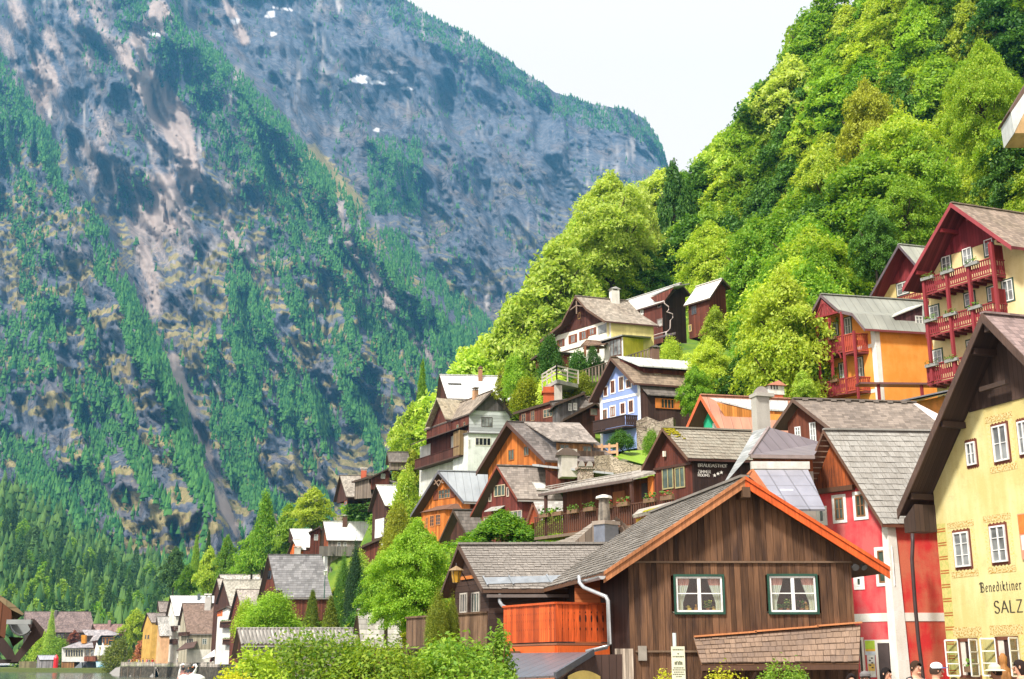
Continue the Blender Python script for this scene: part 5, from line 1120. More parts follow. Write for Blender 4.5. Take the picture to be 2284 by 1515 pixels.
# ================================================================== houses up the slope
def blue_house():
 H = House('blue_house', 'light blue house with white trim and a dark carved balcony', 92, -50, 16, [cC(833, 928), cC(985, 622), cC(1152, 802)], end=cC(1560, 0)[0], base=1005, oh=.7, eo=.3, t=.15)
 blue = plaster((.27, .36, .66), (.22, .3, .58), .6)
 H.walls(blue, planks((.09, .045, .035), .2)); H.roof(shingle((.25, .19, .14), .3, .25, moss=.2), edge=timber((.12, .07, .05)), barge=.25, soffit=timber((.09, .04, .03)))
 wt = plain((.82, .82, .82), .7); m = MB()
 w = H.gp(*cC(1040, 912))[1]; m.box(H.P((H.ul + H.ur) / 2, H.oh, w) + H.nG * .012, H.U, H.V, Z, H.ur - H.ul, .024, .2)
 for u in (H.ul + .13, H.ur - .15): m.box(H.P(u, H.oh, (H.rw(u) - .3 + H.wb) / 2) + H.nG * .01, H.U, H.V, Z, .26, .02, H.rw(u) - .3 - H.wb)
 H.part(m, 'painted_band', wt)
 for a, b in (((940, 834), (962, 893)), ((988, 788), (1014, 872)), ((1046, 763), (1075, 852)), ((1097, 782), (1129, 835)), ((932, 992), (960, 1058)), ((985, 970), (1017, 1038)), ((1057, 947), (1085, 1018)), ((1115, 927), (1144, 1008))):
  H.win('g', cC(*a), cC(*b), fr=(.28, .1, .04), cols=2, rows=1, surround=(.82, .82, .82), sw=.1)
 H.panel('g', cC(1045, 1200), cC(1072, 1250), plain((.1, .08, .08)), .05, name='door')
 b, r = H.balcony(cC(862, 1085), cC(1085, 1020), (cC(0, 1150)[1], cC(0, 1100)[1]), 1.0, timber((.05, .028, .024)), .14, .12); 
 # raised roof over the long side: pale roof, brown boards, dark lower roof
 (u1, w1) = H.vg[-1]; uf = u1 * .78
 A0, A1, A2, A3 = H.P(0, .5, .05), H.P(0, H.L, .05), H.P(uf, *H.sp(*cC(1640, 715), uf)), H.P(uf, *H.sp(*cC(1190, 690), uf))
 z = (A2.z + A3.z) / 2; A2.z = A3.z = z; m = MB(); m.prism([A3, A2, A1, A0], Z * .1); o = H.part(m, 'dormer', metal((.6, .62, .6), .8, .5, .2)); 
 m = MB(); q0, q1 = A3 - H.nR * .5 + H.V * .6, A2 - H.nR * .5 - H.V * .6; zl = H.A.z + w1 - .2; m.poly([Vector((q0.x, q0.y, zl)), Vector((q1.x, q1.y, zl)), q1, q0]); m.poly([Vector((q0.x, q0.y, zl)), q0, H.P(.3, .5, -.2), H.P(u1 * .9, .5, w1)]); H.part(m, 'dormer_wall', planks((.14, .04, .03), .2), o)
 H.win('r', cC(1288, 735), cC(1340, 800), fr=(.2, .12, .06), cols=3, rows=1, off=uf - .45, parent=o)
 B0, B1 = H.P(u1 + .05, *H.sp(*cC(1245, 890), u1)), H.P(u1 + .05, *H.sp(*cC(1475, 893), u1)); B1.z = B0.z; k0, k1 = H.P(uf, .4, 0), H.P(uf, H.L, 0); zz = H.A.z + w1 + .35
 m = MB(); m.prism([B0, B1, Vector((k1.x, k1.y, zz)), Vector((k0.x, k0.y, zz))], Z * .1); H.part(m, 'lower_roof', shingle((.17, .15, .14), .3, .3))
 m = MB(); g0, g1 = H.P(H.ur, H.oh, 0), H.P(H.ur, H.L, 0); g0 += H.nR * .03; g1 += H.nR * .03; m.poly([Vector((g0.x, g0.y, B0.z - 3.2)), Vector((g1.x, g1.y, B0.z - 3.2)), Vector((g1.x, g1.y, B0.z + .3)), Vector((g0.x, g0.y, B0.z + .3))]); H.part(m, 'wall', planks((.075, .04, .033), .22), label='dark boarded side wall')
 H.win('r', cC(1338, 915), cC(1432, 985), fr=(.6, .2, .04), cols=4, rows=1, shut=(.6, .2, .04), off=H.ur + .06)
 H.chimney(cC(1295, 636), 70 / 3.157, cC(0, 540)[1], plaster((.2, .12, .09)), 1, 'gable', plain((.16, .15, .14)))
 # rubble retaining wall beside it
 m = MB(); p = [at(*cC(x, y), Y) for x, y, Y in ((1165, 1070, 90), (1240, 1040, 90), (1330, 1075, 89), (1425, 1045, 88))]
 for a, b in zip(p, p[1:]): m.prism([Vector((a.x, a.y, a.z - 5)), Vector((b.x, b.y, b.z - 5)), b, a], Vector((.3, .9, 0)))
 tag(m.build('retaining_wall', stone((.42, .36, .29), (.25, .2, .16))), 'rubble stone retaining wall beside the blue house', 'wall')
 return H
BH = blue_house()
def top_house():
 H = House('white_house', 'white and yellow house with a dark boarded gable and brown shutters, highest on the slope', 118, -50, 18, [cL(225, 645), cL(455, 458), cL(612, 150), cL(735, 290), cL(938, 425)], end=cL(1110, 0)[0] + 18, base=815, oh=.9, eo=.35, t=.16)
 wht = plaster((.84, .82, .76), (.74, .68, .55), .5)
 H.walls(wht, plaster((.8, .71, .3)), upper=planks((.1, .035, .025), .22, (.05, .02, .016)), split=cL(690, 505))
 H.roof(shingle((.34, .3, .25), .3, .25, (.25, .21, .17), moss=.15), edge=timber((.13, .075, .05)), barge=.25, soffit=timber((.08, .035, .028)))
 for a, b in (((562, 580), (612, 672)), ((680, 538), (733, 630)), ((768, 508), (822, 585))): H.win('g', cL(*a), cL(*b), fr=(.3, .08, .03), cols=2, rows=1, shut=(.2, .06, .03), gl=GLC); 
 H.win('g', cL(432, 632), cL(476, 712), fr=(.25, .07, .03), shut=(.17, .05, .03)); H.win('g', cL(642, 335), cL(672, 405), fr=(.4, .25, .08), cols=2, rows=1); H.win('g', cL(572, 808), cL(604, 862), cols=1, rows=1, surround=(.3, .2, .1))
 u, w = H.gp(*cL(660, 770)); m = MB(); m.box(H.P(0, H.oh, H.gp(*cL(650, 720))[1]) + H.nG * .03, H.U, H.V, Z, (H.ur - H.ul) * .8, .06, .1); H.part(m, 'ledge', timber((.1, .06, .04)))
 m = MB(); t = H.P(0, .1, -1.0)
 for sg in (-1, 1): m.beam(t, t + H.U * sg * 1.1 - Z * .35, .1, .1)
 m.beam(t + Z * .5, t - Z * .9, .12, .12); H.part(m, 'gable_truss', timber((.28, .2, .15)))
 # glazed balcony and yellow annex on the right
 q = [H.P(H.ur - .3, *H.sp(*cL(x, y), H.ur - .3)) for x, y in ((965, 440), (1290, 465), (1290, 585), (965, 600))]
 m = MB(); ins = -H.nR * .0; m.poly([q[3], q[2], q[1], q[0]]); H.part(m, 'wall', plaster((.8, .71, .32)), label='yellow side wall')
 H.panel('r', cL(985, 450), cL(1118, 550), planks((.07, .03, .025), .3), .06, off=H.ur - .28, name='glazed_porch'); H.panel('g', cL(866, 470), cL(955, 565), GLC, .04, name='glazed_porch'); H.panel('r', cL(1192, 488), cL(1236, 575), timber((.2, .05, .03)), .05, off=H.ur - .26, name='door')
 a, b, c = at(*cL(890, 655), 113.5), at(*cL(1130, 590), 112), at(*cL(1455, 615), 116); bk = Vector((0, 3, .5)); m = MB(); m.prism([a, b, c, c + bk, a + bk + Vector((1, 2, 0))], Z * .12); an = H.part(m, 'annex_roof', metal((.3, .3, .28)))
 m = MB(); b2, c2 = b + Vector((.1, .3, -.05)), c + Vector((-.8, .3, -.05)); m.poly([b2 - Z * 5.6, c2 - Z * 5.6, c2, b2]); a2 = a + Vector((.4, .4, -.05)); m.poly([a2 - Z * 5.5, b2 - Z * 5.6, b2, a2], 1); H.part(m, 'wall', [plaster((.84, .72, .1)), plaster((.8, .77, .7))], label='yellow annex wall')
 m = MB(); dr = (b2 - a2).normalized(); nn = Vector((dr.y, -dr.x, 0)); nn = nn if nn.y < 0 else -nn; cc = at(*cL(1028, 725), 112.6); cc = a2.lerp(b2, .62); cc = Vector((cc.x, cc.y, at(*cL(1028, 718), 112.7).z)) + nn * .05; m.box(cc, (dr.x, dr.y, 0), nn, Z, (b2 - a2).length * .6, .06, 2.1); o = H.part(m, 'window', timber((.12, .05, .03))); m = MB()
 for k in (-1, 0, 1): m.box(cc + Vector((dr.x, dr.y, 0)) * k * (b2 - a2).length * .19 + nn * .04, (dr.x, dr.y, 0), nn, Z, (b2 - a2).length * .16, .02, 1.5)
 H.part(m, 'pane', GLC, o)
 a, b = at(*cL(672, 712), 114.5), at(*cL(945, 692), 112.5); pk = at(*cL(735, 648), 115); m = MB(); m.prism([a, pk, pk + Vector((2.6, .6, -.1)), b], Z * .14); m.prism([a + Vector((.2, .2, -.1)), b + Vector((0, .2, -.1)), pk + Vector((0, .2, -.1))], Vector((.2, .8, 0))); H.part(m, 'porch_roof', shingle((.2, .13, .09), .25, .2)); 
 for x, y0, y1 in ((720, 705, 820), (865, 700, 780)): m = MB(); p0, p1 = at(*cL(x, y0), 114), at(*cL(x, y1), 114); m.box((p0 + p1) / 2, (1, 0, 0), (0, 1, 0), Z, .22, .22, p0.z - p1.z); H.part(m, 'post', timber((.25, .1, .05)))
 H.chimney(cL(1045, 205), 115 / 4.965, cL(0, 58)[1], plaster((.78, .76, .7)), 2, 'gable', plain((.5, .5, .5)))
 return H
top_house()
def long_barn():
 H = House('brown_barn', 'long dark brown barn with a pale sheet roof behind the white house', 127, 38, 129, [cL(1585, 212), cL(1782, 8), cL(1885, 135)], end=cL(1120, 0)[0], base=770, oh=.5, eo=.3, t=.16)
 H.walls(planks((.06, .03, .026), .22), planks((.16, .045, .03), .22, (.07, .025, .018))); H.roof(metal((.6, .6, .57), .5, .5, .15), edge=timber((.1, .06, .05)), barge=.2)
 for a, b, f in (((1207, 340), (1238, 388), FR_W), ((1330, 303), (1368, 360), FR_W), ((1380, 442), (1418, 533), (.4, .12, .04)), ((1518, 402), (1582, 493), (.2, .14, .12)), ((1522, 220), (1566, 280), (.2, .14, .12))): H.win('l', cL(*a), cL(*b), fr=f, cols=1, rows=1, fw=.2 if f == FR_W else .1)
 (u0, w0) = H.vg[0]; f = [H.P(H.ul - .1, *H.sp(*cL(x, y), H.ul - .1)) for x, y in ((1440, 160), (1700, 50), (1600, 205), (1490, 215))]
 m = MB(); m.prism([f[0], f[1], f[1] + H.nR * 2.5 + Z * .8, f[0] + H.nR * 2.5 + Z * .8], Z * .12); o = H.part(m, 'dormer', metal((.5, .5, .48))); m = MB(); m.poly([f[3], f[2], f[1] - Z * .1, f[0] - Z * .1]); H.part(m, 'dormer_wall', planks((.2, .06, .04), .2), o)
 m = MB(); m.tube([at(*cL(x, y), 122.5) for x, y in ((1595, 205), (1600, 235), (1645, 270), (1645, 305), (1620, 325), (1690, 350), (1692, 390), (1665, 420), (1662, 510), (1630, 545), (1420, 605))], .06, 6); H.part(m, 'downpipe', plain((.55, .45, .42))); m = MB(); m.tube([at(*cL(x, y), 122.4) for x, y in ((1618, 550), (1620, 730))], .08, 6); H.part(m, 'downpipe', plain((.6, .58, .55)))
 a, b = at(*cL(1425, 650), 121), at(*cL(1720, 580), 121); m = MB(); m.prism([a, b, b + Vector((.5, 3, 1)), a + Vector((.5, 3, 1))], Z * .12); H.part(m, 'canopy', timber((.09, .07, .07)))
long_barn()
def simple(name, label, Y, yaw, vyaw, verge, wall, roof, end=None, L=None, base=None, side=None, upper=None, split=None, wins=(), barge=.2, edge=None, group=None, eo=.3, oh=.4, bm=None, gutter=False, **k):
 H = House(name, label, Y, yaw, vyaw, verge, end=end, L=L, base=base, oh=oh, eo=eo, group=group, **k)
 H.walls(wall, side, upper, split); H.roof(roof, edge=edge, barge=barge, bmat=bm)
 for w in wins:
  f, a, b = w[:3]; kw = dict(cols=2, rows=2); kw.update(w[3] if len(w) > 3 else {}); H.win(f, a, b, **kw)
 if gutter: u, w_ = H.vg[-1]; m = MB(); m.beam(H.P(u + .05, 0, w_ - .15), H.P(u + .05, H.L, w_ - .15), .12, .1); H.part(m, 'gutter', plain((.3, .28, .27), .4), H.roofo)
 return H
PDK = planks((.085, .036, .024), .2, (.04, .02, .015)); PRB = planks((.15, .042, .024), .2, (.08, .025, .018)); PGR = planks((.25, .2, .16), .2, (.14, .11, .09)); POR = planks((.62, .2, .04), .2, (.4, .1, .02))
SHL = shingle((.38, .345, .3), .3, .25, (.28, .245, .21)); SHD = shingle((.17, .15, .135), .3, .25); MLT = metal((.36, .39, .41), .6, .4, .25); MWH = metal((.8, .81, .8), .6, .5, .1)
WB = dict(fr=(.3, .2, .12)); WW = dict(fr=FR_W)
simple('brown_house', 'small red brown boarded house half hidden by trees right of the barn', 114, 38, 129, [cL(2100, 170), cL(2240, -40), cL(2330, 60)], PRB, metal((.72, .7, .64), .6, .5, .1), end=cL(1950, 0)[0], base=748, wins=(('l', cL(1900, 262), cL(1955, 355), dict(fr=(.1, .08, .08))), ('l', cL(1870, 470), cL(1900, 545), dict(fr=(.7, .5, .2), cols=1, rows=1))))
def grey_house():
 H = House('grey_house', 'grey boarded house with white lower storey and dark brown side wall', 125, 9, 120, [cI(585, 655), cI(855, 385), cI(1112, 690)], L=11, base=1075, oh=.5, eo=.15, t=.16)
 H.walls(planks((.5, .53, .54), .34, (.4, .43, .44), horiz=True, amt=.3), planks((.14, .04, .026), .22, (.06, .02, .015)), upper=planks((.13, .115, .11), .2), split=cI(800, 632))
 H.roof(shingle((.3, .25, .2), .3, .3, moss=.2), edge=timber((.1, .08, .07)), barge=.22)
 H.win('g', cI(722, 705), cI(855, 822), fr=(.12, .1, .09), cols=3, rows=1, gl=GLC)
 w = H.gp(*cI(700, 925))[1]; m = MB(); d = .8; u0, u1 = H.gp(*cI(560, 950), v=-.3)[0], H.ur; H_ = H.wb
 m.hexa([H.P(u0, -.3, H_), H.P(u1, -.3, H_), H.P(u1, 3, H_), H.P(u0, 3, H_), H.P(u0, -.3, w), H.P(u1, -.3, w), H.P(u1, 3, w), H.P(u0, 3, w)]); H.part(m, 'wall', plaster((.74, .77, .77)), label='white lower storey')
 m = MB(); m.box(H.P((u0 + u1) / 2, .0, w + .05), H.U, H.V, Z, u1 - u0 + .3, 1.0, .12); H.part(m, 'ledge', timber((.15, .14, .14)))
 H.win('g', cI(648, 955), cI(838, 1052), fr=(.72, .7, .62), cols=4, rows=1, off=-.3); H.win('g', cI(566, 975), cI(586, 1075), fr=(.7, .68, .6), cols=1, rows=1, off=-.3)
 for a, b in (((175, 880), (208, 965)), ((288, 820), (322, 920)), ((425, 795), (452, 870)), ((508, 765), (532, 830))): H.win('l', cI(*a), cI(*b), fr=(.3, .2, .12), cols=1, rows=2)
 # cross gable on the left side
 ax = H.V; q = [H.P(H.ul - .1, *H.sp(*cI(x, y), H.ul - .1)) for x, y in ((130, 800), (250, 495), (372, 735))]; wid = (q[2] - q[0]).dot(ax); mid = q[1]
 e0, e1 = mid - ax * 2.6 - Z * (mid.z - q[2].z), mid + ax * 0 ; back = H.nR * 3.2
 L_, R_ = Vector((mid.x, mid.y, q[2].z)) + ax * 2.7, Vector((mid.x, mid.y, q[2].z)) - ax * 2.2
 m = MB(); o_ = -H.nR * .7
 for s_ in (L_, R_): m.prism([s_ + o_, mid + o_, mid + back, s_ + back], Z * .14)
 o = H.part(m, 'cross_roof', shingle((.42, .37, .28), .28, .25, (.3, .25, .17), moss=.2))
 m = MB(); m.poly([Vector((L_.x, L_.y, H.A.z + H.wb + 4)), L_, mid, R_, Vector((R_.x, R_.y, H.A.z + H.wb + 4))]); H.part(m, 'wall', planks((.13, .04, .026), .22, (.06, .02, .015)), label='boarded cross gable')
 v0, v1 = H.sp(*cI(560, 1190), H.ul)[0], H.sp(*cI(30, 1220), H.ul)[0]; wz = H.sp(*cI(400, 1215), H.ul)[1]; wt = wz + .9; m = MB()
 a, b = H.P(H.ul - 1.0, v0 - .2, 0), H.P(H.ul - 1.0, v1, 0); z0 = H.A.z + wz; rail_run(m, a, b, (z0 + .9, z0 + .9), (z0, z0), .16, .12); bal = H.part(m, 'balcony', planks((.1, .035, .025), .2)); fl = MB(); fl.box(Vector(((a.x + b.x) / 2, (a.y + b.y) / 2, z0 - .08)) + H.nR * .5, H.V, H.nR, Z, (b - a).length, 1.1, .14); H.part(fl, 'floor', timber((.08, .04, .03)), bal)
 m = MB(); v2 = H.sp(*cI(130, 1000), H.ul)[0]; m.prism([H.P(H.ul - 1.3, v0 - .2, wz + 2.7), H.P(H.ul - 1.3, v1 + .5, wz + 2.7), H.P(H.ul, v1 + .5, wz + 3.2), H.P(H.ul, v0 - .2, wz + 3.2)], Z * .1); H.part(m, 'canopy', timber((.08, .05, .04)))
 m = MB(); m.poly([H.P(H.ul - .03, v1 + 1, wz - 3), H.P(H.ul - .03, v0, wz - 3), H.P(H.ul - .03, v0, wz + 2.6), H.P(H.ul - .03, v1 + 1, wz + 2.6)][::-1]); H.part(m, 'wall', plaster((.7, .7, .66)), label='white wall behind the balcony')
 m = MB(); m.box(H.P(H.ul - .5, v0 + .6, wz + 1.3), H.V, H.nR, Z, 1.4, 1.0, 2.6); H.part(m, 'porch', planks((.3, .2, .1), .15))
 H.chimney(cI(650, 470), 82 / 5.41, cI(0, 350)[1], plaster((.52, .3, .17)), 0, 'slab')
 return H
grey_house()
Hx = simple('white_roofed_house', 'dark house with a broad white sheet roof behind the grey house', 142, -58, 6, [cI(168, 578), cI(218, 196), cI(310, 478)], PDK, MWH, end=cI(905, 0)[0] + 20, base=1000, gutter=True)
Hx.chimney(cI(710, 245), 62 / 5.41, cI(0, 95)[1], plaster((.4, .2, .12)), -1, 'gable', plain((.2, .1, .08)))
m_ = MB(); u_, v_, w_ = Hx.rp(*cI(400, 310)); m_.box(Hx.P(u_, v_, w_ + .06), Hx.V, Hx.nR, Z, 1.6, .3, .1); Hx.part(m_, 'vent', plain((.05, .05, .05)), Hx.roofo)
H = simple('low_brown_house', 'low red brown house with a dark lean roof left of the blue house', 106, -50, -30, [cC(300, 1012), cC(560, 935), cC(600, 1000)], PRB, SHD, L=8, base=960, wins=(('g', cC(360, 1020), cC(388, 1078), WB), ('g', cC(425, 1000), cC(450, 1070), WB), ('g', cC(512, 985), cC(578, 1045), dict(fr=(.45, .3, .2), cols=3))))
simple('grey_barn', 'grey weathered barn wall with small white windows behind the low brown house', 104, 14, 100, [cC(595, 948), cC(797, 870), cC(830, 935)], planks((.14, .13, .13), .2), SHD, L=5, base=960, wins=(('g', cC(688, 948), cC(712, 1000), WW), ('g', cC(722, 944), cC(748, 995), WW)))
simple('lean_to_house', 'dark boarded lean-to with a grey shingle roof against the blue house', 98, 18, 100, [cC(650, 1058), cC(878, 938), cC(905, 960)], PDK, SHL, L=5, base=975, wins=(('g', cC(838, 980), cC(895, 1035), dict(fr=(.3, .08, .05), cols=1, rows=1)),))
m_ = MB(); p_, t_ = at(*cC(560, 935), 108), at(*cC(560, 875), 108); m_.box((p_ + t_) / 2, (1, 0, 0), (0, 1, 0), Z, 1.3, 1.0, t_.z - p_.z + 1); m_.box(t_, (1, 0, 0), (0, 1, 0), Z, 1.6, 1.3, .18); H.part(m_, 'chimney', plaster((.55, .13, .05)), H.roofo)
def orange_dormer_house():
 H = simple('orange_house', 'orange boarded house with a long shingled dormer below the blue house', 87, -52, 13, [cD(715, 515), cD(945, 136), cD(1232, 425)], POR, shingle((.17, .15, .14), .3, .25), end=cD(1490, 0)[0], base=1090, oh=.7, wins=(('g', cD(957, 347), cD(1000, 428), dict(fr=(.3, .12, .04), rows=1, gl=GLG)), ('g', cD(1073, 322), cD(1112, 395), dict(fr=(.3, .12, .04), rows=1, gl=GLG))), barge=.3, bm=timber((.09, .05, .04)))
 (u1, w1) = H.vg[-1]; uf = u1 * .8; q = [H.P(uf, *H.sp(*cD(x, y), uf)) for x, y in ((1325, 290), (1622, 300), (1600, 475), (1335, 430))]; zq = (q[0].z + q[1].z) / 2; q[0].z = q[1].z = zq
 b0, b1 = H.P(*H.rp(*cD(1070, 146), 1)), H.P(.0, H.L, .05); m = MB(); m.prism([q[0] - H.V * .3, q[1], b1, b0], Z * .1); o = H.part(m, 'dormer', shingle((.33, .29, .26), .25, .25))
 m = MB(); i = -H.nR * .3; a, b = q[0] + i, q[1] + i - H.V * .4; zl = q[2].z - .6; m.poly([Vector((a.x, a.y, zl)), Vector((b.x, b.y, zl)), b, a]); m.poly([Vector((a.x, a.y, zl)), a, b0 - Z * .1]); H.part(m, 'dormer_wall', [planks((.42, .22, .09), .16)], o)
 m = MB(); c = Vector((a.x, a.y, zl)); m.poly([c + H.nR * .02 - H.V * .02, a + H.nR * .02 - H.V * .02, b0 - Z * .12 - H.V * .04]); H.part(m, 'dormer_wall', planks((.12, .12, .13), .2, horiz=True), o, label='slate grey cheek')
 for x0, y0, x1, y1 in ((1340, 308, 1412, 365), (1512, 318, 1580, 388)): H.win('r', cD(x0, y0), cD(x1, y1), fr=(.2, .12, .06), cols=2, rows=1, off=uf - .26, parent=o, gl=GLG)
 m = MB(); c = H.P(uf - .1, *H.sp(*cD(1545, 410), uf - .1)); m.box(c, H.V, H.nR, Z, 2.4, .7, .9); H.part(m, 'balcony', planks((.12, .08, .055), .16), o)
 m = MB(); k, t = at(*cD(1400, 468), 82), at(*cD(1400, 330), 82); m.box(Vector((k.x, 82, (k.z + t.z) / 2 - .5)), H.V, H.nR, Z, 2.0 * .55, 1.0, (t.z - k.z) * .72 + 1); z = t.z - .1; m.prism([Vector((k.x, 81.4, z - .55)) + H.V * x + Z * y for x, y in ((-.85, .1), (-.4, .42), (0, .55), (.4, .42), (.85, .1), (.85, 0), (-.85, 0))], Vector((0, 1.2, 0)), 1)
 for s_ in (-1, 1): m.box(Vector((k.x, 82, z - .75)) + H.V * s_ * .45, H.V, H.nR, Z, .14, .9, .6)
 H.part(m, 'chimney', [plaster((.62, .58, .52)), timber((.16, .12, .1))], H.roofo)
 return H
orange_dormer_house()
def bay_house():
 H = simple('orange_house', 'orange boarded house with a grey sheet roof and a projecting bay window', 97, -48, 10, [cD(222, 838), cD(430, 506), cD(622, 735)], POR, MLT, end=cD(835, 0)[0], base=1215, oh=.7, side=PRB, wins=(('g', cD(432, 645), cD(522, 715), dict(fr=(.45, .2, .08), cols=4, rows=2, shut=(.2, .06, .03))),), barge=.22, bm=timber((.13, .13, .15)), gutter=True)
 m = MB(); d = -.5; (u0, w1), (u1, wx) = H.gp(*cD(322, 825), v=d), H.gp(*cD(478, 790), v=d); w0 = H.gp(*cD(322, 1045), v=d)[1]; w1 = (w1 + wx) / 2; P8 = lambda v0, v1, a, b: [H.P(u0, v0, a), H.P(u1, v0, a), H.P(u1, v1, a), H.P(u0, v1, a), H.P(u0, v0, b), H.P(u1, v0, b), H.P(u1, v1, b), H.P(u0, v1, b)]
 m.hexa(P8(d, H.oh, w0, w1)); o = H.part(m, 'bay_window', POR); m = MB(); m.hexa([H.P(u0 - .2, d - .25, w1), H.P(u1 + .3, d - .25, w1), H.P(u1 + .3, H.oh, w1), H.P(u0 - .2, H.oh, w1), H.P(u0 + .3, H.oh - .3, w1 + .5), H.P(u1 - .2, H.oh - .3, w1 + .5), H.P(u1 - .2, H.oh, w1 + .5), H.P(u0 + .3, H.oh, w1 + .5)]); H.part(m, 'bay_roof', timber((.17, .09, .06)), o)
 for a, b in (((335, 855), (355, 940)), ((368, 840), (400, 925)), ((412, 832), (448, 915))): H.win('g', cD(*a), cD(*b), fr=(.5, .2, .06), cols=2, rows=3, off=d, parent=o)
 m = MB(); t = H.P(0, .05, -.75)
 for sg in (-1, 1): m.beam(t, t + H.U * sg * .6 - Z * .3, .07, .07); m.beam(t - Z * .5, t + H.U * sg * .55 + Z * .1, .07, .07)
 H.part(m, 'gable_truss', timber((.3, .2, .14)))
bay_house()
simple('brown_porch', 'small dark porch with its own shingle roof beside the dark red house', 90, -40, 6, [cD(438, 1030), cD(542, 798), cD(640, 978)], PDK, SHD, end=cD(712, 0)[0], base=1245, oh=.6, barge=.18)
def dark_red_house():
 H = simple('dark_red_house', 'dark red boarded house with a patched shingle roof and awning door', 84, -44, 9, [cD(672, 838), cD(870, 466), cD(1022, 715)], planks((.17, .04, .03), .16, (.09, .022, .018)), shingle((.3, .26, .23), .2, .3, (.2, .17, .15), line=.5), end=cD(1215, 0)[0], base=1215, oh=.6, barge=.18, bm=timber((.2, .05, .03)), gutter=True,
  wins=(('g', cD(850, 612), cD(933, 698), dict(fr=(.55, .45, .3), cols=3, rows=1, gl=GLG)), ('g', cD(810, 658), cD(831, 738), dict(fr=(.6, .5, .4), cols=1, rows=1)), ('g', cD(944, 628), cD(963, 700), dict(fr=(.6, .5, .4), cols=1, rows=1)), ('g', cD(768, 848), cD(835, 930), dict(fr=(.3, .15, .1), cols=4, rows=1)), ('g', cD(965, 805), cD(1060, 872), dict(fr=(.5, .42, .34), cols=3, rows=1, gl=GLC))))
 H.panel('g', cD(850, 812), cD(905, 910), plain((.04, .025, .02)), .05, name='door'); c, a, n, w, h = H.frame_of('g', *cD(828, 775), *cD(930, 812)); m = MB(); m.prism([c - a * w / 2 + Z * .15, c + a * w / 2 + Z * .15, c + a * w / 2 + n * .7 - Z * .2, c - a * w / 2 + n * .7 - Z * .2], Z * .05); H.part(m, 'awning', metal((.55, .56, .52)))
 b, r = H.balcony(cD(910, 882), cD(1085, 872), (cD(0, 962)[1], cD(0, 945)[1]), .9, planks((.12, .07, .05), .2), .16, .06)
 u, v, w = H.rp(*cD(1198, 632)); m = MB(); up = (H.P(0, 0, 0) - H.P(*((H.vg[-1][0], 0, H.vg[-1][1])))).normalized(); m.box(H.P(u, v, w) + Z * .08, H.V, up, H.V.cross(up), .9, .75, .1); m.box(H.P(u, v, w) + Z * .08 - (H.V.cross(up) if H.V.cross(up).z < 0 else -H.V.cross(up)) * .06, H.V, up, H.V.cross(up), .7, .5, .02, 1); H.part(m, 'skylight', [plain((.5, .48, .45)), plain((.7, .7, .68), .2)], H.roofo)
 # flat roofed rear part with brown boards, lower shingle roof and little gable
 a, b = at(*cD(1135, 470), 83), at(*cD(1745, 535), 80); m = MB(); m.prism([a, b, b + Vector((1, 4, .3)), a + Vector((1, 4, .6))], Z * .14); o = H.part(m, 'rear_roof', metal((.42, .44, .45), .7)); m = MB(); p = [at(*cD(x, y), 82.6) for x, y in ((1235, 640), (1500, 640), (1500, 525), (1235, 500))]; m.poly(p); H.part(m, 'wall', PRB)
 p = [at(*cD(x, y), Y) for x, y, Y in ((1150, 880, 78), (1375, 870, 78), (1375, 735, 81), (1145, 735, 81))]; s = slab(p, .1, 'lower_roof', shingle((.42, .41, .38), .25, .3, (.3, .28, .26)), H.root)
 q = [at(*cD(x, y), 76.5) for x, y in ((1085, 918), (1140, 752), (1195, 882))]; m = MB(); m.prism(q, Vector((.3, 3, 0))); H.part(m, 'small_gable', planks((.4, .09, .04), .18)); m = MB(); m.beam(q[0], q[1], .2, .12); m.beam(q[1], q[2], .2, .12); H.part(m, 'bargeboard', timber((.2, .08, .05)))
 k, t = at(*cD(1535, 595), 77), at(*cD(1535, 450), 77); wd = 105 / 3.366 / F * 77; m = MB(); zz = at(*cD(1535, 490), 77).z; m.box(Vector((k.x, 77, (k.z + zz) / 2 - .4)), H.V, H.nR, Z, wd, wd * .8, zz - k.z + .8); m.box(Vector((k.x, 77, zz)), H.V, H.nR, Z, wd * 1.3, wd, .16)
 for s_ in (-1, 1): m.prism([Vector((k.x, 76.5, zz + .08)) + H.V * (s_ * wd * .3 + math.cos(x) * wd * .24) + Z * math.sin(x) * (t.z - zz) for x in np.linspace(0, math.pi, 7)], Vector((0, .9, 0)), 1)
 H.part(m, 'chimney', [stone((.48, .4, .33), (.34, .24, .18), 3.5), plain((.36, .33, .3))], H.roofo)
dark_red_house()
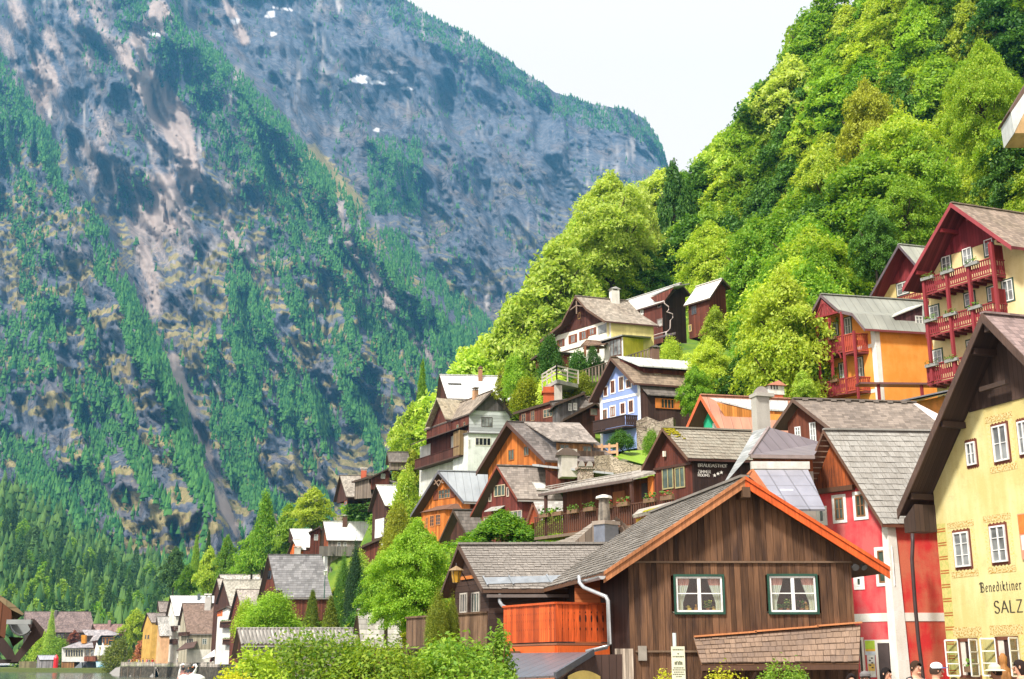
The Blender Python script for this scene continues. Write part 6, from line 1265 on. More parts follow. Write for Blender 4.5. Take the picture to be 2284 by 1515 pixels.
# low roof with the sheet metal chimney behind the long shingle roof
def chimney_house():
 e0, e1, r1, r0 = at(*cG(870, 618), 47), at(*cG(1180, 640), 46), at(*cG(1400, 470), 50), at(*cG(1235, 492), 51)
 root = empty('grey_shed', Vector((e1.x + 1, 48, 2)), 'grey shed with a sagging shingle roof and a tall metal-clad chimney', 'shed'); m = MB(); N = 6; rows = []
 for i in range(N + 1):
  f = i / N; sag = -.28 * math.sin(math.pi * f); rows.append([e0.lerp(r0, f) + Z * sag, e1.lerp(r1, f) + Z * sag])
 for i in range(N): shake_rows(m, rows[i][0], rows[i][1], rows[i + 1][1], rows[i + 1][0], 2, .25, 20 + i)
 r = m.build('roof', [shakes((.36, .32, .27), (.22, .19, .16))], root)
 m = MB(); a, b, c = at(*cG(1110, 625), 45.8), at(*cG(1250, 500), 45.8), at(*cG(1450, 640), 45.8); m.prism([a, c, at(*cG(1400, 500), 45.8), b], Vector((.2, 1.5, 0))); m.build('wall', planks((.28, .22, .17), .25, (.16, .12, .1)), root)
 m = MB(); m.beam(at(*cG(1385, 455), 46), at(*cG(1520, 570), 46), .12, .14); m.beam(at(*cG(1420, 515), 45.7), at(*cG(1480, 620), 45.7), .2, .2); m.build('bargeboard', timber((.17, .12, .09)), root)
 Y = 45; z = lambda y: at(*cG(1335, y), Y).z; x0, x1 = at(*cG(1253, 560), Y).x, at(*cG(1418, 560), Y).x; m = MB(); xc = (x0 + x1) / 2; w = x1 - x0; ca, sa = math.cos(.75), math.sin(.75); X, Y_ = Vector((ca, sa, 0)), Vector((-sa, ca, 0)); k = w / (ca + sa)
 m.box(Vector((xc, Y + .4, (z(640) + z(492)) / 2)), X, Y_, Z, k * 1.15, k * .85, z(492) - z(640)); m.box(Vector((xc, Y + .4, z(485))), X, Y_, Z, k * 1.3, k * 1.0, .14, 1); xq = at(*cG(1322, 400), Y).x; m.tube([Vector((xq, Y + .4, z(480))), Vector((xq, Y + .4, z(320)))], [.24, .19], 10, 2); m.tube([Vector((xq, Y + .4, z(322))), Vector((xq, Y + .4, z(308))), Vector((xq, Y + .4, z(296)))], [.32, .3, .1], 10, 3)
 m.build('chimney', [plain((.22, .24, .29), .4, .5, .4), plain((.36, .3, .25)), plaster((.3, .26, .21), (.1, .09, .08), .9, 2), plain((.62, .6, .56))], r); FOOT.append((xc, 48, 3))
chimney_house()
# ================================================================== farther down the shore
simple('dark_house', 'dark gabled house with a grey shingle roof and red chimney at the skyline', 190, -62, 4, [cJ(722, 572), cJ(803, 235), cJ(888, 512)], PDK, SHL, end=cJ(1195, 0)[0], base=1120, wins=(('g', cJ(862, 570), cJ(900, 612), dict(fr=(.6, .15, .05), cols=1, rows=1)),)).chimney(cJ(1115, 245), 88 / 5.828, cJ(0, 142)[1], plaster((.55, .13, .07)), -1, 'slab', plain((.75, .7, .68)))
simple('weathered_house', 'weathered brown house with a long slanting dark eave below the skyline', 182, -25, 60, [cJ(958, 315), cJ(1205, 240), cJ(1445, 355)], PGR, SHD, L=7, base=1110, barge=.3)
simple('boarded_house', 'boarded house front with a white curtained window above the white roofs', 178, 10, 95, [cJ(1180, 270), cJ(1430, 145), cJ(1475, 220)], PRB, SHD, L=6, base=1092, wins=(('g', cJ(1338, 215), cJ(1393, 278), dict(fr=FR_W, cols=2, rows=1, gl=GLC)),))
simple('white_roofed_house', 'tall dark boarded house with a bright white roof and white panel wall', 168, -58, 7, [cJ(1170, 700), cJ(1272, 362), cJ(1392, 628)], PDK, MWH, end=cJ(1705, 0)[0], base=1235, side=PRB, oh=.5, wins=()).panel('g', cJ(1265, 800), cJ(1380, 1045), plaster((.8, .8, .78)), .06)
Hx = simple('lean_to_barn', 'dark red brown barn with a single slanting roof among the shore houses', 164, -20, 70, [cJ(968, 1205), cJ(1442, 995), cJ(1470, 1040)], PRB, SHD, L=6, base=1275, barge=.3, eo=.4)
Hx = simple('white_house', 'white walled house with a white roof and grey boarded end', 192, -52, 7, [cJ(550, 1185), cJ(588, 835), cJ(635, 1078)], plaster((.82, .82, .78)), MWH, end=cJ(1175, 0)[0], base=1300, side=planks((.3, .26, .22), .3), upper=planks((.35, .1, .04), .25), split=cJ(640, 1165),
 wins=[('g', cJ(x, 1215), cJ(x + 14, 1280), dict(fr=(.2, .17, .15), cols=1, rows=1)) for x in (643, 670, 697)] + [('g', cJ(x, 1425), cJ(x + 14, 1490), dict(fr=(.2, .17, .15), cols=1, rows=1)) for x in (650, 680)] + [('r', cJ(770, 1105), cJ(812, 1185), WW), ('r', cJ(852, 1105), cJ(890, 1185), WW)])
Hx.chimney(cJ(870, 850), 75 / 5.828, cJ(0, 748)[1], plaster((.15, .08, .06)), -1, 'gable', plain((.6, .58, .55)))
m_ = MB(); m_.box(Hx.P(Hx.ur + .4, *Hx.sp(*cJ(790, 1225), Hx.ur + .4)), Hx.V, Hx.nR, Z, 6, .9, 1.5); Hx.part(m_, 'balcony', planks((.22, .2, .18), .2))
simple('red_gable_house', 'small house with a bright orange red gable and white roof above the shingled roof', 218, -50, 6, [cJ(118, 1262), cJ(188, 1068), cJ(255, 1200)], planks((.75, .16, .03), .3), MWH, end=cJ(300, 0)[0], base=1260).chimney(cJ(255, 1230), 100 / 5.828, cJ(0, 1160)[1], plaster((.6, .56, .5)), -1, 'slab', plain((.75, .5, .42)))
simple('white_roofed_house', 'house showing only a white roof half hidden by a pale tree', 226, -60, 5, [cJ(140, 1100), cJ(152, 932), cJ(245, 1170)], PRB, MWH, end=cJ(440, 0)[0], base=1240)
simple('brown_house', 'narrow brown house front with a white window left of the white walled house', 198, 8, 95, [cJ(395, 975), cJ(540, 900), cJ(575, 945)], PRB, SHD, L=5, base=1250, wins=(('g', cJ(470, 1005), cJ(520, 1080), dict(fr=FR_W, cols=2, rows=1, gl=GLC)),))
simple('grey_roofed_cottage', 'cottage with a flat grey roof above the hedges near the grey house', 175, -70, 3, [cJ(1400, 90), cJ(1418, -70), cJ(1440, 60)], PGR, SHD, end=cJ(1695, 0)[0], base=1050)
H = simple('shingled_house', 'dark brown house with a steep ribbed grey shingle roof above the round shrub', 165, -55, 2, [cF(728, 948), cF(808, 610), cF(878, 922)], PRB, shingle((.24, .235, .245), .34, .5, (.18, .175, .185), line=.25), end=cF(1198, 0)[0], base=1385, oh=.6, wins=(('g', cF(795, 725), cF(835, 790), dict(fr=(.05, .03, .03), cols=1, rows=1)),), gutter=True)
b_, r_ = H.balcony(cF(765, 885), cF(868, 868), (cF(0, 940)[1], cF(0, 925)[1]), .8, PDK, .2, .1)
simple('tan_roofed_house', 'dark red gabled house with a tan grey shingle roof beside the ribbed shingle roof', 228, -60, 3, [cK(1008, 872), cK(1092, 550), cK(1168, 838)], PRB, shingle((.42, .37, .33), .3, .3), end=cK(1350, 0)[0], base=1482)
simple('grey_roofed_house', 'dark gabled house with a long pale grey roof behind the tan roof', 248, -60, 2, [cK(868, 705), cK(947, 450), cK(1028, 738)], PDK, shingle((.46, .43, .37), .3, .3), end=cK(1365, 0)[0], base=1482)
simple('small_brown_house', 'small dark gabled house behind the long pale grey roof', 262, -52, 2, [cK(830, 610), cK(884, 435), cK(915, 585)], PDK, shingle((.5, .45, .4), .3, .3), end=cK(960, 0)[0], base=1475)
simple('flat_roofed_house', 'house with stepped white and grey roof strips highest in the shore row', 272, -50, 1, [cK(895, 445), cK(908, 392), cK(930, 445)], PGR, shingle((.5, .47, .43), .3, .3), end=cK(1375, 0)[0], base=1470).chimney(cK(1340, 400), 40 / 4.81, cK(0, 285)[1], plaster((.5, .42, .35)), -1, 'slab')
H = simple('balcony_house', 'narrow white house with dark balconies between the brown roof and the corrugated shed', 242, -50, 5, [cK(865, 790), cK(985, 735), cK(1080, 780)], plaster((.8, .79, .75)), SHD, L=6, base=1482, wins=(('g', cK(890, 775), cK(945, 840), dict(fr=(.75, .15, .03), cols=1, rows=1, fw=.5)),))
for a, b, y0, y1, f in (((915, 905), (1085, 890), 960, 955, 0), ((945, 1090), (1055, 1085), 1145, 1140, 1)):
 b_, (ua, ub, wb, wt, v) = H.balcony(cK(*a), cK(*b), (cK(0, y0)[1], cK(0, y1)[1]), .9, PDK, .22, .1); flower_box(H.P((ua + ub) / 2, v - .15, wt), H.U, H.nG, (ub - ua) * .8, 'green trailing plants on the %s dark balcony of the narrow white house' % ('lower' if f else 'upper'), 'balcony plants in the shore row', 'g')
H = simple('brown_roofed_house', 'beige boarded house with a big brown roof behind the waterfront fence', 272, -58, 2, [cK(463, 932), cK(512, 700), cK(562, 1028)], planks((.42, .38, .28), .25, (.34, .3, .22), amt=.3), shingle((.23, .16, .13), .3, .35, (.2, .14, .11), line=.7), end=cK(865, 0)[0], base=1478, oh=.5, gutter=True, wins=(('r', cK(727, 1082), cK(775, 1140), dict(fr=FR_W, cols=2, rows=3)), ('r', cK(830, 1080), cK(880, 1140), dict(fr=(.75, .72, .65), cols=2, rows=1, gl=plain((.7, .66, .58)))), ('r', cK(560, 1080), cK(630, 1140), dict(fr=(.6, .56, .48), cols=4, rows=1))))
w_ = H.sp(*cK(780, 1198))[1]; m_ = MB(); m_.box(H.P(H.ur, (H.L) / 2, (w_ + H.wb) / 2) + H.nR * .03, H.V, H.nR, Z, H.L - .9, .06, w_ - H.wb); H.part(m_, 'wall', plaster((.8, .77, .68)), label='white plastered ground floor'); H.chimney(cK(790, 735), 78 / 4.81, cK(0, 600)[1], plaster((.62, .58, .55), (.1, .09, .1), .2), -1, 'slab', plain((.75, .72, .7)))
b_, r_ = H.balcony(cK(470, 1015), cK(555, 1010), (cK(0, 1050)[1], cK(0, 1045)[1]), .8, PDK, .2, .1)
m_ = MB(); p_ = at(*cK(450, 1215), 266), at(*cK(640, 1180), 266); m_.prism([p_[0], p_[1], p_[1] + Vector((0, 4, 2.2)), p_[0] + Vector((2, 4, 2.6))], Z * .2); H.part(m_, 'porch_roof', timber((.1, .06, .05)))
H = simple('white_roofed_house', 'tall white house with a white roof and stacked balconies left of the brown roof', 288, -58, 2, [cK(328, 858), cK(382, 620), cK(432, 835)], plaster((.78, .76, .68)), MWH, end=cK(875, 0)[0], base=1480, oh=.5, eo=.5)
for y in (985, 1125): b_, r_ = H.balcony(cK(375, y - 35), cK(432, y - 40), (cK(0, y + 15)[1], cK(0, y + 10)[1]), .8, PDK, .2, .1)
H.chimney(cK(688, 660), 32 / 4.81, cK(0, 600)[1], plain((.1, .13, .15)), -1, 'none')
simple('yellow_house', 'small orange yellow house with a grey brown roof far along the waterfront', 302, -48, 3, [cK(68, 1003), cK(130, 805), cK(182, 905)], plaster((.62, .38, .1)), shingle((.3, .26, .24), .3, .3), end=cK(330, 0)[0], base=1480, wins=(('g', cK(112, 1040), cK(128, 1085), WB), ('g', cK(140, 1040), cK(158, 1085), WB)))
simple('grey_cottage', 'grey roofed cottage peeking out behind the small yellow house', 318, -48, 2, [cK(240, 790), cK(250, 680), cK(268, 795)], PDK, shingle((.33, .28, .26), .3, .3), end=cK(365, 0)[0], base=1470)
simple('pale_roofed_house', 'low house with a pale grey roof in front of the tall white house', 284, -48, 2, [cK(228, 930), cK(240, 842), cK(268, 1050)], plaster((.75, .45, .25)), shingle((.55, .53, .5), .3, .3), end=cK(372, 0)[0], base=1480)
H = simple('corrugated_shed', 'long boathouse shed with a corrugated grey roof behind the bushes', 100, -58, -1, [cF(545, 1350), cF(583, 1146), cF(612, 1262)], PDK, shingle((.45, .43, .4), 9, .3, (.36, .34, .31)), end=cF(1440, 0)[0], base=1500, side=planks((.33, .29, .26), .2), oh=.3, barge=.12, gutter=True)
m_ = MB(); (u_, w_) = H.vg[-1]
for i in range(int(H.L / .3)): m_.tube([H.P(.02, .15 + i * .3, .06), H.P(u_, .15 + i * .3, w_ + .05)], .075, 6)
H.part(m_, 'corrugation', plaster((.3, .29, .275), (.18, .17, .16), .8, 1.2), H.roofo)
H = simple('shingled_hut', 'small hut with a bleached white shingle roof beside the chestnut tree', 74, -58, 2, [cF(1432, 1170), cF(1457, 1010), cF(1482, 1285)], PRB, shingle((.46, .44, .41), .3, .4, (.33, .31, .28)), end=cF(1760, 0)[0], base=1480, barge=.12)

# ------------------------------------------------------------------ noise and fast meshes
def vnoise(x, y, seed=0):
 x = np.asarray(x, float); y = np.asarray(y, float); xi = np.floor(x).astype(np.int64); yi = np.floor(y).astype(np.int64); fx = x - xi; fy = y - yi
 def h(a, b):
  n = (a * 374761393 + b * 668265263 + seed * 69069) & 0xffffffff; n = ((n ^ (n >> 13)) * 1274126177) & 0xffffffff; return ((n ^ (n >> 16)) & 0xffff) / 65535.0
 u = fx * fx * (3 - 2 * fx); v = fy * fy * (3 - 2 * fy)
 return (h(xi, yi) * (1 - u) + h(xi + 1, yi) * u) * (1 - v) + (h(xi, yi + 1) * (1 - u) + h(xi + 1, yi + 1) * u) * v
def fbm(x, y, o=5, seed=0, ridged=False):
 s = 0; a = .5; t = 0
 for i in range(o):
  n = vnoise(x * 2 ** i + 17.3 * i, y * 2 ** i - 9.1 * i, seed + i); s = s + a * ((1 - np.abs(2 * n - 1)) if ridged else n); t += a; a *= .5
 return s / t
def fast_mesh(name, v, f, mats, mi=None, smooth=False):
 me = bpy.data.meshes.new(name); v = np.ascontiguousarray(v, dtype=np.float32); f = np.ascontiguousarray(f, dtype=np.int32); k = f.shape[1]
 me.vertices.add(len(v)); me.vertices.foreach_set('co', v.ravel()); me.loops.add(f.size); me.loops.foreach_set('vertex_index', f.ravel())
 me.polygons.add(len(f)); me.polygons.foreach_set('loop_start', np.arange(0, f.size, k, dtype=np.int32)); me.polygons.foreach_set('loop_total', np.full(len(f), k, dtype=np.int32))
 for m in (mats if isinstance(mats, (list, tuple)) else [mats]): me.materials.append(m)
 if mi is not None: me.polygons.foreach_set('material_index', np.asarray(mi, dtype=np.int32))
 if smooth: me.polygons.foreach_set('use_smooth', np.ones(len(f), dtype=bool))
 me.update(calc_edges=True); return me
def linkobj(name, me, parent=None, loc=None):
 o = bpy.data.objects.new(name, me); COL.objects.link(o)
 if parent is not None: o.parent = parent
 if loc is not None: o.location = loc
 return o
# ------------------------------------------------------------------ plants: crowns of many small leaf sprays
def leaf_quads(c, n, size, rg, up=.6, asp=.55):
 "diamond leaves at centres c with normals n (N,3)"
 N = len(c); r = rg.normal(size=(N, 3)); a = np.cross(n, r); a /= np.linalg.norm(a, axis=1)[:, None] + 1e-9; b = np.cross(n, a)
 s = (size * rg.uniform(.6, 1.4, N))[:, None]; a = a * s; b = b * s * asp; droop = n * s * -.18
 v = np.stack([c - a + droop, c + b, c + a + droop, c - b], 1).reshape(-1, 3); return v, np.arange(4 * N).reshape(-1, 4)
def lobed(seed, nl, nclump, per, cs):
 "layered broadleaf crown: drooping branch fans at many heights, uneven in reach, with gaps between them"
 rg = np.random.default_rng(seed); C = []; O = []
 for i in range(nl):
  h = .2 + .78 * ((i + rg.uniform(0, .8)) / nl); a = i * 2.4 + rg.uniform(-.5, .5); r = broad(h) * rg.uniform(.55, 1.12); k = max(6, int(nclump / nl * (.4 + r)))
  t = rg.uniform(.08, 1, k) ** .6; sp = rg.normal(size=k) * .3 * (.35 + t * .65) * r; z = h + .07 * np.sin(t * 2.6) - .06 * t ** 2 + rg.normal(size=k) * .016
  C.append(np.stack([math.cos(a) * t * r - math.sin(a) * sp, math.sin(a) * t * r + math.cos(a) * sp, z], 1))
 C = np.concatenate(C); cc = np.repeat(C, per, 0); N = len(cc); out = C.copy(); out[:, 2] = 0; out /= np.linalg.norm(out, axis=1)[:, None] + .15; outr = np.repeat(out, per, 0)
 off = rg.normal(size=(N, 3)) * np.array([cs, cs, cs * .3]); off[:, 2] -= np.clip((off[:, :2] * outr[:, :2]).sum(1), 0, 1) * .5
 n = rg.normal(size=(N, 3)) * .5 + np.array([0, 0, .9]) + outr * .4; n /= np.linalg.norm(n, axis=1)[:, None]; return cc + off, n, rg
def crown(seed, prof, nclump, per, leaf, cs=.12, flat=.35, inner=.5, lobes=.35):
 """unit tree, height 1, radius 1 at the widest: prof(h) gives the envelope radius; clumps are flattened sprays near it"""
 rg = np.random.default_rng(seed); C = []
 while len(C) < nclump:
  h = rg.uniform(0, 1); a = rg.uniform(0, 2 * math.pi); r = prof(h)
  if r <= 0 or rg.uniform() > r + .15: continue
  lob = 1 - lobes + lobes * 2 * fbm(np.array([a * 1.1 + 5]), np.array([h * 3.2 + seed]), 2, seed)[0]
  q = rg.uniform(inner, 1) ** .6; C.append((math.cos(a) * r * lob * q, math.sin(a) * r * lob * q, h))
 C = np.array(C); cc = np.repeat(C, per, 0); N = len(cc)
 off = rg.normal(size=(N, 3)) * np.array([cs, cs, cs * flat])
 out = C / (np.linalg.norm(C[:, :2], axis=1)[:, None] + .15); out[:, 2] = 0; outr = np.repeat(out, per, 0)
 off[:, 2] -= (off[:, :2] * outr[:, :2]).sum(1) * .45                  # sprays droop outwards
 n = rg.normal(size=(N, 3)) * .55 + np.array([0, 0, .8]) + outr * .45; n /= np.linalg.norm(n, axis=1)[:, None]
 return cc + off, n, rg
def broad(h): return 0 if h < .16 else math.sin(min(1, (h - .16) / .84 * .93 + .1) * math.pi) ** .62
def spire(h): return 0 if h < .06 else (1 - (h - .06) / .94) ** .85 * (.75 + .25 * math.sin(h * 60) ** 2)
def column(h): return min(1, (1 - h) * 2.2 + .04) * min(1, h * 9 + .45) * .95
def mound(h): return math.sqrt(max(0, 1 - (h * .97) ** 2)) * min(1, h * 4 + .6)
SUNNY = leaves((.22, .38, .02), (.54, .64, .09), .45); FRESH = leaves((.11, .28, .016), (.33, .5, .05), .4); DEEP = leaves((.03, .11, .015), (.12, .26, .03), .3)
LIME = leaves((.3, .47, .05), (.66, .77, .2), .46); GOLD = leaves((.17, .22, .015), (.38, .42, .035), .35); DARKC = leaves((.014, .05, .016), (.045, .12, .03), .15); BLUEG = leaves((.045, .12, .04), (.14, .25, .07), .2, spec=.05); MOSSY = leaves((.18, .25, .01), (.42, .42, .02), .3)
RUST = leaves((.3, .09, .05), (.5, .2, .1), .3); THUJ = leaves((.05, .11, .008), (.26, .3, .02), .2)
PROTO = {}
def proto(kind, mat_key, lod):
 key = (kind, mat_key, lod)
 if key in PROTO: return PROTO[key]
 m = globals()[mat_key]; out = []
 shape = dict(broad=(broad, 1), conifer=(spire, 1), thuja=(column, 1), bush=(mound, 1))[kind]
 for s in range(2 if lod > 1 else 3):
  k = {0: (150, 14, .036), 1: (300, 30, .019), 2: (620, 44, .0115), 3: (1100, 56, .0075)}[lod]
  if kind == 'thuja': c, n, rg = crown(s + 40, column, k[0] * 2, k[1], k[2] * .8, .11, 1.3, .6, .28)
  elif kind == 'conifer': c, n, rg = crown(s + 70, spire, int(k[0] * 1.3), k[1], k[2] * .85, .1, .3, .35, .25)
  elif kind == 'bush': c, n, rg = crown(s + 20, mound, k[0], k[1], k[2], .12, .8, .5, .62)
  else: c, n, rg = lobed(s + 11 * lod, (18, 26, 40, 46)[lod], k[0], k[1], (.1, .085, .065, .05)[lod])
  lf = k[2] * (1.5 if kind == 'bush' else 1.35 if kind != 'conifer' else 1.1)
  # width and height are scaled apart later, so size leaves in the mean scale
  v, f = leaf_quads(c * np.array([.5, .5, 1]), n, lf, rg); v[:, :2] *= 2
  cm = fast_mesh('crown', v, f, m)
  mb = MB(); rr = random.Random(s)
  mb.tube([(0, 0, -.12), (.01, 0, .2), (-.01, .02, .5), (.02, 0, .86)], [.075, .055, .035, .008], 7)
  if kind in ('broad', 'bush'):
   for i in range(9):
    a = rr.uniform(0, 6.28); h = rr.uniform(.18, .62); l = rr.uniform(.4, .8); q = Vector((math.cos(a), math.sin(a), 0))
    mb.tube([Vector((0, 0, h)), Vector((0, 0, h + .06)) + q * l * .45, Vector((0, 0, h + .2)) + q * l], [.03, .018, .006], 5, cap=False)
  tm = bpy.data.meshes.new('trunk'); tm.from_pydata(mb.v, [], mb.f); tm.materials.append(bark()); tm.update()
  out.append((tm, cm))
 PROTO[key] = out; return out
_tr = random.Random(77)
def put_tree(name, loc, h, w, kind, mat_key, lod, label, group=None, cat='tree', parts=True):
 tm, cm = _tr.choice(proto(kind, mat_key, lod))
 if parts:
  r = empty(name, loc, label, cat, group); r.rotation_euler.z = _tr.uniform(0, 6.28); r.scale = (w / 2, w / 2, h)
  linkobj('trunk', tm, r); linkobj('crown', cm, r)
 else:
  r = linkobj(name, cm, None, loc); tag(r, label, cat, group); r.rotation_euler.z = _tr.uniform(0, 6.28); r.scale = (w / 2, w / 2, h)
 return r
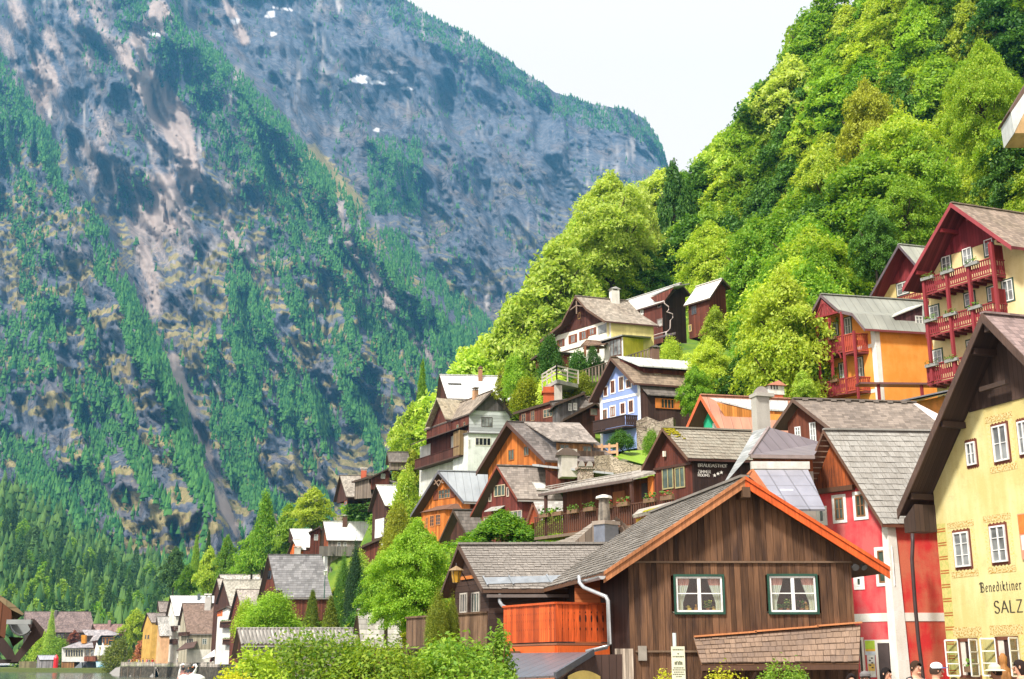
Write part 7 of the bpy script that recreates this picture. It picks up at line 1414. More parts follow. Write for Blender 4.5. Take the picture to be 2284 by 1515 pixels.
# trees one can name on the photo: (px, top, base, Y, width px, kind, tone, detail, name, label)
TREES = [(925, 1172, 1450, 60, 215, 'broad', 'FRESH', 3, 'chestnut_tree', 'big bright green chestnut tree left of the long shingle roof'),
 (1120, 1148, 1330, 68, 250, 'broad', 'FRESH', 2, 'leafy_tree', 'leafy green tree showing above the long shingle roof ridge'),
 (860, 1250, 1420, 66, 130, 'broad', 'FRESH', 2, 'leafy_tree', 'green tree joined to the left side of the big chestnut'),
 (1232, 1142, 1260, 70, 90, 'broad', 'SUNNY', 1, 'leafy_tree', 'small light green tree below the inn balcony'),
 (1368, 398, 680, 165, 235, 'broad', 'LIME', 2, 'beech_tree', 'tall pale yellow green beech standing highest above the white house'),
 (1285, 500, 690, 168, 130, 'broad', 'LIME', 1, 'beech_tree', 'pale green beech on the skyline left of the tallest beech'),
 (1440, 430, 690, 170, 110, 'broad', 'LIME', 1, 'beech_tree', 'pale beech on the right shoulder of the tallest beech'),
 (1225, 585, 760, 160, 110, 'broad', 'LIME', 1, 'beech_tree', 'pale beech on the skyline upslope of the grey house'),
 (1510, 372, 640, 185, 105, 'broad', 'DEEP', 1, 'leafy_tree', 'dark green tree standing at the notch of the skyline'),
 (2225, 108, 470, 100, 220, 'broad', 'SUNNY', 3, 'leafy_tree', 'glowing yellow green tree above the red gabled hotel near the white oriel'),
 (2290, 280, 480, 97, 150, 'broad', 'SUNNY', 2, 'leafy_tree', 'sunny green tree below the white oriel'),
 (2030, 400, 620, 100, 170, 'broad', 'FRESH', 2, 'leafy_tree', 'fresh green tree just left of the red hotel gable'),
 (1960, 470, 660, 98, 120, 'broad', 'DEEP', 2, 'leafy_tree', 'darker green tree behind the orange hotel roof'),
 (1950, 190, 470, 125, 170, 'broad', 'GOLD', 2, 'leafy_tree', 'golden brown leaved tree in the middle of the wooded slope'),
 (1555, 820, 950, 86, 90, 'broad', 'FRESH', 2, 'leafy_tree', 'green tree right of the blue house'),
 (1590, 760, 935, 92, 130, 'broad', 'SUNNY', 2, 'leafy_tree', 'light green tree between the blue house and the green gable'),
 (1600, 688, 800, 103, 75, 'broad', 'SUNNY', 1, 'leafy_tree', 'sunny tree in front of the small red brown house'), (1655, 800, 930, 90, 110, 'broad', 'DEEP', 1, 'leafy_tree', 'dark green tree behind the white chimney'),
 (1795, 830, 905, 76, 60, 'broad', 'LIME', 1, 'leafy_tree', 'small lime green tree left of the orange hotel balconies'),
 (1125, 828, 905, 124, 55, 'broad', 'GOLD', 1, 'blossom_tree', 'thin small tree with pale blossoms above the grey house roof'),
 (918, 905, 1060, 205, 95, 'broad', 'SUNNY', 1, 'leafy_tree', 'light green tree on the skyline left of the grey house'),
 (885, 940, 1060, 215, 50, 'broad', 'LIME', 0, 'leafy_tree', 'whitish blossoming tree on the skyline edge'),
 (940, 808, 960, 215, 40, 'conifer', 'FRESH', 1, 'larch_tree', 'slender green larch on the skyline beside the white roofed house'),
 (922, 1012, 1110, 150, 55, 'broad', 'GOLD', 1, 'leafy_tree', 'brownish gold tree below the grey house balcony'),
 (955, 1042, 1130, 140, 50, 'broad', 'DEEP', 1, 'leafy_tree', 'dark green tree beside the bay window house'),
 (585, 1100, 1270, 250, 88, 'conifer', 'FRESH', 1, 'larch_tree', 'tall olive green larch in the trees above the shore row'),
 (695, 1092, 1200, 235, 100, 'broad', 'SUNNY', 1, 'leafy_tree', 'bright round tree left of the dark skyline house'),
 (640, 1130, 1260, 246, 80, 'broad', 'FRESH', 1, 'leafy_tree', 'green tree between the larch and the bright round tree'),
 (560, 1190, 1300, 252, 75, 'broad', 'FRESH', 1, 'leafy_tree', 'green tree behind the steep ribbed roof'),
 (612, 1205, 1290, 248, 60, 'broad', 'DEEP', 1, 'leafy_tree', 'dark tree at the orange red gable'),
 (460, 1185, 1290, 330, 26, 'conifer', 'DARKC', 1, 'spruce_tree', 'dark brown green spruce standing among the shore trees'),
 (432, 1195, 1310, 335, 30, 'conifer', 'FRESH', 1, 'larch_tree', 'light green larch left of the dark spruce'),
 (415, 1262, 1345, 320, 55, 'broad', 'FRESH', 1, 'leafy_tree', 'round green tree at the left end of the shore trees'),
 (462, 1225, 1345, 315, 62, 'broad', 'SUNNY', 1, 'leafy_tree', 'bright green tree above the tall white roofed house'),
 (500, 1200, 1330, 300, 55, 'broad', 'FRESH', 1, 'leafy_tree', 'green tree behind the pale grey roofs'),
 (540, 1235, 1320, 290, 60, 'broad', 'FRESH', 1, 'leafy_tree', 'green tree right of the pale grey roofs'),
 (385, 1225, 1330, 400, 60, 'broad', 'BLUEG', 1, 'leafy_tree', 'bluish green tree at the foot of the wooded hill'),
 (298, 1362, 1450, 400, 62, 'broad', 'SUNNY', 1, 'willow_tree', 'yellow green willow on the lake shore'),
 (262, 1432, 1496, 395, 62, 'bush', 'GOLD', 1, 'bush', 'round olive bush at the water edge'),
 (109, 1364, 1450, 440, 30, 'conifer', 'LIME', 1, 'conifer', 'bright yellow conifer in front of the far brown roof'),
 (164, 1408, 1440, 445, 30, 'broad', 'RUST', 0, 'maple_tree', 'small reddish maple beside the white boathouse'),
 (90, 1420, 1490, 445, 60, 'bush', 'SUNNY', 1, 'bush', 'yellow green bush below the yellow conifer'),
 (125, 1428, 1480, 440, 55, 'bush', 'FRESH', 1, 'bush', 'green bush left of the white boathouse'), (58, 1445, 1490, 447, 50, 'bush', 'FRESH', 0, 'bush', 'green bush at the reed edge of the far shore'),
 (318, 1430, 1480, 320, 40, 'bush', 'RUST', 0, 'bush', 'dull red bush beside the waterfront crowd'), (343, 1400, 1480, 306, 18, 'thuja', 'FRESH', 1, 'ivy_column', 'tall narrow ivy clad tree in front of the orange house'),
 (608, 1332, 1420, 118, 128, 'bush', 'FRESH', 2, 'bush', 'big round light green shrub above the corrugated shed'), (545, 1345, 1420, 130, 50, 'bush', 'SUNNY', 1, 'bush', 'green shrub left of the big round shrub'),
 (694, 1318, 1410, 118, 46, 'conifer', 'THUJ', 2, 'thuja', 'dark yellow tipped cone shaped conifer right of the round shrub'),
 (735, 1330, 1420, 112, 50, 'conifer', 'THUJ', 1, 'thuja', 'low golden green conifer beside the dark cone'), (762, 1265, 1400, 125, 34, 'thuja', 'DEEP', 2, 'cypress', 'dark green columnar conifer by the white walled house'),
 (788, 1245, 1400, 120, 40, 'thuja', 'DARKC', 2, 'cypress', 'darkest columnar conifer among the hedges'), (812, 1290, 1410, 100, 45, 'bush', 'DEEP', 1, 'bush', 'dark bush between the columns and the chestnut'),
 (800, 1242, 1330, 135, 60, 'bush', 'LIME', 1, 'bush', 'lime green shrub above the dark columns'), (828, 1262, 1320, 110, 40, 'bush', 'LIME', 1, 'bush', 'pale flowering shrub beside the lamp post'),
 (975, 1343, 1462, 36.5, 50, 'thuja', 'THUJ', 2, 'thuja', 'taller of the two thujas in front of the deck'), (1008, 1352, 1450, 36.8, 34, 'thuja', 'THUJ', 2, 'thuja', 'shorter of the two thujas in front of the deck'),
 (885, 1140, 1290, 120, 75, 'bush', 'MOSSY', 2, 'bush', 'steep mossy green bank of shrubs below the grey house'), (905, 1060, 1180, 130, 70, 'bush', 'SUNNY', 1, 'bush', 'light shrub on the bank above the mossy shrubs'), (868, 1200, 1330, 105, 60, 'bush', 'MOSSY', 2, 'bush', 'mossy shrub at the foot of the bank'),
 (1228, 758, 830, 114, 62, 'bush', 'DEEP', 1, 'bush', 'dark hedge against the yellow left wall of the white house'), (1323, 778, 812, 112, 28, 'bush', 'DEEP', 1, 'bush', 'small round dark bush by the porch'),
 (1175, 850, 915, 113, 70, 'bush', 'MOSSY', 1, 'bush', 'yellow green garden shrub above the low brown house'), (1240, 838, 905, 112, 80, 'bush', 'LIME', 1, 'bush', 'lime garden shrub in the middle of the terrace'), (1300, 840, 905, 110, 60, 'bush', 'GOLD', 1, 'bush', 'golden garden shrub next to the blue house gable'),
 (1150, 800, 880, 116, 60, 'bush', 'FRESH', 1, 'bush', 'green garden shrub under the terrace'), (1290, 790, 850, 112, 60, 'bush', 'DEEP', 1, 'bush', 'dark garden shrub under the fence of the white house'), (1500, 765, 840, 105, 60, 'bush', 'SUNNY', 1, 'bush', 'sunny shrub behind the blue house chimney'),
 (1385, 965, 1000, 88, 55, 'bush', 'DEEP', 1, 'bush', 'climbing dark plant under the blue house balcony'), (1455, 965, 1010, 85, 40, 'bush', 'FRESH', 1, 'bush', 'green shrub on the rubble wall')]
for px, top, base, Y, wpx, *_r in TREES:
 p = at(px, base, Y); GROUND.append((p.x, p.y, p.z + .3))
# ------------------------------------------------------------------ terrain
CTRL = [(1050, 930, 175), (1200, 800, 165), (1400, 690, 178), (1600, 690, 150), (1750, 700, 130), (1900, 620, 128), (2100, 560, 122), (2300, 480, 120), (1500, 560, 212), (1700, 420, 205), (1900, 260, 195), (2100, 130, 185), (2300, 20, 175),
 (1300, 620, 235), (1000, 1040, 250), (700, 1260, 330), (940, 1050, 205), (850, 1090, 225), (700, 1230, 260), (560, 1330, 290), (480, 1370, 310), (400, 1420, 345), (1650, 860, 105), (1700, 780, 115), (1560, 950, 90), (1750, 900, 88), (2000, 150, 240), (1700, 330, 260), (1780, 230, 225), (1850, 150, 215), (1900, 90, 205), (2000, -20, 200), (2100, -80, 190), (2300, -140, 180), (1650, 380, 215), (1600, 430, 212), (1720, 270, 220)]
CP = list(GROUND) + [tuple(at(*c)) for c in CTRL]
shore = lambda y: -7 - (y - 20) * .2 if y < 224 else -47.8 - (y - 224) * .5 if y < 274 else -72.8 - (y - 274) * .84 if y < 306 else -.335 * y
for y in range(-10, 460, 14):
 s = shore(max(y, 20)); CP += [(s - 6, y, -1.2), (s - 22, y, -3), (s - 60, y, -4), (s + 3, y, 1.2), (s + 9, y, 1.7), (s - 120, y, -4)]
for y in (-10, 0, 10, 20, 28):
 for x in (0, 6, 12, 18, 25, 35): CP.append((x, y, 1.72 if y > 5 else 1.6))
CP = np.array(CP)
NX, NY = 170, 190; gx = np.linspace(-150, 270, NX); gy = np.linspace(-15, 400, NY); GX, GY = np.meshgrid(gx, gy)
GZ = np.zeros_like(GX)
for j in range(NY):
 d2 = (GX[j][:, None] - CP[:, 0]) ** 2 + (GY[j][:, None] - CP[:, 1]) ** 2 + 4.0; w = d2 ** -2.0; GZ[j] = (w * CP[:, 2]).sum(1) / w.sum(1)
# nothing of the ground may rise in front of a house wall: keep it under each sight line to the foot of the walls
for j in range(NY):
 y = gy[j]
 if y < 12: continue
 for (x0, y0, x1, y1, Yh, yb) in HBOX + [(px - w / 2, t_, px + w / 2, b_, Y_, b_) for px, t_, b_, Y_, w, *_q in TREES if Y_ > 60] + [(265, 0, 580, 0, 224, 1500), (380, 0, 530, 0, 268, 1484), (430, 0, 700, 0, 160, 1440), (640, 0, 900, 0, 70, 1470)]:
  if y > Yh - 1.5: continue
  for i in np.nonzero((gx > (x0 - CX - 25) / F * y * .95) & (gx < (x1 - CX + 25) / F * y * 1.12))[0]:
   zl = at(CX, yb + 4, y).z
   if GZ[j, i] > zl - .3: GZ[j, i] = max(zl - .3, min(GZ[j, i], 1.3))
for _ in range(2): GZ[1:-1, 1:-1] = (GZ[1:-1, 1:-1] * 2 + GZ[:-2, 1:-1] + GZ[2:, 1:-1] + GZ[1:-1, :-2] + GZ[1:-1, 2:]) / 6
SH = np.array([shore(max(y, 20)) for y in gy])[:, None]; GZ = np.where(GX < SH + np.where(gy[:, None] > 205, 7, 1.5), np.minimum(GZ, -1.2), np.where(GX < SH + 12, np.minimum(GZ, 1.5 + (GX - SH) * .12), GZ))
GZ += (fbm(GX * .15, GY * .15, 3, 5) - .5) * .5 * np.clip((GZ - 2.5) / 4, 0, 1)
def Tz(x, y):
 i = (x - gx[0]) / (gx[1] - gx[0]); j = (y - gy[0]) / (gy[1] - gy[0]); i = min(max(i, 0), NX - 1.001); j = min(max(j, 0), NY - 1.001); a, b = int(i), int(j); u, v = i - a, j - b
 return (GZ[b, a] * (1 - u) + GZ[b, a + 1] * u) * (1 - v) + (GZ[b + 1, a] * (1 - u) + GZ[b + 1, a + 1] * u) * v
def grid_faces(nr, nc):
 i = np.arange(nr * nc).reshape(nr, nc); return np.stack([i[:-1, :-1], i[:-1, 1:], i[1:, 1:], i[1:, :-1]], -1).reshape(-1, 4)
def ground_mat():
 m, nt, b = newmat('ground', .95, .1); o = nd(nt, 'TexCoord').outputs['Object']; n = noise(nt, o, .35, 6, .65); n2 = noise(nt, o, 4, 3); z = nd(nt, 'SeparateXYZ', {0: o}).outputs[2]
 grass = mix(nt, rng_(nt, n, .4, .62, 0, 1), (.07, .15, .025), (.16, .24, .03)); earth = mix(nt, n2, (.12, .1, .07), (.22, .19, .15)); pave = mix(nt, n2, (.22, .21, .2), (.32, .31, .29))
 col = mix(nt, rng_(nt, n, .3, .42, 0, 1), earth, grass); col = mix(nt, rng_(nt, z, 1.9, 2.6, 0, 1), pave, col)
 nt.links.new(col, b.inputs['Base Color']); bump(nt, b, n2, .4, .1); return m
tag(linkobj('ground', fast_mesh('ground', np.stack([GX, GY, GZ], -1).reshape(-1, 3), grid_faces(NY, NX), ground_mat(), smooth=True)), kind='structure')
def water_mat():
 m, nt, b = newmat('lake_water', .12, .5); o = nd(nt, 'TexCoord').outputs['Object']; n = noise(nt, stretch(nt, o, (.5, .16, 1)), 1.1, 5, .65)
 nt.links.new(mix(nt, n, (.06, .075, .065), (.12, .14, .12)), b.inputs['Base Color']); bump(nt, b, n, .25, .2); return m
wv = np.array([[-3000, -60, 0], [1500, -60, 0], [1500, 1500, 0], [-3000, 1500, 0]], float); tag(linkobj('lake', fast_mesh('lake', wv, np.array([[0, 1, 2, 3]]), water_mat())), kind='structure')
# ------------------------------------------------------------------ far mountains, each a real relief between its foot and its skyline
def pl(p, x): return np.interp(x, [q[0] for q in p], [q[1] for q in p])
def to_world(px, py, Y):
 x = (px - CX) / F; y = -(py - CY) / F; dy = cp - y * sp_; dz = sp_ + y * cp; t = Y / dy; return np.stack([x * t, Y, CAMZ + dz * t], -1)
def side(path, X, P):
 "signed px distance to the right of a downward polyline, with the nearest arc parameter"
 best = np.full(X.shape, 1e9); sg = np.zeros(X.shape)
 for (x0, y0), (x1, y1) in zip(path, path[1:]):
  dx, dy = x1 - x0, y1 - y0; l2 = dx * dx + dy * dy; t = np.clip(((X - x0) * dx + (P - y0) * dy) / l2, 0, 1); ex, ey = X - x0 - t * dx, P - y0 - t * dy; d = np.hypot(ex, ey); c = (X - x0) * dy - (P - y0) * dx
  m = d < best; best = np.where(m, d, best); sg = np.where(m, np.sign(c), sg)
 return best * sg
SKY = [(-600, -520), (300, -420), (700, -130), (905, -3), (960, 32), (1000, 55), (1040, 75), (1100, 112), (1180, 168), (1240, 207), (1300, 228), (1400, 245), (1440, 268), (1470, 312), (1488, 365), (1500, 420), (1560, 520), (1700, 700), (1900, 900)]
S1 = [(380, -60), (410, 60), (480, 110), (560, 185), (660, 300), (740, 400), (800, 460), (860, 545), (960, 650), (1060, 745), (1120, 850)]
S2 = [(-60, 40), (0, 120), (60, 210), (110, 300), (180, 400), (215, 470), (270, 590), (330, 720), (390, 860), (430, 980), (470, 1090), (520, 1200)]
S3 = [(845, 300), (880, 340), (915, 410), (935, 480)]
xs = np.arange(-560, 1800, 4.4); ts = np.linspace(0, 1, 360); X, T = np.meshgrid(xs, ts); sky_ = pl(SKY, X) + (fbm(X * .03, X * 0 + 3, 4, 9) - .5) * 16; PY = 1475 + (sky_ - 1475) * T
d1, d2_, d3 = side(S1, X, PY), side(S2, X, PY), side(S3, X, PY)
sm = lambda v: 1 / (1 + np.exp(-np.clip(v, -50, 50)))
YM = 1250 + 2050 * T ** .9 - 430 * sm(-d1 / 9) * np.exp(-np.clip(-d1, 0, 900) / 300) - 380 * sm(-d2_ / 9) * np.exp(-np.clip(-d2_, 0, 900) / 300) - 150 * sm(-d3 / 7) * np.exp(-np.clip(-d3, 0, 900) / 90)
wx = X + 60 * (fbm(X * .008, PY * .008, 3, 31) - .5); wy = PY + 60 * (fbm(X * .008, PY * .008, 3, 47) - .5)
rid = fbm((wx - wy * .42) * .011, wy * .0042, 5, 2, True); YM += (rid - .6) * -300
YM += (fbm((wx - .42 * wy) * .036, wy * .009, 5, 12, True) - .6) * -100 + (fbm((X - .3 * PY) * .12, PY * .05, 3, 15) - .5) * 16
ZM = to_world(X, PY, YM)[..., 2]; band = ZM / 26 + 3.2 * fbm(X * .006, PY * .006, 3, 4); fr = band - np.floor(band); led = np.clip(fbm(X * .012, PY * .012, 3, 21) * 3 - 1.05, 0, 1) * sm((PY - 250) / 60)
YM += (np.minimum(fr / .78, (1 - fr) / .22) - .5) * 15 * led
V = to_world(X, PY, YM)
d1, d2_ = side(S1, X, PY), side(S2, X, PY)
def near(path, X, P, w): return np.exp(-(np.abs(side(path, X, P)) / w) ** 2)
scree = np.clip(near([(355, 30), (300, 120), (340, 190), (385, 260), (405, 330), (412, 390), (385, 430), (362, 490)], X, PY, 34) * 1.1 + near([(450, 430), (500, 490), (525, 540)], X, PY, 8) + near([(387, 800), (423, 900), (459, 1008), (480, 1080), (530, 1190)], X, PY, 15) + near([(760, 460), (790, 560), (850, 650), (920, 740), (1000, 840)], X, PY, 22) * .7 + near([(500, -20), (520, 40), (545, 90)], X, PY, 14) + near([(330, 560), (345, 640), (335, 720)], X, PY, 26) * .8 + near([(105, 150), (95, 230), (120, 260)], X, PY, 25) * .7, 0, 1) * np.clip(fbm((X - .4 * PY) * .06, PY * .014, 5, 60) * 2.4 - .4, 0, 1)
scree = np.clip(scree + .75 * sm(d2_ / 12) * sm(-(d1 + 150) / 15) * sm((640 - PY) / 60) * np.clip(fbm((X - .4 * PY) * .045, PY * .012, 6, 64) * 2.4 - .85, 0, .8) + .2 * (d1 > 0) * sm((PY - 330) / 60) * np.clip(fbm(X * .02, PY * .045, 4, 65) * 5 - 2.6, 0, 1), 0, 1)
el = lambda cx, cy, rx, ry: (((X - cx + (PY - cy) * .4) / rx) ** 2 + ((PY - cy - (X - cx) * .12) / ry) ** 2) < 1 + (fbm(X * .1, PY * .1, 3, 8) - .5) * 1.6
snow = (el(806, 178, 26, 9) | el(838, 184, 22, 5) | el(868, 161, 18, 3) | el(603, 33, 9, 9) | el(522, 49, 12, 6) | el(342, 77, 14, 3) | el(840, 290, 7, 4) | el(908, 198, 14, 3) | el(610, 76, 6, 5) | el(630, 20, 30, 2)).astype(float)
gr = np.clip((fbm(wx * .016, wy * .034, 4, 33) - .34) * 4.5, 0, 1) * np.where(fr > .4, 1, .3) * sm((PY - 300) / 90) * sm((1380 - PY) / 60) * np.where(d1 > 0, .5, .85)
gr = np.clip(gr + near([(700, 345), (740, 400), (790, 450)], X, PY, 20) * .9 + near([(1000, 640), (1060, 700)], X, PY, 18) * .8, 0, 1) * (1 - scree)
streak = np.clip(fbm(X * .09, PY * .012, 4, 71) * 4 - 2.3, 0, 1) * np.clip(fbm(X * .012, PY * .012, 3, 90) * 4 - 1.9, 0, 1)
def rock_mat():
 m, nt, b = newmat('mountain_rock', .95, .08); o = nd(nt, 'TexCoord').outputs['Object']; a = nd(nt, 'Attribute', attribute_name='cover').outputs['Color']; s = nd(nt, 'SeparateColor', {0: a}); al = nd(nt, 'Attribute', attribute_name='cover').outputs['Alpha']
 n = noise(nt, stretch(nt, o, (1, 1, 1.8)), .04, 9, .8); n2 = noise(nt, stretch(nt, o, (1, 1, .14)), .1, 6, .75); n3 = noise(nt, o, .012, 3)
 rock = mix(nt, rng_(nt, n, .35, .66, 0, 1), (.05, .075, .125), (.2, .21, .245)); rock = mix(nt, rng_(nt, n2, .55, .75, 0, .6), rock, (.4, .35, .32)); rock = mix(nt, rng_(nt, n3, .5, .7, 0, .6), rock, (.21, .16, .13)); zz = nd(nt, 'SeparateXYZ', {0: o}).outputs[2]; st_ = mth(nt, 'FRACT', mth(nt, 'ADD', mth(nt, 'MULTIPLY', zz, .042), mth(nt, 'MULTIPLY', n3, 9.0))); rock = mix(nt, mth(nt, 'MULTIPLY', rng_(nt, st_, .6, .95, 0, .75), rng_(nt, noise(nt, o, .006, 3), .42, .56, 0, 1)), rock, (.03, .035, .05)); rock = mix(nt, al, rock, (.58, .52, .48))
 grs = mix(nt, rng_(nt, n2, .35, .65, 0, 1), (.2, .2, .06), (.44, .34, .18)); col = mix(nt, rng_(nt, mth(nt, 'ADD', s.outputs[0], mth(nt, 'MULTIPLY', mth(nt, 'SUBTRACT', n, .5), .9)), .35, .6, 0, 1), rock, grs)
 col = mix(nt, rng_(nt, mth(nt, 'ADD', s.outputs[1], mth(nt, 'MULTIPLY', mth(nt, 'SUBTRACT', n2, .5), .8)), .3, .65, 0, 1), col, mix(nt, n2, (.36, .28, .25), (.54, .45, .4))); col = mix(nt, s.outputs[2], col, (.9, .9, .92))
 nt.links.new(col, b.inputs['Base Color']); bump(nt, b, mth(nt, 'ADD', n, n2), .9, 4.0); return m
me = fast_mesh('mountain', V.reshape(-1, 3), grid_faces(len(ts), len(xs)), rock_mat(), smooth=True)
ca_ = me.color_attributes.new('cover', 'FLOAT_COLOR', 'POINT'); ca_.data.foreach_set('color', np.stack([gr, scree, snow, streak], -1).astype(np.float32).ravel()); tag(linkobj('mountain', me), kind='structure')
# the wooded hill at the far end of the lake
SK2 = [(-500, 960), (-200, 1030), (0, 1085), (80, 1130), (150, 1178), (230, 1222), (300, 1252), (380, 1275), (450, 1305), (560, 1350), (700, 1420), (900, 1460)]
x2 = np.arange(-450, 800, 8.0); t2 = np.linspace(0, 1, 70); X2, T2 = np.meshgrid(x2, t2); P2 = 1476 + (pl(SK2, X2) - 1476) * T2; Y2 = 480 + 480 * T2 + (fbm(X2 * .012, P2 * .012, 4, 5) - .5) * 60
tag(linkobj('hill', fast_mesh('hill', to_world(X2, P2, Y2).reshape(-1, 3), grid_faces(len(t2), len(x2)), plain((.03, .07, .03), .95, .1), smooth=True)), kind='structure')
fs = [at(-250, 1493, 432), at(395, 1493, 392), at(480, 1482, 470), at(480, 1474, 620), at(-300, 1474, 620)]
mb_ = MB(); mb_.prism([Vector((p.x, p.y, -3)) for p in fs], (0, 0, 4.3)); tag(mb_.build('far_shore', plain((.13, .16, .05), .95, .1)), kind='structure')
# ------------------------------------------------------------------ conifers on the far slopes
def cone_cloud(P, h, rg, sides=5, fat=.2):
 "two stacked skirts per tree"
 N = len(P); a0 = rg.uniform(0, 6.28, N)[:, None]; k = np.arange(sides)[None] * 2 * math.pi / sides + a0; vs = []; fc = []
 for lo, hi, r in ((.0, .6, 1.0), (.3, .82, .78), (.58, 1.0, .5)):
  rr = (h * fat * r)[:, None] * rg.uniform(.45, 1.4, (N, sides)); zz = (h * lo)[:, None] + rg.uniform(-.04, .04, (N, sides)) * h[:, None]
  ring = np.stack([P[:, 0:1] + np.cos(k) * rr, P[:, 1:2] + np.sin(k) * rr, P[:, 2:3] + zz], -1); apex = (P + np.stack([0 * h, 0 * h, h * hi], -1))[:, None]; vs.append(np.concatenate([ring, apex], 1))
 v = np.concatenate(vs, 1); n = sides + 1
 for s in (0, n, 2 * n):
  for i in range(sides): fc.append([s + i, s + (i + 1) % sides, s + sides])
 f = (np.arange(N)[:, None, None] * (3 * n) + np.array(fc)[None]).reshape(-1, 3); return v.reshape(-1, 3), f
el_ = lambda x, y, cx, cy, rx, ry: ((x - cx) / rx) ** 2 + ((y - cy) / ry) ** 2 < 1
rg_ = np.random.default_rng(6); NC = 300000
cx_ = rg_.uniform(-300, 1500, NC); ct = rg_.uniform(0, 1, NC) ** .8; csk = pl(SKY, cx_) ; cy_ = 1475 + (csk - 1475) * ct
e1, e2 = side(S1, cx_, cy_), side(S2, cx_, cy_)
cl = fbm((cx_ - .42 * cy_) * .024, cy_ * .0075, 4, 55); c2_ = fbm((cx_ - .35 * cy_) * .05, cy_ * .022, 3, 56)
mass = np.maximum.reduce([(e2 < 0) * np.clip(1.1 + e2 / 300, .25, 1) * sm((cy_ - 90) / 30) * np.clip(cl * 7 - 2.9, .02, 1) * np.where(cy_ > 800, .55, 1), ((e1 < 0) & (e1 > -190)) * sm((e1 + 150) / 20) * np.clip(cl * 4.2 - 1.1, .25, 1), .95 * ((cx_ > 470) & (cx_ < 980) & (cy_ > 500) & (cy_ < 980) & (e1 < 0)) * np.clip(cl * 8 - 3.3, .03, 1), .75 * (ct > .955) * (cx_ > 860), .8 * ((cx_ > 820) & (cx_ < 940) & (cy_ > 310) & (cy_ < 480)), .9 * ((e1 > 0) & (e1 < 40) & (cy_ > 520)), .6 * (el_(cx_, cy_, 320, 440, 70, 55)), .5 * el_(cx_, cy_, 240, 130, 60, 40), .5 * ((cy_ > 950) & (cl > .58))])
dens = mass * np.clip(c2_ * 5 - 1.3, .2, 1) * .85 + np.clip((cl - .45) * 6, 0, 1) * (.04 + .1 * (cy_ > 700))
ii = np.clip(np.round((cx_ - xs[0]) / 4.4).astype(int), 0, len(xs) - 1); jj = np.clip(np.round(ct * (len(ts) - 1)).astype(int), 0, len(ts) - 1)
dens *= (1 - np.clip(scree[jj, ii] * 1.6, 0, 1)) * (1 - snow[jj, ii]) * (1 - .75 * streak[jj, ii]); keep = rg_.uniform(0, 1, NC) < dens
jj, ii = jj[keep], ii[keep]; i2, j2 = np.clip(ii + 1, 0, len(xs) - 1), np.clip(jj + 1, 0, len(ts) - 1); ju, jv = rg_.uniform(-.5, 1, (2, len(ii), 1)); PT = V[jj, ii] + ju * (V[jj, i2] - V[jj, ii]) + jv * (V[j2, ii] - V[jj, ii]); hh = rg_.uniform(10, 21, len(PT)) * np.clip(1.25 - ct[keep] * .5, .7, 1.2); PT[:, 2] -= 2
v, f = cone_cloud(PT, hh, rg_); MTREE = leaves((.022, .095, .028), (.1, .25, .055), .1, 0, 0.0); tag(linkobj('distant_forest', fast_mesh('distant_forest', v, f, MTREE)), kind='stuff')
# the wooded hill: the nearest conifers one by one, the rest as a mass
hx = rg_.uniform(-60, 640, 5200); ht = rg_.uniform(0.0, 1, 5200) ** .75; ok = []; pts2 = []
for a, b in zip(hx, ht):
 py = 1476 + (pl(SK2, a) - 1476) * b; Y = 480 + 480 * b; p = at(a, py, Y)
 if all((p.x - q.x) ** 2 + (p.y - q.y) ** 2 > (5.2 + 3 * b) ** 2 for q in pts2[-1200:]): pts2.append(p); ok.append((a, py, Y))
order = sorted(range(len(pts2)), key=lambda i: ok[i][2])
vis = [i for i in order if 0 < ok[i][0] < 560 and ok[i][1] < 1462]; ind = set(vis[::max(1, len(vis) // 290)][:290])
for i in sorted(ind):
 p = pts2[i]; dec = _tr.random() < .48; h = _tr.uniform(15, 25)
 if dec: put_tree('leafy_tree', (p.x, p.y, p.z - 1), h * .8, h * .6, 'broad', 'BLUEG' if _tr.random() < .5 else 'FRESH', 0, 'rounded leafy tree among the conifers on the wooded hill across the lake', 'leafy trees on the hill across the lake', parts=False)
 else: put_tree('conifer', (p.x, p.y, p.z - 1), h, h * .38, 'conifer', 'BLUEG' if _tr.random() < .7 else 'DEEP', 0, 'pointed conifer on the wooded hill across the lake', 'conifers on the hill across the lake', parts=False)
rest = np.array([tuple(pts2[i]) for i in order if i not in ind]); v, f = cone_cloud(rest - np.array([0, 0, 1]), rg_.uniform(12, 22, len(rest)), rg_, 7, .19); tag(linkobj('hill_forest', fast_mesh('hill_forest', v, f, leaves((.035, .095, .03), (.13, .23, .06), .1, 0, 0.0))), kind='stuff')
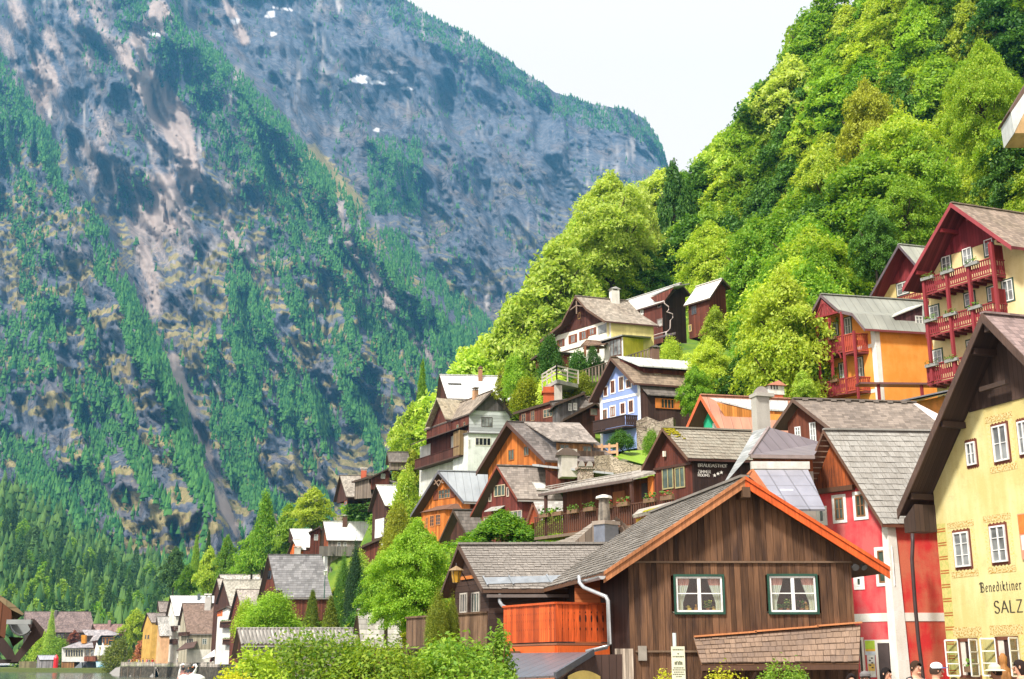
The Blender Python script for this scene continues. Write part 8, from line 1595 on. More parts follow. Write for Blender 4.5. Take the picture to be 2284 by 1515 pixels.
# ------------------------------------------------------------------ the wooded slope above the village
for px, top, base, Y, wpx, kind, tone, lod, nm, lab in TREES:
 p = at(px, base, Y); h = at(px, top, Y).z - p.z; put_tree(nm, p, h, wpx / F * Y, kind, tone, lod, lab, cat='bush' if nm in ('bush',) else 'tree')
FPOLY = [(1060, 800), (1100, 730), (1150, 690), (1200, 630), (1240, 550), (1290, 480), (1320, 430), (1370, 405), (1430, 440), (1470, 410), (1500, 385), (1560, 375), (1600, 315), (1650, 265), (1700, 195), (1770, 135), (1790, 65), (1830, 5), (1850, -60), (2350, -60), (2350, 470), (2100, 455), (2000, 560), (1830, 650), (1800, 780), (1815, 860), (1740, 890), (1660, 880), (1560, 820), (1500, 790), (1590, 760), (1545, 650), (1380, 650), (1290, 655), (1180, 830), (1080, 860)]
SKF = [(1040, 830), (1060, 795), (1100, 725), (1150, 685), (1200, 625), (1240, 545), (1290, 475), (1320, 428), (1370, 400), (1430, 428), (1470, 400), (1500, 376), (1560, 368), (1600, 308), (1650, 258), (1700, 188), (1760, 140), (1790, 60), (1830, 0), (1900, -120), (2400, -300)]
def inpoly(x, y, P):
 c = False; j = len(P) - 1
 for i in range(len(P)):
  if (P[i][1] > y) != (P[j][1] > y) and x < (P[j][0] - P[i][0]) * (y - P[i][1]) / (P[j][1] - P[i][1]) + P[i][0]: c = not c
  j = i
 return c
fr_ = random.Random(12); placed = []
KINDS_ = {'SUNNY': ('broadleaf tree coloured sunlit yellow green in the wood above the village', 'sunny trees in the slope wood'), 'FRESH': ('fresh green broadleaf tree in the wood above the village', 'fresh green trees in the slope wood'), 'DEEP': ('broadleaf tree coloured shaded dark green in the wood above the village', 'dark trees in the slope wood'), 'LIME': ('tree coloured pale lime for backlight on the skyline edge of the slope wood', 'pale trees along the wood edge')}  # sunlit and shaded looks of the wood are put into leaf colours
def forest_tree(x, y, h, w, px, edge):
 z_ = Tz(x, y); tb = (proj((x, y, z_ + h * .15))[1], proj((x, y, z_ + h))[1])
 for (a, b, r) in FOOT:
  if (x - a) ** 2 + (y - b) ** 2 < (r + 1.2) ** 2: return False
 for (x0, y0, x1, y1, Yh, yb) in HBOX:
  if y < Yh + 1 and x0 - w * .52 / y * F < px < x1 + w * .52 / y * F and tb[1] < y1 and tb[0] > y0: return False
 for (a, b, r) in placed:
  if (x - a) ** 2 + (y - b) ** 2 < (min(r, w) * .3) ** 2: return False
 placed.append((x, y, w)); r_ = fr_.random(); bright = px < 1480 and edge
 tone = 'LIME' if (edge and r_ < (.9 if bright else .35)) else ('SUNNY' if r_ < (.8 if px < 1500 else .36) else 'FRESH' if r_ < .83 else 'DEEP')  # edge trees turn pale lime: backlight from the sky painted in
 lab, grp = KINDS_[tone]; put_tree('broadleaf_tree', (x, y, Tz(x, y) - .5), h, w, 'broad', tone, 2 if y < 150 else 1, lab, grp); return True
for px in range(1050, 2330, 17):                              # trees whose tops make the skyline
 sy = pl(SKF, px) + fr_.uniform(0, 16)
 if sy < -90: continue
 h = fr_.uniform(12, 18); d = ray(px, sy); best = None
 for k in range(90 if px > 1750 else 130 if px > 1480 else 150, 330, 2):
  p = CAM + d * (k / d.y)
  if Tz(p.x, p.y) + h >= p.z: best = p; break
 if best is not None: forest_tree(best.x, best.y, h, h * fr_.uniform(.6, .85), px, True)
n_ = 0
for _ in range(9000):                                        # even cover as seen: cast a sight line onto the slope, stand a tree where it lands
 px = fr_.uniform(1050, 2340); py = fr_.uniform(-40, 900)
 if not inpoly(px, py, FPOLY): continue
 d = ray(px, py); k = 75
 while k < 330:
  p = CAM + d * (k / d.y)
  if p.z < Tz(p.x, p.y) + 3: break
  k += 1.5
 if k >= 330: continue
 x, y = p.x, p.y - 3; z = Tz(x, y); h = fr_.uniform(9, 15); q = proj((x, y, z + h * .55)); t = proj((x, y, z + h))
 if not inpoly(q[0], q[1], FPOLY) or t[1] < pl(SKF, t[0]) - 4: continue
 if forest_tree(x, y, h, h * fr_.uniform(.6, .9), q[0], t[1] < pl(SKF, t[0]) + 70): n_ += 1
 if len(placed) > 285: break

# ------------------------------------------------------------------ shrubs in front of the camera
def near_bush(px, top, wpx, Y, tone, label, seed, n=520, leaf=.055, shoots=14, name='bush', z0=1.7, dens=20):
 x = (px - CX) / F * Y * 1.0; base = Vector((at(px, 1500, Y).x, Y, z0)); h = at(px, top, Y).z - z0; w = wpx / F * Y
 c, nn, rg = crown(seed, mound, n, dens, leaf, .09, .8, .7, .5); c = c * np.array([w / 2, min(w / 2, 1.6), h * .86]); N = len(c)
 st = MB(); rr = random.Random(seed); extra = []; en = []
 for i in range(shoots):
  a = rr.uniform(0, 6.28); q = math.sqrt(rr.uniform(0, 1)); p0 = Vector((math.cos(a) * q * w * .42, math.sin(a) * q * min(w * .42, 1.2), h * .35)); tip = p0 + Vector((rr.uniform(-.25, .25), rr.uniform(-.2, .2), h * (.68 - .35 * q) * rr.uniform(.75, 1.05)))
  st.tube([p0 * .6 - Vector((0, 0, h * .21)), p0, tip], [.018, .012, .004], 5, cap=False)
  for k in range(46):
   f = rr.uniform(.1, 1.02); p = p0.lerp(tip, f); r = .16 * (1.15 - f); extra.append((p.x + rr.gauss(0, r), p.y + rr.gauss(0, r), p.z + rr.gauss(0, r * .7))); en.append((rr.gauss(0, .6), rr.gauss(0, .6) - .3, .8))
 for i in range(7): a = rr.uniform(0, 6.28); st.tube([(0, 0, -.1), (math.cos(a) * w * .12, math.sin(a) * .3, h * .4), (math.cos(a) * w * .28, math.sin(a) * .6, h * .75)], [.03, .02, .006], 5, cap=False)
 if extra: e = np.array(en); e /= np.linalg.norm(e, axis=1)[:, None]; c = np.concatenate([c, np.array(extra)]); nn = np.concatenate([nn, e])
 v, f = leaf_quads(c, nn, leaf, rg, asp=.45); r = empty(name, base, label, 'bush'); linkobj('foliage', fast_mesh('foliage', v, f, tone), r)
 sm_ = bpy.data.meshes.new('stems'); sm_.from_pydata(st.v, [], st.f); sm_.materials.append(bark((.14, .09, .04))); linkobj('stems', sm_, r)
LAUR = leaves((.07, .22, .02), (.32, .48, .06), .4); YELG = leaves((.34, .4, .015), (.6, .6, .05), .42); WILD = leaves((.11, .25, .02), (.38, .5, .05), .42)
near_bush(700, 1388, 340, 27, WILD, 'tall wild shrub with upright reddish shoots in front of the corrugated shed', 1, 760, .05, 30)
near_bush(570, 1432, 190, 25.5, WILD, 'lower shrub at the left end of the foreground thicket', 2, 420, .05, 12)
near_bush(850, 1412, 250, 26.5, WILD, 'middle shrub between the wild thicket and the laurel', 3, 520, .05, 14)
near_bush(520, 1480, 170, 22, YELG, 'low yellow green shrub nearest the water', 4, 340, .04, 6)
near_bush(1010, 1408, 280, 27.5, LAUR, 'glossy light green laurel below the thujas', 5, 620, .062, 10)
near_bush(1112, 1372, 100, 28.5, LAUR, 'sprig of laurel reaching up to the orange balcony corner', 6, 130, .06, 9)
near_bush(1490, 1486, 130, 25, YELG, 'yellow leaved shrub around the notice board post', 7, 260, .035, 6); near_bush(1615, 1483, 170, 26, YELG, 'yellow leaved shrub below the shingled awning', 8, 300, .035, 6)
near_bush(1750, 1462, 180, 26.5, LAUR, 'bright green feathery shrub below the right end of the awning', 9, 340, .04, 14)
# ------------------------------------------------------------------ low growth on the banks between the houses
fb = random.Random(31); bank = []
BK = (('SUNNY', 'light green shrub on the village bank'), ('FRESH', 'mid green shrub on the village bank'), ('MOSSY', 'mossy yellow shrub on the village bank'), ('DEEP', 'dark green shrub on the village bank'))
for _ in range(5000):
 px, py = fb.uniform(420, 1300), fb.uniform(950, 1490); d = ray(px, py); y = 62
 while y < 300:
  p = CAM + d * (y / d.y)
  if p.z < Tz(p.x, p.y): break
  y += 1.5
 if y >= 300: continue
 x = p.x; z = Tz(x, y); q = proj((x, y, z))
 if z < 1.15 or not (400 < q[0] < 1700 and 900 < q[1] < 1500): continue
 if q[0] > 1250 and q[1] > 1010: continue
 w = fb.uniform(2.2, 4.5) * (1 + y / 400) * fb.choice((1, .7, .45)); h = w * fb.uniform(.6, .95); t = proj((x, y, z + h)); ok_ = True
 for (a, b, r) in FOOT:
  if (x - a) ** 2 + (y - b) ** 2 < (r * .8) ** 2: ok_ = False; break
 if not ok_: continue
 for (x0, y0, x1, y1, Yh, yb) in HBOX:
  if y < Yh + 1 and x0 - w * .3 / y * F < q[0] < x1 + w * .3 / y * F and t[1] < y1 - 6 and q[1] > y0: ok_ = False; break
 if not ok_ or any((x - a) ** 2 + (y - b) ** 2 < (.42 * (w + r)) ** 2 * .8 for a, b, r in bank): continue
 bank.append((x, y, w)); k = fb.choice(BK); put_tree('bush', (x, y, z - .2), h, w, 'bush', k[0], 1 if y < 150 else 0, k[1], k[1].replace('shrub on', 'shrubs on'), 'bush')
 if len(bank) > 240: break
# ------------------------------------------------------------------ people
def person(loc, face, H, shirt, trousers, skin, label, hair=None, hat=None, long_hair=False, pack=None, group=None, seated=False, sleeve=.6, arm=0.0, tilt=0.0, detail=2):
 s = H / 1.75; P = [(0, 0, .95), (0, 0, 1.12), (0, -.01, 1.3), (0, 0, 1.44), (0, -.005, 1.53), (0, .015, 1.62), (0, .01, 1.72)]; rad = [(.155, .11), (.15, .105), (.165, .115), (.1, .08), (.055, .055), (.078, .095), (.06, .075)]
 E = [(i, i + 1) for i in range(6)]
 for sg in (-1, 1):
  b = len(P); a = arm
  P += [(sg * .175, 0, 1.42), (sg * .225, .02, 1.15), (sg * (.22 - .06 * a), .06 + .2 * a, .93 + .18 * a), (sg * (.21 - .07 * a), .08 + .26 * a, .85 + .2 * a)]; rad += [(.062, .062), (.042, .042), (.03, .03), (.036, .02)]; E += [(3, b), (b, b + 1), (b + 1, b + 2), (b + 2, b + 3)]
  for k in range(5):
   fx = (-.03 + .016 * k) if k < 4 else -sg * -.0; l = (.06, .075, .08, .068)[k] if k < 4 else .045
   w = P[b + 3]; d = len(P)
   P += [(w[0] + (0 if k < 4 else -sg * .03), w[1] + (fx if k < 4 else .03), w[2] - .03), (w[0] - sg * .01 - (0 if k < 4 else sg * .03), w[1] + (fx * 1.2 if k < 4 else .05), w[2] - .03 - l)]; rad += [(.011, .011), (.008, .008)]; E += [(b + 3, d), (d, d + 1)]
  b = len(P)
  if seated: P += [(sg * .1, 0, .9), (sg * .11, .42, .92), (sg * .11, .46, .5), (sg * .11, .58, .46)]
  else: P += [(sg * .095, 0, .88), (sg * .105, .015, .5), (sg * .11, -.02, .09), (sg * .12, .13, .04)]
  rad += [(.092, .092), (.062, .062), (.043, .043), (.04, .03)]; E += [(0, b), (b, b + 1), (b + 1, b + 2), (b + 2, b + 3)]
 me = bpy.data.meshes.new('body'); me.from_pydata([tuple(np.array(p) * s) for p in P], E, []); ob = bpy.data.objects.new('person', me); COL.objects.link(ob)
 md = ob.modifiers.new('skin', 'SKIN'); md.use_smooth_shade = True
 for i, r in enumerate(rad): me.skin_vertices[0].data[i].radius = (r[0] * s * 1.08, r[1] * s * 1.08)
 me.skin_vertices[0].data[0].use_root = True
 sb = ob.modifiers.new('sub', 'SUBSURF'); sb.levels = sb.render_levels = detail
 dg = bpy.context.evaluated_depsgraph_get(); m2 = bpy.data.meshes.new_from_object(ob.evaluated_get(dg)); ob.modifiers.clear(); ob.data = m2; bpy.data.meshes.remove(me)
 m2.materials.clear()
 for m in (plain(skin, .6, .3, 0, .08), plain(shirt, .85, .2), plain(trousers, .85, .2), plain((.06, .05, .045))): m2.materials.append(m)
 for p in m2.polygons:
  c = p.center / s; zz = c.z
  if abs(c.x) > .165 and zz < 1.36 and zz > .66: i = 0 if zz < 1.4 - .56 * sleeve else 1
  elif zz > 1.475: i = 0
  elif zz > .93: i = 1
  elif zz > .085: i = 2
  else: i = 3
  if seated and c.y > .2 and zz < .7: i = 2 if c.y < .52 else 3
  p.material_index = i
 # face: eyes, brows, mouth, nose and ears
 hc = Vector((0, .02, 1.655)) * s; fm = MB(); B = lambda x, y, z, rx, ry, rz, mi: fm.ball(hc + Vector((x, y, z)) * s, rx * s, ry * s, rz * s, 8, 6, mi)
 if detail > 1:
  for sg in (-1, 1): B(sg * .032, .083, .012, .013, .008, .008, 1); B(sg * .032, .09, .012, .006, .004, .006, 2); B(sg * .033, .085, .032, .018, .006, .004, 2); B(sg * .082, -.0, 0, .012, .022, .03, 0)
  B(0, .1, -.012, .014, .022, .022, 0); B(0, .088, -.05, .024, .01, .007, 3); B(0, .07, -.08, .035, .03, .02, 0)
  f_ = fm.build('face', [plain(skin, .6, .3, 0, .08)] * 8, origin=(0, 0, 0), smooth=True); f_.data.polygons.foreach_set('material_index', [0 if i == 0 else i + 3 for i in fm.m]); bm = bmesh.new(); bm.from_mesh(m2); bm.from_mesh(f_.data); bm.to_mesh(m2); bm.free(); bpy.data.objects.remove(f_)
  for c_ in ((.75, .73, .7), (.03, .02, .015), (.4, .12, .1)): m2.materials.append(plain(c_))
 if hair:
  m = MB(); lo = -.55 if long_hair else .05
  def cap(rx, ry, rz, cz, back, mi=0, z_lo=.0):
   n = 14; rows = 7; b = len(m.v)
   for i in range(rows + 1):
    for k in range(n):
     a = 2 * math.pi * k / n; fr = max(0, math.sin(a)); low = (.5 * math.pi * (1.32 - .74 * fr ** 1.5)) if not long_hair else (.5 * math.pi * (1.5 - .9 * fr)); t = low * i / rows
     m.v.append(tuple(hc + Vector((rx * math.sin(t) * math.cos(a), ry * math.sin(t) * math.sin(a) - .008, rz * math.cos(t) + cz - (.05 * (i / rows) ** 2 if long_hair and fr < .2 else 0))) * s))
   for i in range(rows):
    for k in range(n): m.f.append((b + i * n + k, b + (i + 1) * n + k, b + (i + 1) * n + (k + 1) % n, b + i * n + (k + 1) % n)); m.m.append(mi)
  cap(.095, .112, .118, .005, 0); m.build('hair', plain(hair, .95, .1), ob, origin=(0, 0, 0), smooth=True)
 if hat:
  col, brim, fwd = hat; m = MB(); c = hc + Vector((0, 0, .045)) * s
  m.tube([c, c + Vector((0, 0, .05)) * s, c + Vector((0, 0, .085)) * s, c + Vector((0, 0, .1)) * s], [.104 * s, .1 * s, .07 * s, .02 * s], 14)
  if brim: m.tube([c - Vector((0, 0, .02)) * s, c + Vector((0, 0, .006)) * s], [.185 * s, .12 * s], 16)
  else: m.prism([c + Vector((math.cos(t) * .085, .06 + math.sin(t) * .12, 0)) * s for t in np.linspace(0, math.pi, 9)], (0, .02 * s, .014 * s), 1)
  m.build('hat', [plain(col, .8), plain(fwd or col, .8)], ob, origin=(0, 0, 0), smooth=False)
 if pack:
  m = MB()
  for sg in (-1, 1): m.tube([Vector((sg * .11, -.1, 1.47)) * s, Vector((sg * .115, .02, 1.5)) * s, Vector((sg * .12, .125, 1.36)) * s, Vector((sg * .13, .11, 1.1)) * s], .026 * s, 6)
  m.box(Vector((0, -.2, 1.22)) * s, (1, 0, 0), (0, 1, 0), Z, .32 * s, .18 * s, .48 * s); m.build('backpack', plain(pack), ob, origin=(0, 0, 0))
 ob.location = loc; ob.rotation_euler = (tilt, 0, face); tag(ob, label, 'person', group); return ob
SK_, SKD = (.62, .33, .22), (.3, .14, .08)
def near_person(px, top, Y, face, *a, z=1.74, **k):
 p = at(px, 1490, Y); zt = at(px, top, Y).z; return person((p.x, Y, z), R(face), zt - z - .02, *a, **k)
NAVY = (.02, .03, .06)
near_person(2042, 1474, 21, 200, (.66, .66, .68), (.1, .1, .13), SK_, 'man in a pale grey shirt with dark backpack straps looking up to the side', hair=(.05, .03, .02), pack=(.03, .03, .035), tilt=R(0))
near_person(2086, 1481, 20.5, 262, NAVY, (.05, .05, .06), SK_, 'person in a navy jacket and white and blue baseball cap', hair=(.06, .04, .03), hat=((.78, .82, .88), False, (.1, .3, .75)), sleeve=1.0)
near_person(1974, 1489, 21.5, 215, (.6, .03, .05), (.05, .05, .07), SK_, 'dark haired woman in a red top before the white door of the red house', hair=(.015, .012, .012), long_hair=True)
near_person(1928, 1500, 21, 180, (.25, .25, .26), (.1, .1, .1), SK_, 'person in a plain grey knitted hat beside the poster', hair=(.05, .04, .03), hat=((.16, .15, .15), False, (.16, .15, .15)))
near_person(1897, 1502, 21.5, 170, (.08, .08, .1), (.05, .05, .06), SK_, 'dark haired person at the end of the shingled awning', hair=(.02, .015, .015))
near_person(2125, 1511, 20, 190, (.1, .09, .1), (.05, .05, .05), SK_, 'dark haired short person before the painted quoin', hair=(.05, .03, .02))
near_person(2221, 1484, 20.5, 78, (.12, .1, .09), (.08, .08, .08), SKD, 'person in a straw coloured sun hat beside the carved figure', hair=(.03, .02, .02), hat=((.66, .6, .42), True, None))
near_person(2277, 1472, 20, 75, (.02, .025, .07), (.04, .04, .05), SK_, 'dark haired person in a navy top closest to the yellow house banner', hair=(.03, .02, .018), long_hair=True)
# waterfront walkers
cols = {'red': (.6, .04, .05), 'pink': (.75, .2, .3), 'white': (.75, .75, .75), 'blue': (.08, .16, .45), 'black': (.03, .03, .04), 'orange': (.75, .25, .05), 'teal': (.08, .35, .33), 'lilac': (.45, .35, .55), 'grey': (.3, .3, .32), 'yellow': (.7, .55, .1)}
walk = [(i, c, 'in the crowd on the landing stage', fb.uniform(279, 335), fb.uniform(298, 304)) for i, c in enumerate(list(cols))] + [(i, c, 'before the tall white roofed house', x, fb.uniform(293, 300)) for i, (c, x) in enumerate(zip(list(cols), np.linspace(340, 402, 10)))] + [(i, c, 'behind the picket fence by the brown roofed house', x, fb.uniform(288, 294)) for i, (c, x) in enumerate(zip(('white', 'grey', 'orange', 'blue', 'black', 'teal', 'lilac', 'yellow', 'pink', 'red'), (394, 408, 416, 424, 434, 441, 447, 458, 470, 520)))]
first = {}
for i, c, where, px, Y in walk:
 lab = 'person in a %s top %s' % (c, where); Y = float(np.interp(px, (268, 332, 430, 580), (306, 296, 274, 222))) + fb.uniform(1.2, 6); p = at(px, 1480, Y); loc = (p.x, Y, 2.3)
 if c not in first: first[c] = person(loc, fb.uniform(0, 6.28), fb.uniform(1.62, 1.85), cols[c], fb.choice(((.05, .06, .1), (.1, .1, .12), (.25, .22, .18))), SK_, lab, hair=fb.choice(((.04, .03, .02), (.12, .07, .03))), group='people along the waterfront', detail=1)
 else: o = copy_tree(first[c], loc); o['label'] = lab; o.rotation_euler.z = fb.uniform(0, 6.28)
# ------------------------------------------------------------------ quay, fence, steps, swan boat
q0, q1, q2, q3 = at(268, 1490, 306), at(332, 1490, 296), at(430, 1490, 274), at(580, 1490, 222)
mb_ = MB(); pl_ = [q0, q1, q2, q3]; mb_.prism([Vector((p.x, p.y, -2.5)) for p in pl_] + [Vector((q3.x + 4, q3.y + 24, -2.5)), Vector((q0.x + 2, q0.y + 26, -2.5))], (0, 0, 4.8)); tag(mb_.build('quay_wall', stone((.13, .115, .09), (.06, .055, .045), 1.2)), 'long stone quay wall carrying the waterfront walk', 'wall')
for a, b, nm in ((q0, q1, 'weathered railing of the landing stage'), (q1, q2, 'picket fence before the white houses on the quay'), (q2, q3, 'picket fence before the brown roofed house on the quay')):
 m = MB(); o_ = Vector((0, .3, 0)); rail_run(m, a + o_, b + o_, (3.25, 3.25), (2.35, 2.35), .42, .6, .05); m.beam(Vector((a.x, a.y + .35, 2.8)), Vector((b.x, b.y + .35, 2.8)), .08, .1); tag(m.build('picket_fence', timber((.62, .56, .5), .8, True)), nm, 'fence')
m = MB()
for i in range(6): f = i / 5; x = at(352 + 8 * f, 1490, 293).x; m.abox(x, 290.5, -.4, x + .5, 293.5, 2.2 - i * .42)
tag(m.build('stone_steps', stone((.45, .42, .38), (.35, .32, .28))), 'stone steps leading from the quay into the water', 'steps')
for i, px in enumerate((276, 290, 304, 318, 300)):
 if i < 4: p = at(px, 1490, 303 - i * 2.2); m = MB(); m.tube([Vector((p.x, p.y - 1.2, -2)), Vector((p.x, p.y - 1.2, 1.9))], .16, 7); tag(m.build('mooring_pile', bark((.16, .13, .1))), 'wooden pile standing in the water before the landing stage', 'pile', 'piles of the landing stage')
def swan_boat():
 Y = 205; c = at(428, 1500, Y); c = Vector((c.x, Y, 0)); k = Y / F; r = empty('swan_boat', c, 'white swan shaped pedal boat with a long curved neck and red beak', 'boat'); wh = plain((.85, .84, .82), .35)
 m = MB(); n = 14
 rings = [(-2.3, .15, .5), (-1.7, .75, .35), (-.6, 1.05, .2), (.6, 1.05, .2), (1.6, .8, .3), (2.2, .2, .55)]
 m.tube([c + Vector((x, 0, z_ + .3)) for x, r_, z_ in rings], [r_ for x, r_, z_ in rings], 12); m.build('hull', wh, r, smooth=True)
 m = MB(); N = [(429, 1512), (432, 1503), (437, 1494), (438.5, 1487), (436, 1483), (432.5, 1484), (431, 1487)]; m.tube([at(x, y, Y) for x, y in N], [.34, .26, .2, .19, .22, .2, .1], 10); m.build('neck', wh, r, smooth=True)
 m = MB(); b = at(431.5, 1487, Y); m.tube([b + Vector((.05, 0, .02)), b - Vector((.28, 0, .16))], [.12, .03], 8); m.build('beak', plain((.75, .2, .05)), r)
 m = MB(); A_ = [at(x, y, Y + .1) for x, y in ((398, 1512), (401, 1495), (403, 1485), (408, 1482), (413, 1484))]; m.tube(A_, [.2, .17, .17, .2, .17], 8); m.build('tail', wh, r, smooth=True)
 m = MB(); m.box(c + Vector((-1.0, .3, 1.25)), (1, 0, 0), (0, 1, 0), Z, 2.2, .25, .9); m.box(c + Vector((-1, 0, .85)), (1, 0, 0), (0, 1, 0), Z, 2.4, 1.0, .2); m.build('seat', plain((.75, .35, .3)), r)
 for px, top, lab, sh in ((409, 1484.5, 'person with brown hair in a dark jacket seated in the swan boat', (.04, .04, .05)), (420.5, 1489, 'fair haired passenger in a dark vest on the right seat of the swan boat', (.05, .07, .09))):
  p = at(px, 1500, Y); zt = at(px, top, Y).z; s_ = zt - .95; person((p.x, Y - .2, zt - 1.98 * 1.0 if False else zt - 1.78), R(180), 1.78, sh, (.5, .25, .25), SK_, lab, hair=(.2, .07, .03) if px < 415 else (.4, .25, .12), seated=True, detail=1)
 m = MB(); w = [(-7, -.4), (-2, -1.4), (6, -1.2), (9, .4), (3, 1.4), (-4, 1.2)]
swan_boat()
p_ = at(478, 1462, 261); r_ = empty('parasol', (p_.x, 261, 2.3), 'open white parasol leaning before the beige boarded house', 'parasol'); m = MB(); a_ = at(492, 1449, 261); cc_ = Vector((p_.x, 261, a_.z))
N_ = 10; ring_ = [cc_ + Vector((math.cos(t) * 2.6, math.sin(t) * 1.6, -1.5 + .45 * math.cos(t))) for t in np.linspace(0, 2 * math.pi, N_ + 1)[:-1]]
for i in range(N_): m.poly([cc_, ring_[i], ring_[(i + 1) % N_]])
m.build('canopy', plain((.82, .8, .74), .8), r_); m = MB(); m.tube([Vector((p_.x, 261, 2.3)), cc_], .06, 6); m.build('pole', plain((.6, .58, .55)), r_)
p_ = at(489, 1470, 257); put_tree('flowering_shrub', (p_.x, 257, 2.3), 2.3, 2.0, 'bush', 'RUST', 0, 'pink red flowering pot shrub on the quay', cat='plant')
def street_lamp(px, top, base, Y, label):
 a, b = at(px, top, Y), at(px, base, Y); h = a.z - b.z; r = empty('street_lamp', b, label, 'street lamp'); m = MB(); m.tube([b, b + Z * h * .1, b + Z * h * .82], [.1, .07, .05], 8); m.build('pole', plain((.05, .12, .1)), r); q = b + Z * h * .82; m = MB(); m.tube([q, q + Z * h * .14], [.16, .27], 6); m.build('lantern', plain((.7, .72, .66), .3), r); m = MB(); m.tube([q + Z * h * .14, q + Z * h * .15, q + Z * h * .18], [.36, .33, .05], 6); m.build('cap', plain((.5, .52, .5)), r)
street_lamp(855, 1212, 1292, 112, 'white lantern street lamp beside the chestnut tree'); street_lamp(723, 1272, 1335, 158, 'thin street lamp at the corner of the ribbed shingle roof')
# ------------------------------------------------------------------ notice board
def notice():
 Y = 24; a, b, t = at(1497, 1442, Y), at(1530, 1530, Y), at(1505, 1412, Y); x0, x1 = a.x, b.x; r = empty('notice_board', ((x0 + x1) / 2, Y, 1.7), 'cream notice board on a pale post with small print and an animal pictogram', 'sign')
 m = MB(); m.abox(x0, Y, b.z, x1, Y + .03, a.z); m.build('board', plain((.66, .66, .5), .6), r); m = MB(); m.tube([Vector((t.x, Y + .08, 1.7)), t + Vector((0, .08, 0))], .036, 10); m.build('post', plain((.6, .68, .66), .5), r)
 m = MB(); ink = plain((.16, .17, .1)); w = x1 - x0; rr = random.Random(3); z = lambda py: at(1513, py, Y).z
 for py, f in ((1449, .8), (1458, .12), (1464.5, .85), (1489.5, .75), (1494, .9), (1499, .72), (1504, .9), (1509, .45)):   # rows of small print, too small to read
  x = -f / 2
  while x < f / 2: l = rr.uniform(.05, .16); l = min(l, f / 2 - x); m.box(Vector(((x0 + x1) / 2 + (x + l / 2) * w, Y - .004, z(py))), (1, 0, 0), (0, 1, 0), Z, l * w, .004, .02 if py < 1470 else .015); x += l + .035
 for (bx, ln) in ((-.2, .2), (.02, .12), (.2, .2)): # animals: bodies, heads and legs
  c = Vector(((x0 + x1) / 2 + bx * w, Y - .005, z(1478))); m.ball(c, ln * w * .5, .004, .018, 10, 6)
  for q in (-.35, -.15, .15, .35): m.box(c + Vector((q * ln * w, 0, -.022)), (1, 0, 0), (0, 1, 0), Z, .008, .004, .03)
  m.ball(c + Vector((ln * w * .5 * (1 if bx < 0.1 else -1), 0, .018)), .013, .004, .012, 8, 5)
 m.build('print', ink, r)
notice()
# ------------------------------------------------------------------ the near boathouse eave at the left edge
def boathouse():
 c3 = crop(0, 1310, 7.98); Y = 14.0; g = lambda x, y, d=0.0: at(*c3(x, y), Y + d); r = empty('boathouse', Vector((-7.2, 16, 1.0)), 'dark brown boathouse corner with a mossy roof edge and an open half round gutter', 'boathouse')
 b, e = g(-600, -330), g(425, 480); m = MB(); n = Vector((.6, 0, .8)); m.prism([g(-600, -300), g(0, 140), g(250, 310), g(425, 470), g(400, 500), g(200, 400), g(0, 255), g(-600, -150)], (-1.75, 4, 0)); m.build('roof', shingle((.33, .2, .12), .12, .3, (.16, .13, .07), moss=.3), r)
 m = MB(); m.prism([g(-600, -100), g(0, 240), g(200, 410), g(215, 560), g(120, 640), g(90, 900), g(-600, 900)], (-1.1, 2.5, 0)); m.build('wall', planks((.16, .06, .03), .12), r)
 m = MB(); cx, cy, R0 = 375, 610, 205; pr = [[g(cx + R0 * math.cos(t), cy + R0 * 1.15 * math.sin(t), d) for t in np.linspace(0, math.pi, 13)] for d in (-.25, 2.5)]
 for i in range(12): m.poly([pr[0][i], pr[0][i + 1], pr[1][i + 1], pr[1][i]])
 m.beam(g(130, 618, -.25), g(560, 618, -.25), .05, .05); m.poly([pr[1][i] for i in range(13)])
 for d in (.1, .5): m.tube([g(cx + (R0 + 6) * math.cos(t), cy + (R0 + 6) * 1.15 * math.sin(t), d) for t in np.linspace(0, math.pi, 13)], .012, 5)
 m.build('gutter', plain((.33, .35, .35), .45, .4, .3), r)
 wd = timber((.035, .02, .018)); m = MB(); m.prism([g(555, 560, -.1), g(620, 570, -.1), g(790, 760, -.1), g(755, 880, -.1), g(640, 970, -.1), g(430, 1210, -.1), g(330, 1330, -.1), g(180, 1330, -.1), g(450, 960, -.1), g(560, 780, -.1), g(500, 660, -.1)], (-.08, .2, 0)); m.build('bracket', wd, r)
 m = MB(); m.prism([g(-100, 800), g(60, 900), g(230, 1120), g(300, 1290), g(120, 1290), g(-100, 1020)], (-.08, .2, 0)); m.prism([g(150, 880, .2), g(430, 900, .2), g(300, 1010, .2), g(230, 1060, .2)], (-.04, .1, 0)); m.build('bracket', wd, r)
 m = MB(); m.prism([g(-600, 1280, .1), g(330, 1285, .1), g(330, 1355, .1), g(-600, 1355, .1)], (-.08, .2, 0)); m.build('beam', timber((.04, .028, .03)), r)
 m = MB(); m.abox(-8.4, 15, -1.5, -7.6, 16, 3.9); m.build('post', wd, r)
boathouse()
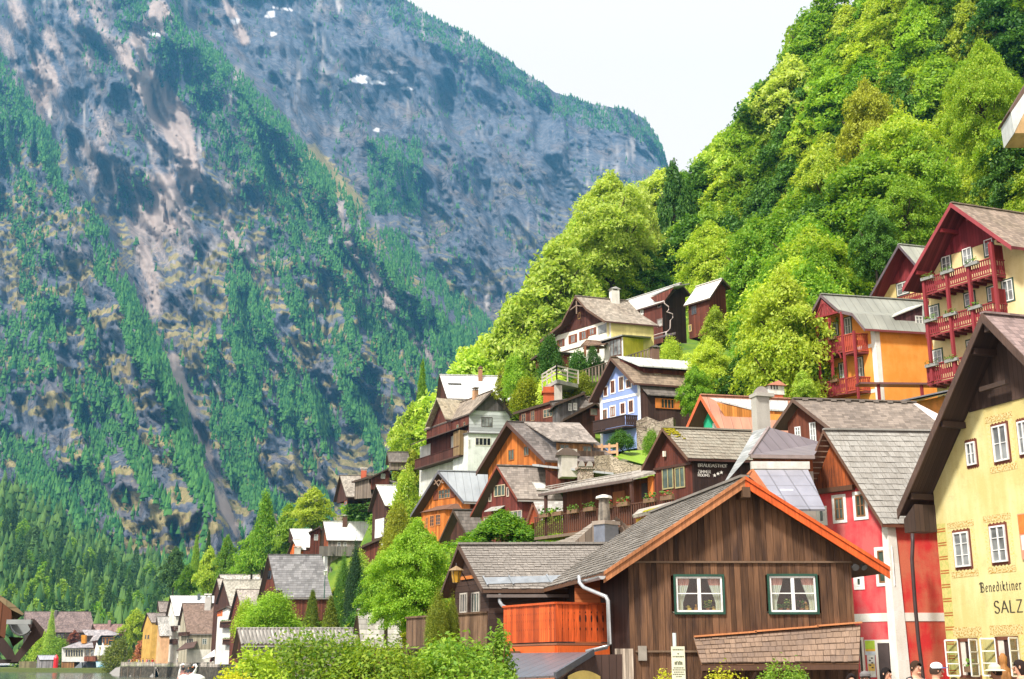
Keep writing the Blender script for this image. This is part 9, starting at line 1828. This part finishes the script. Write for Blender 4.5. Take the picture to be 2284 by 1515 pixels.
# ------------------------------------------------------------------ far shore
cS = crop(120, 1390, 12.62)
simple('farm_house', 'long low house with a huge brown roof across the lake', 470, -42, 1, [cE(205, 660), cE(222, 465), cE(260, 655)], planks((.06, .04, .03), .4), shingle((.27, .2, .19), .4, .5), end=cE(825, 0)[0], base=1452, wins=[('r', cE(x, 672), cE(x + 22, 700), dict(fr=(.2, .2, .2))) for x in (520, 555, 640)]).chimney(cE(508, 500), 22 / 4.08, cE(0, 455)[1], plain((.12, .1, .1)), -1, 'slab')
simple('farm_house', 'reddish roofed house behind the white boathouse', 458, -42, 1, [cE(825, 650), cE(842, 578), cE(880, 650)], PDK, shingle((.32, .2, .18), .4, .5), end=cE(1120, 0)[0], base=1460).chimney(cE(993, 600), 28 / 4.08, cE(0, 545)[1], plain((.35, .22, .2)), -1, 'none')
def shore_house():
 Y = 428; g = lambda x, y, d=0.0: at(*cS(x, y), Y + d); r = empty('lake_house', Vector((g(700, 1200).x, Y + 4, 1.3)), 'white lakeside house with a long window band, grey hip roofs and a dark upper storey', 'house'); wh = plaster((.84, .84, .82))
 def blk(nm, p, d0, d1, mt, par=None, z1=None): m = MB(); m.prism([g(x, y, d0) for x, y in p], Vector((0, d1 - d0, 0))); return m.build(nm, mt, par or r)
 w = blk('wall', [(225, 715), (860, 715), (860, 1090), (225, 1090)], 0, 12, wh); blk('wall', [(870, 720), (1170, 720), (1170, 940), (870, 940)], .5, 12, plaster((.45, .35, .25))); blk('wall', [(1180, 640), (1800, 640), (1800, 1080), (1180, 1080)], 1, 12, plaster((.8, .72, .45))); blk('wall', [(1240, 350), (1840, 350), (1840, 640), (1240, 640)], 4, 12, planks((.02, .05, .07), .4))
 for i in range(7): o = blk('window', [(325 + i * 72, 735), (385 + i * 72, 735), (385 + i * 72, 940), (325 + i * 72, 940)], -.1, .1, plain((.8, .72, .5))); blk('pane', [(332 + i * 72, 745), (378 + i * 72, 745), (378 + i * 72, 930), (332 + i * 72, 930)], -.16, -.08, GL, o)
 for x in (885, 1020): o = blk('window', [(x, 740), (x + 125, 740), (x + 125, 930), (x, 930)], .4, .55, plain((.75, .65, .45))); blk('pane', [(x + 10, 750), (x + 115, 750), (x + 115, 920), (x + 10, 920)], .34, .42, GLC, o)
 for a, b, y in ((1360, 1445, 610), (1460, 1540, 610), (1565, 1700, 495)): o = blk('window', [(a, 395), (b, 395), (b, y), (a, y)], 3.8, 4.1, plain((.6, .25, .06))); blk('pane', [(a + 12, 410), (b - 12, 410), (b - 12, y - 20), (a + 12, y - 20)], 3.74, 3.84, GL, o)
 gr_ = shingle((.4, .37, .38), .4, .5); m = MB(); m.poly([g(205, 705, -1), g(860, 690, -1), g(1120, 690, 0), g(1090, 525, 6), g(700, 525, 6)]); m.poly([g(205, 705, -1), g(700, 525, 6), g(690, 700, 12)]); m.build('roof', gr_, r)
 m = MB(); m.poly([g(1240, 480, 3), g(1330, 345, 3), g(1760, 345, 3), g(1500, 185, 9), g(790, 190, 9), g(900, 350, 6), g(1120, 350, 6), g(1000, 520, 5)]); m.poly([g(1760, 345, 3), g(1850, 300, 9), g(1500, 185, 9)]); m.build('roof', gr_, r)
 blk('chimney', [(770, 335), (890, 335), (890, 570), (770, 570)], 3, 4.5, plaster((.7, .3, .04))); blk('balcony', [(850, 945), (1175, 945), (1175, 1075), (850, 1075)], -1.5, .5, planks((.3, .1, .06), .4)); blk('opening', [(850, 1095), (1110, 1095), (1110, 1260), (850, 1260)], 0, 6, plain((.04, .04, .05))); blk('undercroft', [(215, 1045), (570, 1045), (570, 1260), (215, 1260)], .2, 6, planks((.4, .2, .08), .5)); blk('railing', [(1180, 628), (1800, 628), (1800, 665), (1180, 665)], .4, .6, plain((.8, .78, .72)))
 for i in range(7): x = 560 + i * 32; blk('stair', [(x, 1255 - i * 26), (x + 34, 1255 - i * 26), (x + 34, 1262), (x, 1262)], -2.5, -.5, plain((.22, .24, .28)))
 for i, (x, nm) in enumerate(((1210, 'leftmost'), (1378, 'second'), (1655, 'third'), (1812, 'rightmost'))):
  p, t = g(x, 980 if i < 2 else 640, -.6), g(x, 545, -.6); q = empty('closed_parasol', p, '%s of the four closed white parasols on the lakeside terrace' % nm, 'parasol', 'closed parasols by the lake'); m = MB(); h = t.z - p.z; m.tube([p + Z * h * .15, p + Z * h * .5, t], [1.0 if i < 2 else .6, .9 if i < 2 else .6, .05], 8); m.build('canopy', plain((.84, .84, .8), .8), q); m = MB(); m.tube([p, t], .06, 5); m.build('pole', plain((.5, .5, .5)), q)
 m = MB(); m.prism([g(1185, 1085, -2), g(1450, 1085, -2), g(1505, 1245, -2), g(1195, 1245, -2)], (0, .1, 0)); tag(m.build('tarpaulin', mottled((.12, .4, .7), (.5, .66, .75), .5, .5)), 'blue and white tarpaulin hanging by the lake', 'tarpaulin')
shore_house()
simple('boat_shed', 'small grey boat shed standing at the water', 425, -42, 2, [cE(322, 905), cE(340, 862), cE(360, 905)], planks((.3, .28, .3), .4), metal((.24, .25, .29), .8), end=cE(515, 0)[0], base=1494)
p_ = at(*cE(504, 985), 424); m = MB(); m.tube([p_, p_ + Z * 3.4, p_ + Z * 4.6], [.8, .8, .2], 9); tag(m.build('canoe', plain((.7, .02, .03), .4)), 'bright red canoe stood on end by the boat shed', 'canoe')
m = MB(); rail_run(m, at(*cE(170, 985), 428), at(*cE(325, 985), 427), (3.4, 3.4), (.3, .3), .5, .05, .2); tag(m.build('reed_fence', timber((.2, .17, .09), .6, True)), 'weathered plank fence along the reeds of the far shore', 'fence')
# ------------------------------------------------------------------ terraces by the upper houses
def terrace():
 a, b, c = at(*cL(245, 1000), 110), at(*cL(405, 945), 106.5), at(*cL(640, 950), 108.5); zt = (a.z + b.z) / 2; r = empty('terrace', Vector((b.x, 107, b.z - 6)), 'concrete terrace on a pillar with a white railing below the white house', 'terrace')
 A_, B_, C_ = Vector((a.x, a.y, zt)), Vector((b.x, b.y, zt)), Vector((c.x, c.y, zt)); m = MB(); m.prism([A_ - Z * 1.6, B_ - Z * 1.6, C_ - Z * 1.6, Vector((c.x, 113, zt - 1.6)), Vector((a.x, 113, zt - 1.6))], Z * .35); m.build('slab', CONC, r)
 for p, q in ((A_, B_), (B_, C_)):
  m = MB(); l = (q - p).length
  for dz in (0, -.35, -.7): m.beam(p + Z * dz, q + Z * dz, .06, .14)
  for i in range(int(l / 1.1) + 1): k = p.lerp(q, i / int(l / 1.1)); m.box(k - Z * .6, (1, 0, 0), (0, 1, 0), Z, .12, .12, 1.3)
  m.build('railing', timber((.5, .45, .4)), r)
 p = at(*cL(420, 1010), 107); m = MB(); m.box(Vector((p.x, 107.3, zt - 5)), (1, 0, 0), (0, 1, 0), Z, .7, .6, 6.6); m.build('pillar', plaster((.55, .52, .46)), r)
terrace()
m = MB(); A_, B_ = at(*cL(640, 960), 111), at(*cL(1430, 740), 109); rail_run(m, A_, B_, (A_.z - .3, B_.z), (A_.z - 1.8, B_.z - 1.5), .3, .5, .05); tag(m.build('picket_fence', timber((.16, .12, .09), .8, True)), 'long dark picket fence on the bank below the white house', 'fence')
simple('wooden_shed', 'small brown shed with a balcony left of the terrace', 116, -40, 20, [cL(120, 850), cL(205, 790), cL(288, 762)], PRB, SHD, L=3, base=815, eo=.15)
m = MB(); A_, B_ = at(*cC(870, 1255), 86), at(*cC(1030, 1245), 85.5)
for dz in (0, -.45, -.9): m.beam(A_ + Z * dz, B_ + Z * dz, .06, .2)
for f in (0, .33, .66, 1): m.box(A_.lerp(B_, f) - Z * .55, (1, 0, 0), (0, 1, 0), Z, .14, .14, 1.5)
tag(m.build('fence', timber((.6, .36, .2))), 'pale plank fence at the foot of the blue house', 'fence')
m = MB(); P_ = [at(*cD(x, y), Y) for x, y, Y in ((1600, 395, 83), (1715, 385, 83.5), (1800, 430, 83), (1960, 470, 82))]
for a, b in zip(P_, P_[1:]): m.prism([a - Z * 3.5, b - Z * 3.5, b, a], Vector((.2, .6, 0)))
tag(m.build('garden_wall', stone((.5, .43, .32), (.33, .28, .2), 2.5)), 'curved stone garden wall left of the inn gable', 'wall')
m = MB(); P_ = [at(*cD(x, y), Y) for x, y, Y in ((1760, 400, 84.5), (1960, 455, 83), (2030, 400, 85), (2010, 345, 90), (1830, 360, 90))]; m.poly(P_); tag(m.build('lawn', leaves((.2, .36, .03), (.3, .44, .05), .1)), kind='structure')

# ------------------------------------------------------------------ the air between here and the mountains
def haze():
 mb = MB(); mb.abox(-1900, -80, -6, 2600, 3700, 1950)
 m = bpy.data.materials.new('haze'); m.use_nodes = True; nt = m.node_tree; nt.nodes.clear()
 v = nt.nodes.new('ShaderNodeVolumePrincipled'); v.inputs['Color'].default_value = (.15, .54, 1.0, 1); v.inputs['Density'].default_value = .000105; v.inputs['Anisotropy'].default_value = .2
 o = nt.nodes.new('ShaderNodeOutputMaterial'); nt.links.new(v.outputs[0], o.inputs['Volume'])
 tag(mb.build('haze', m, origin=(0, 0, -6)), kind='stuff')
haze()
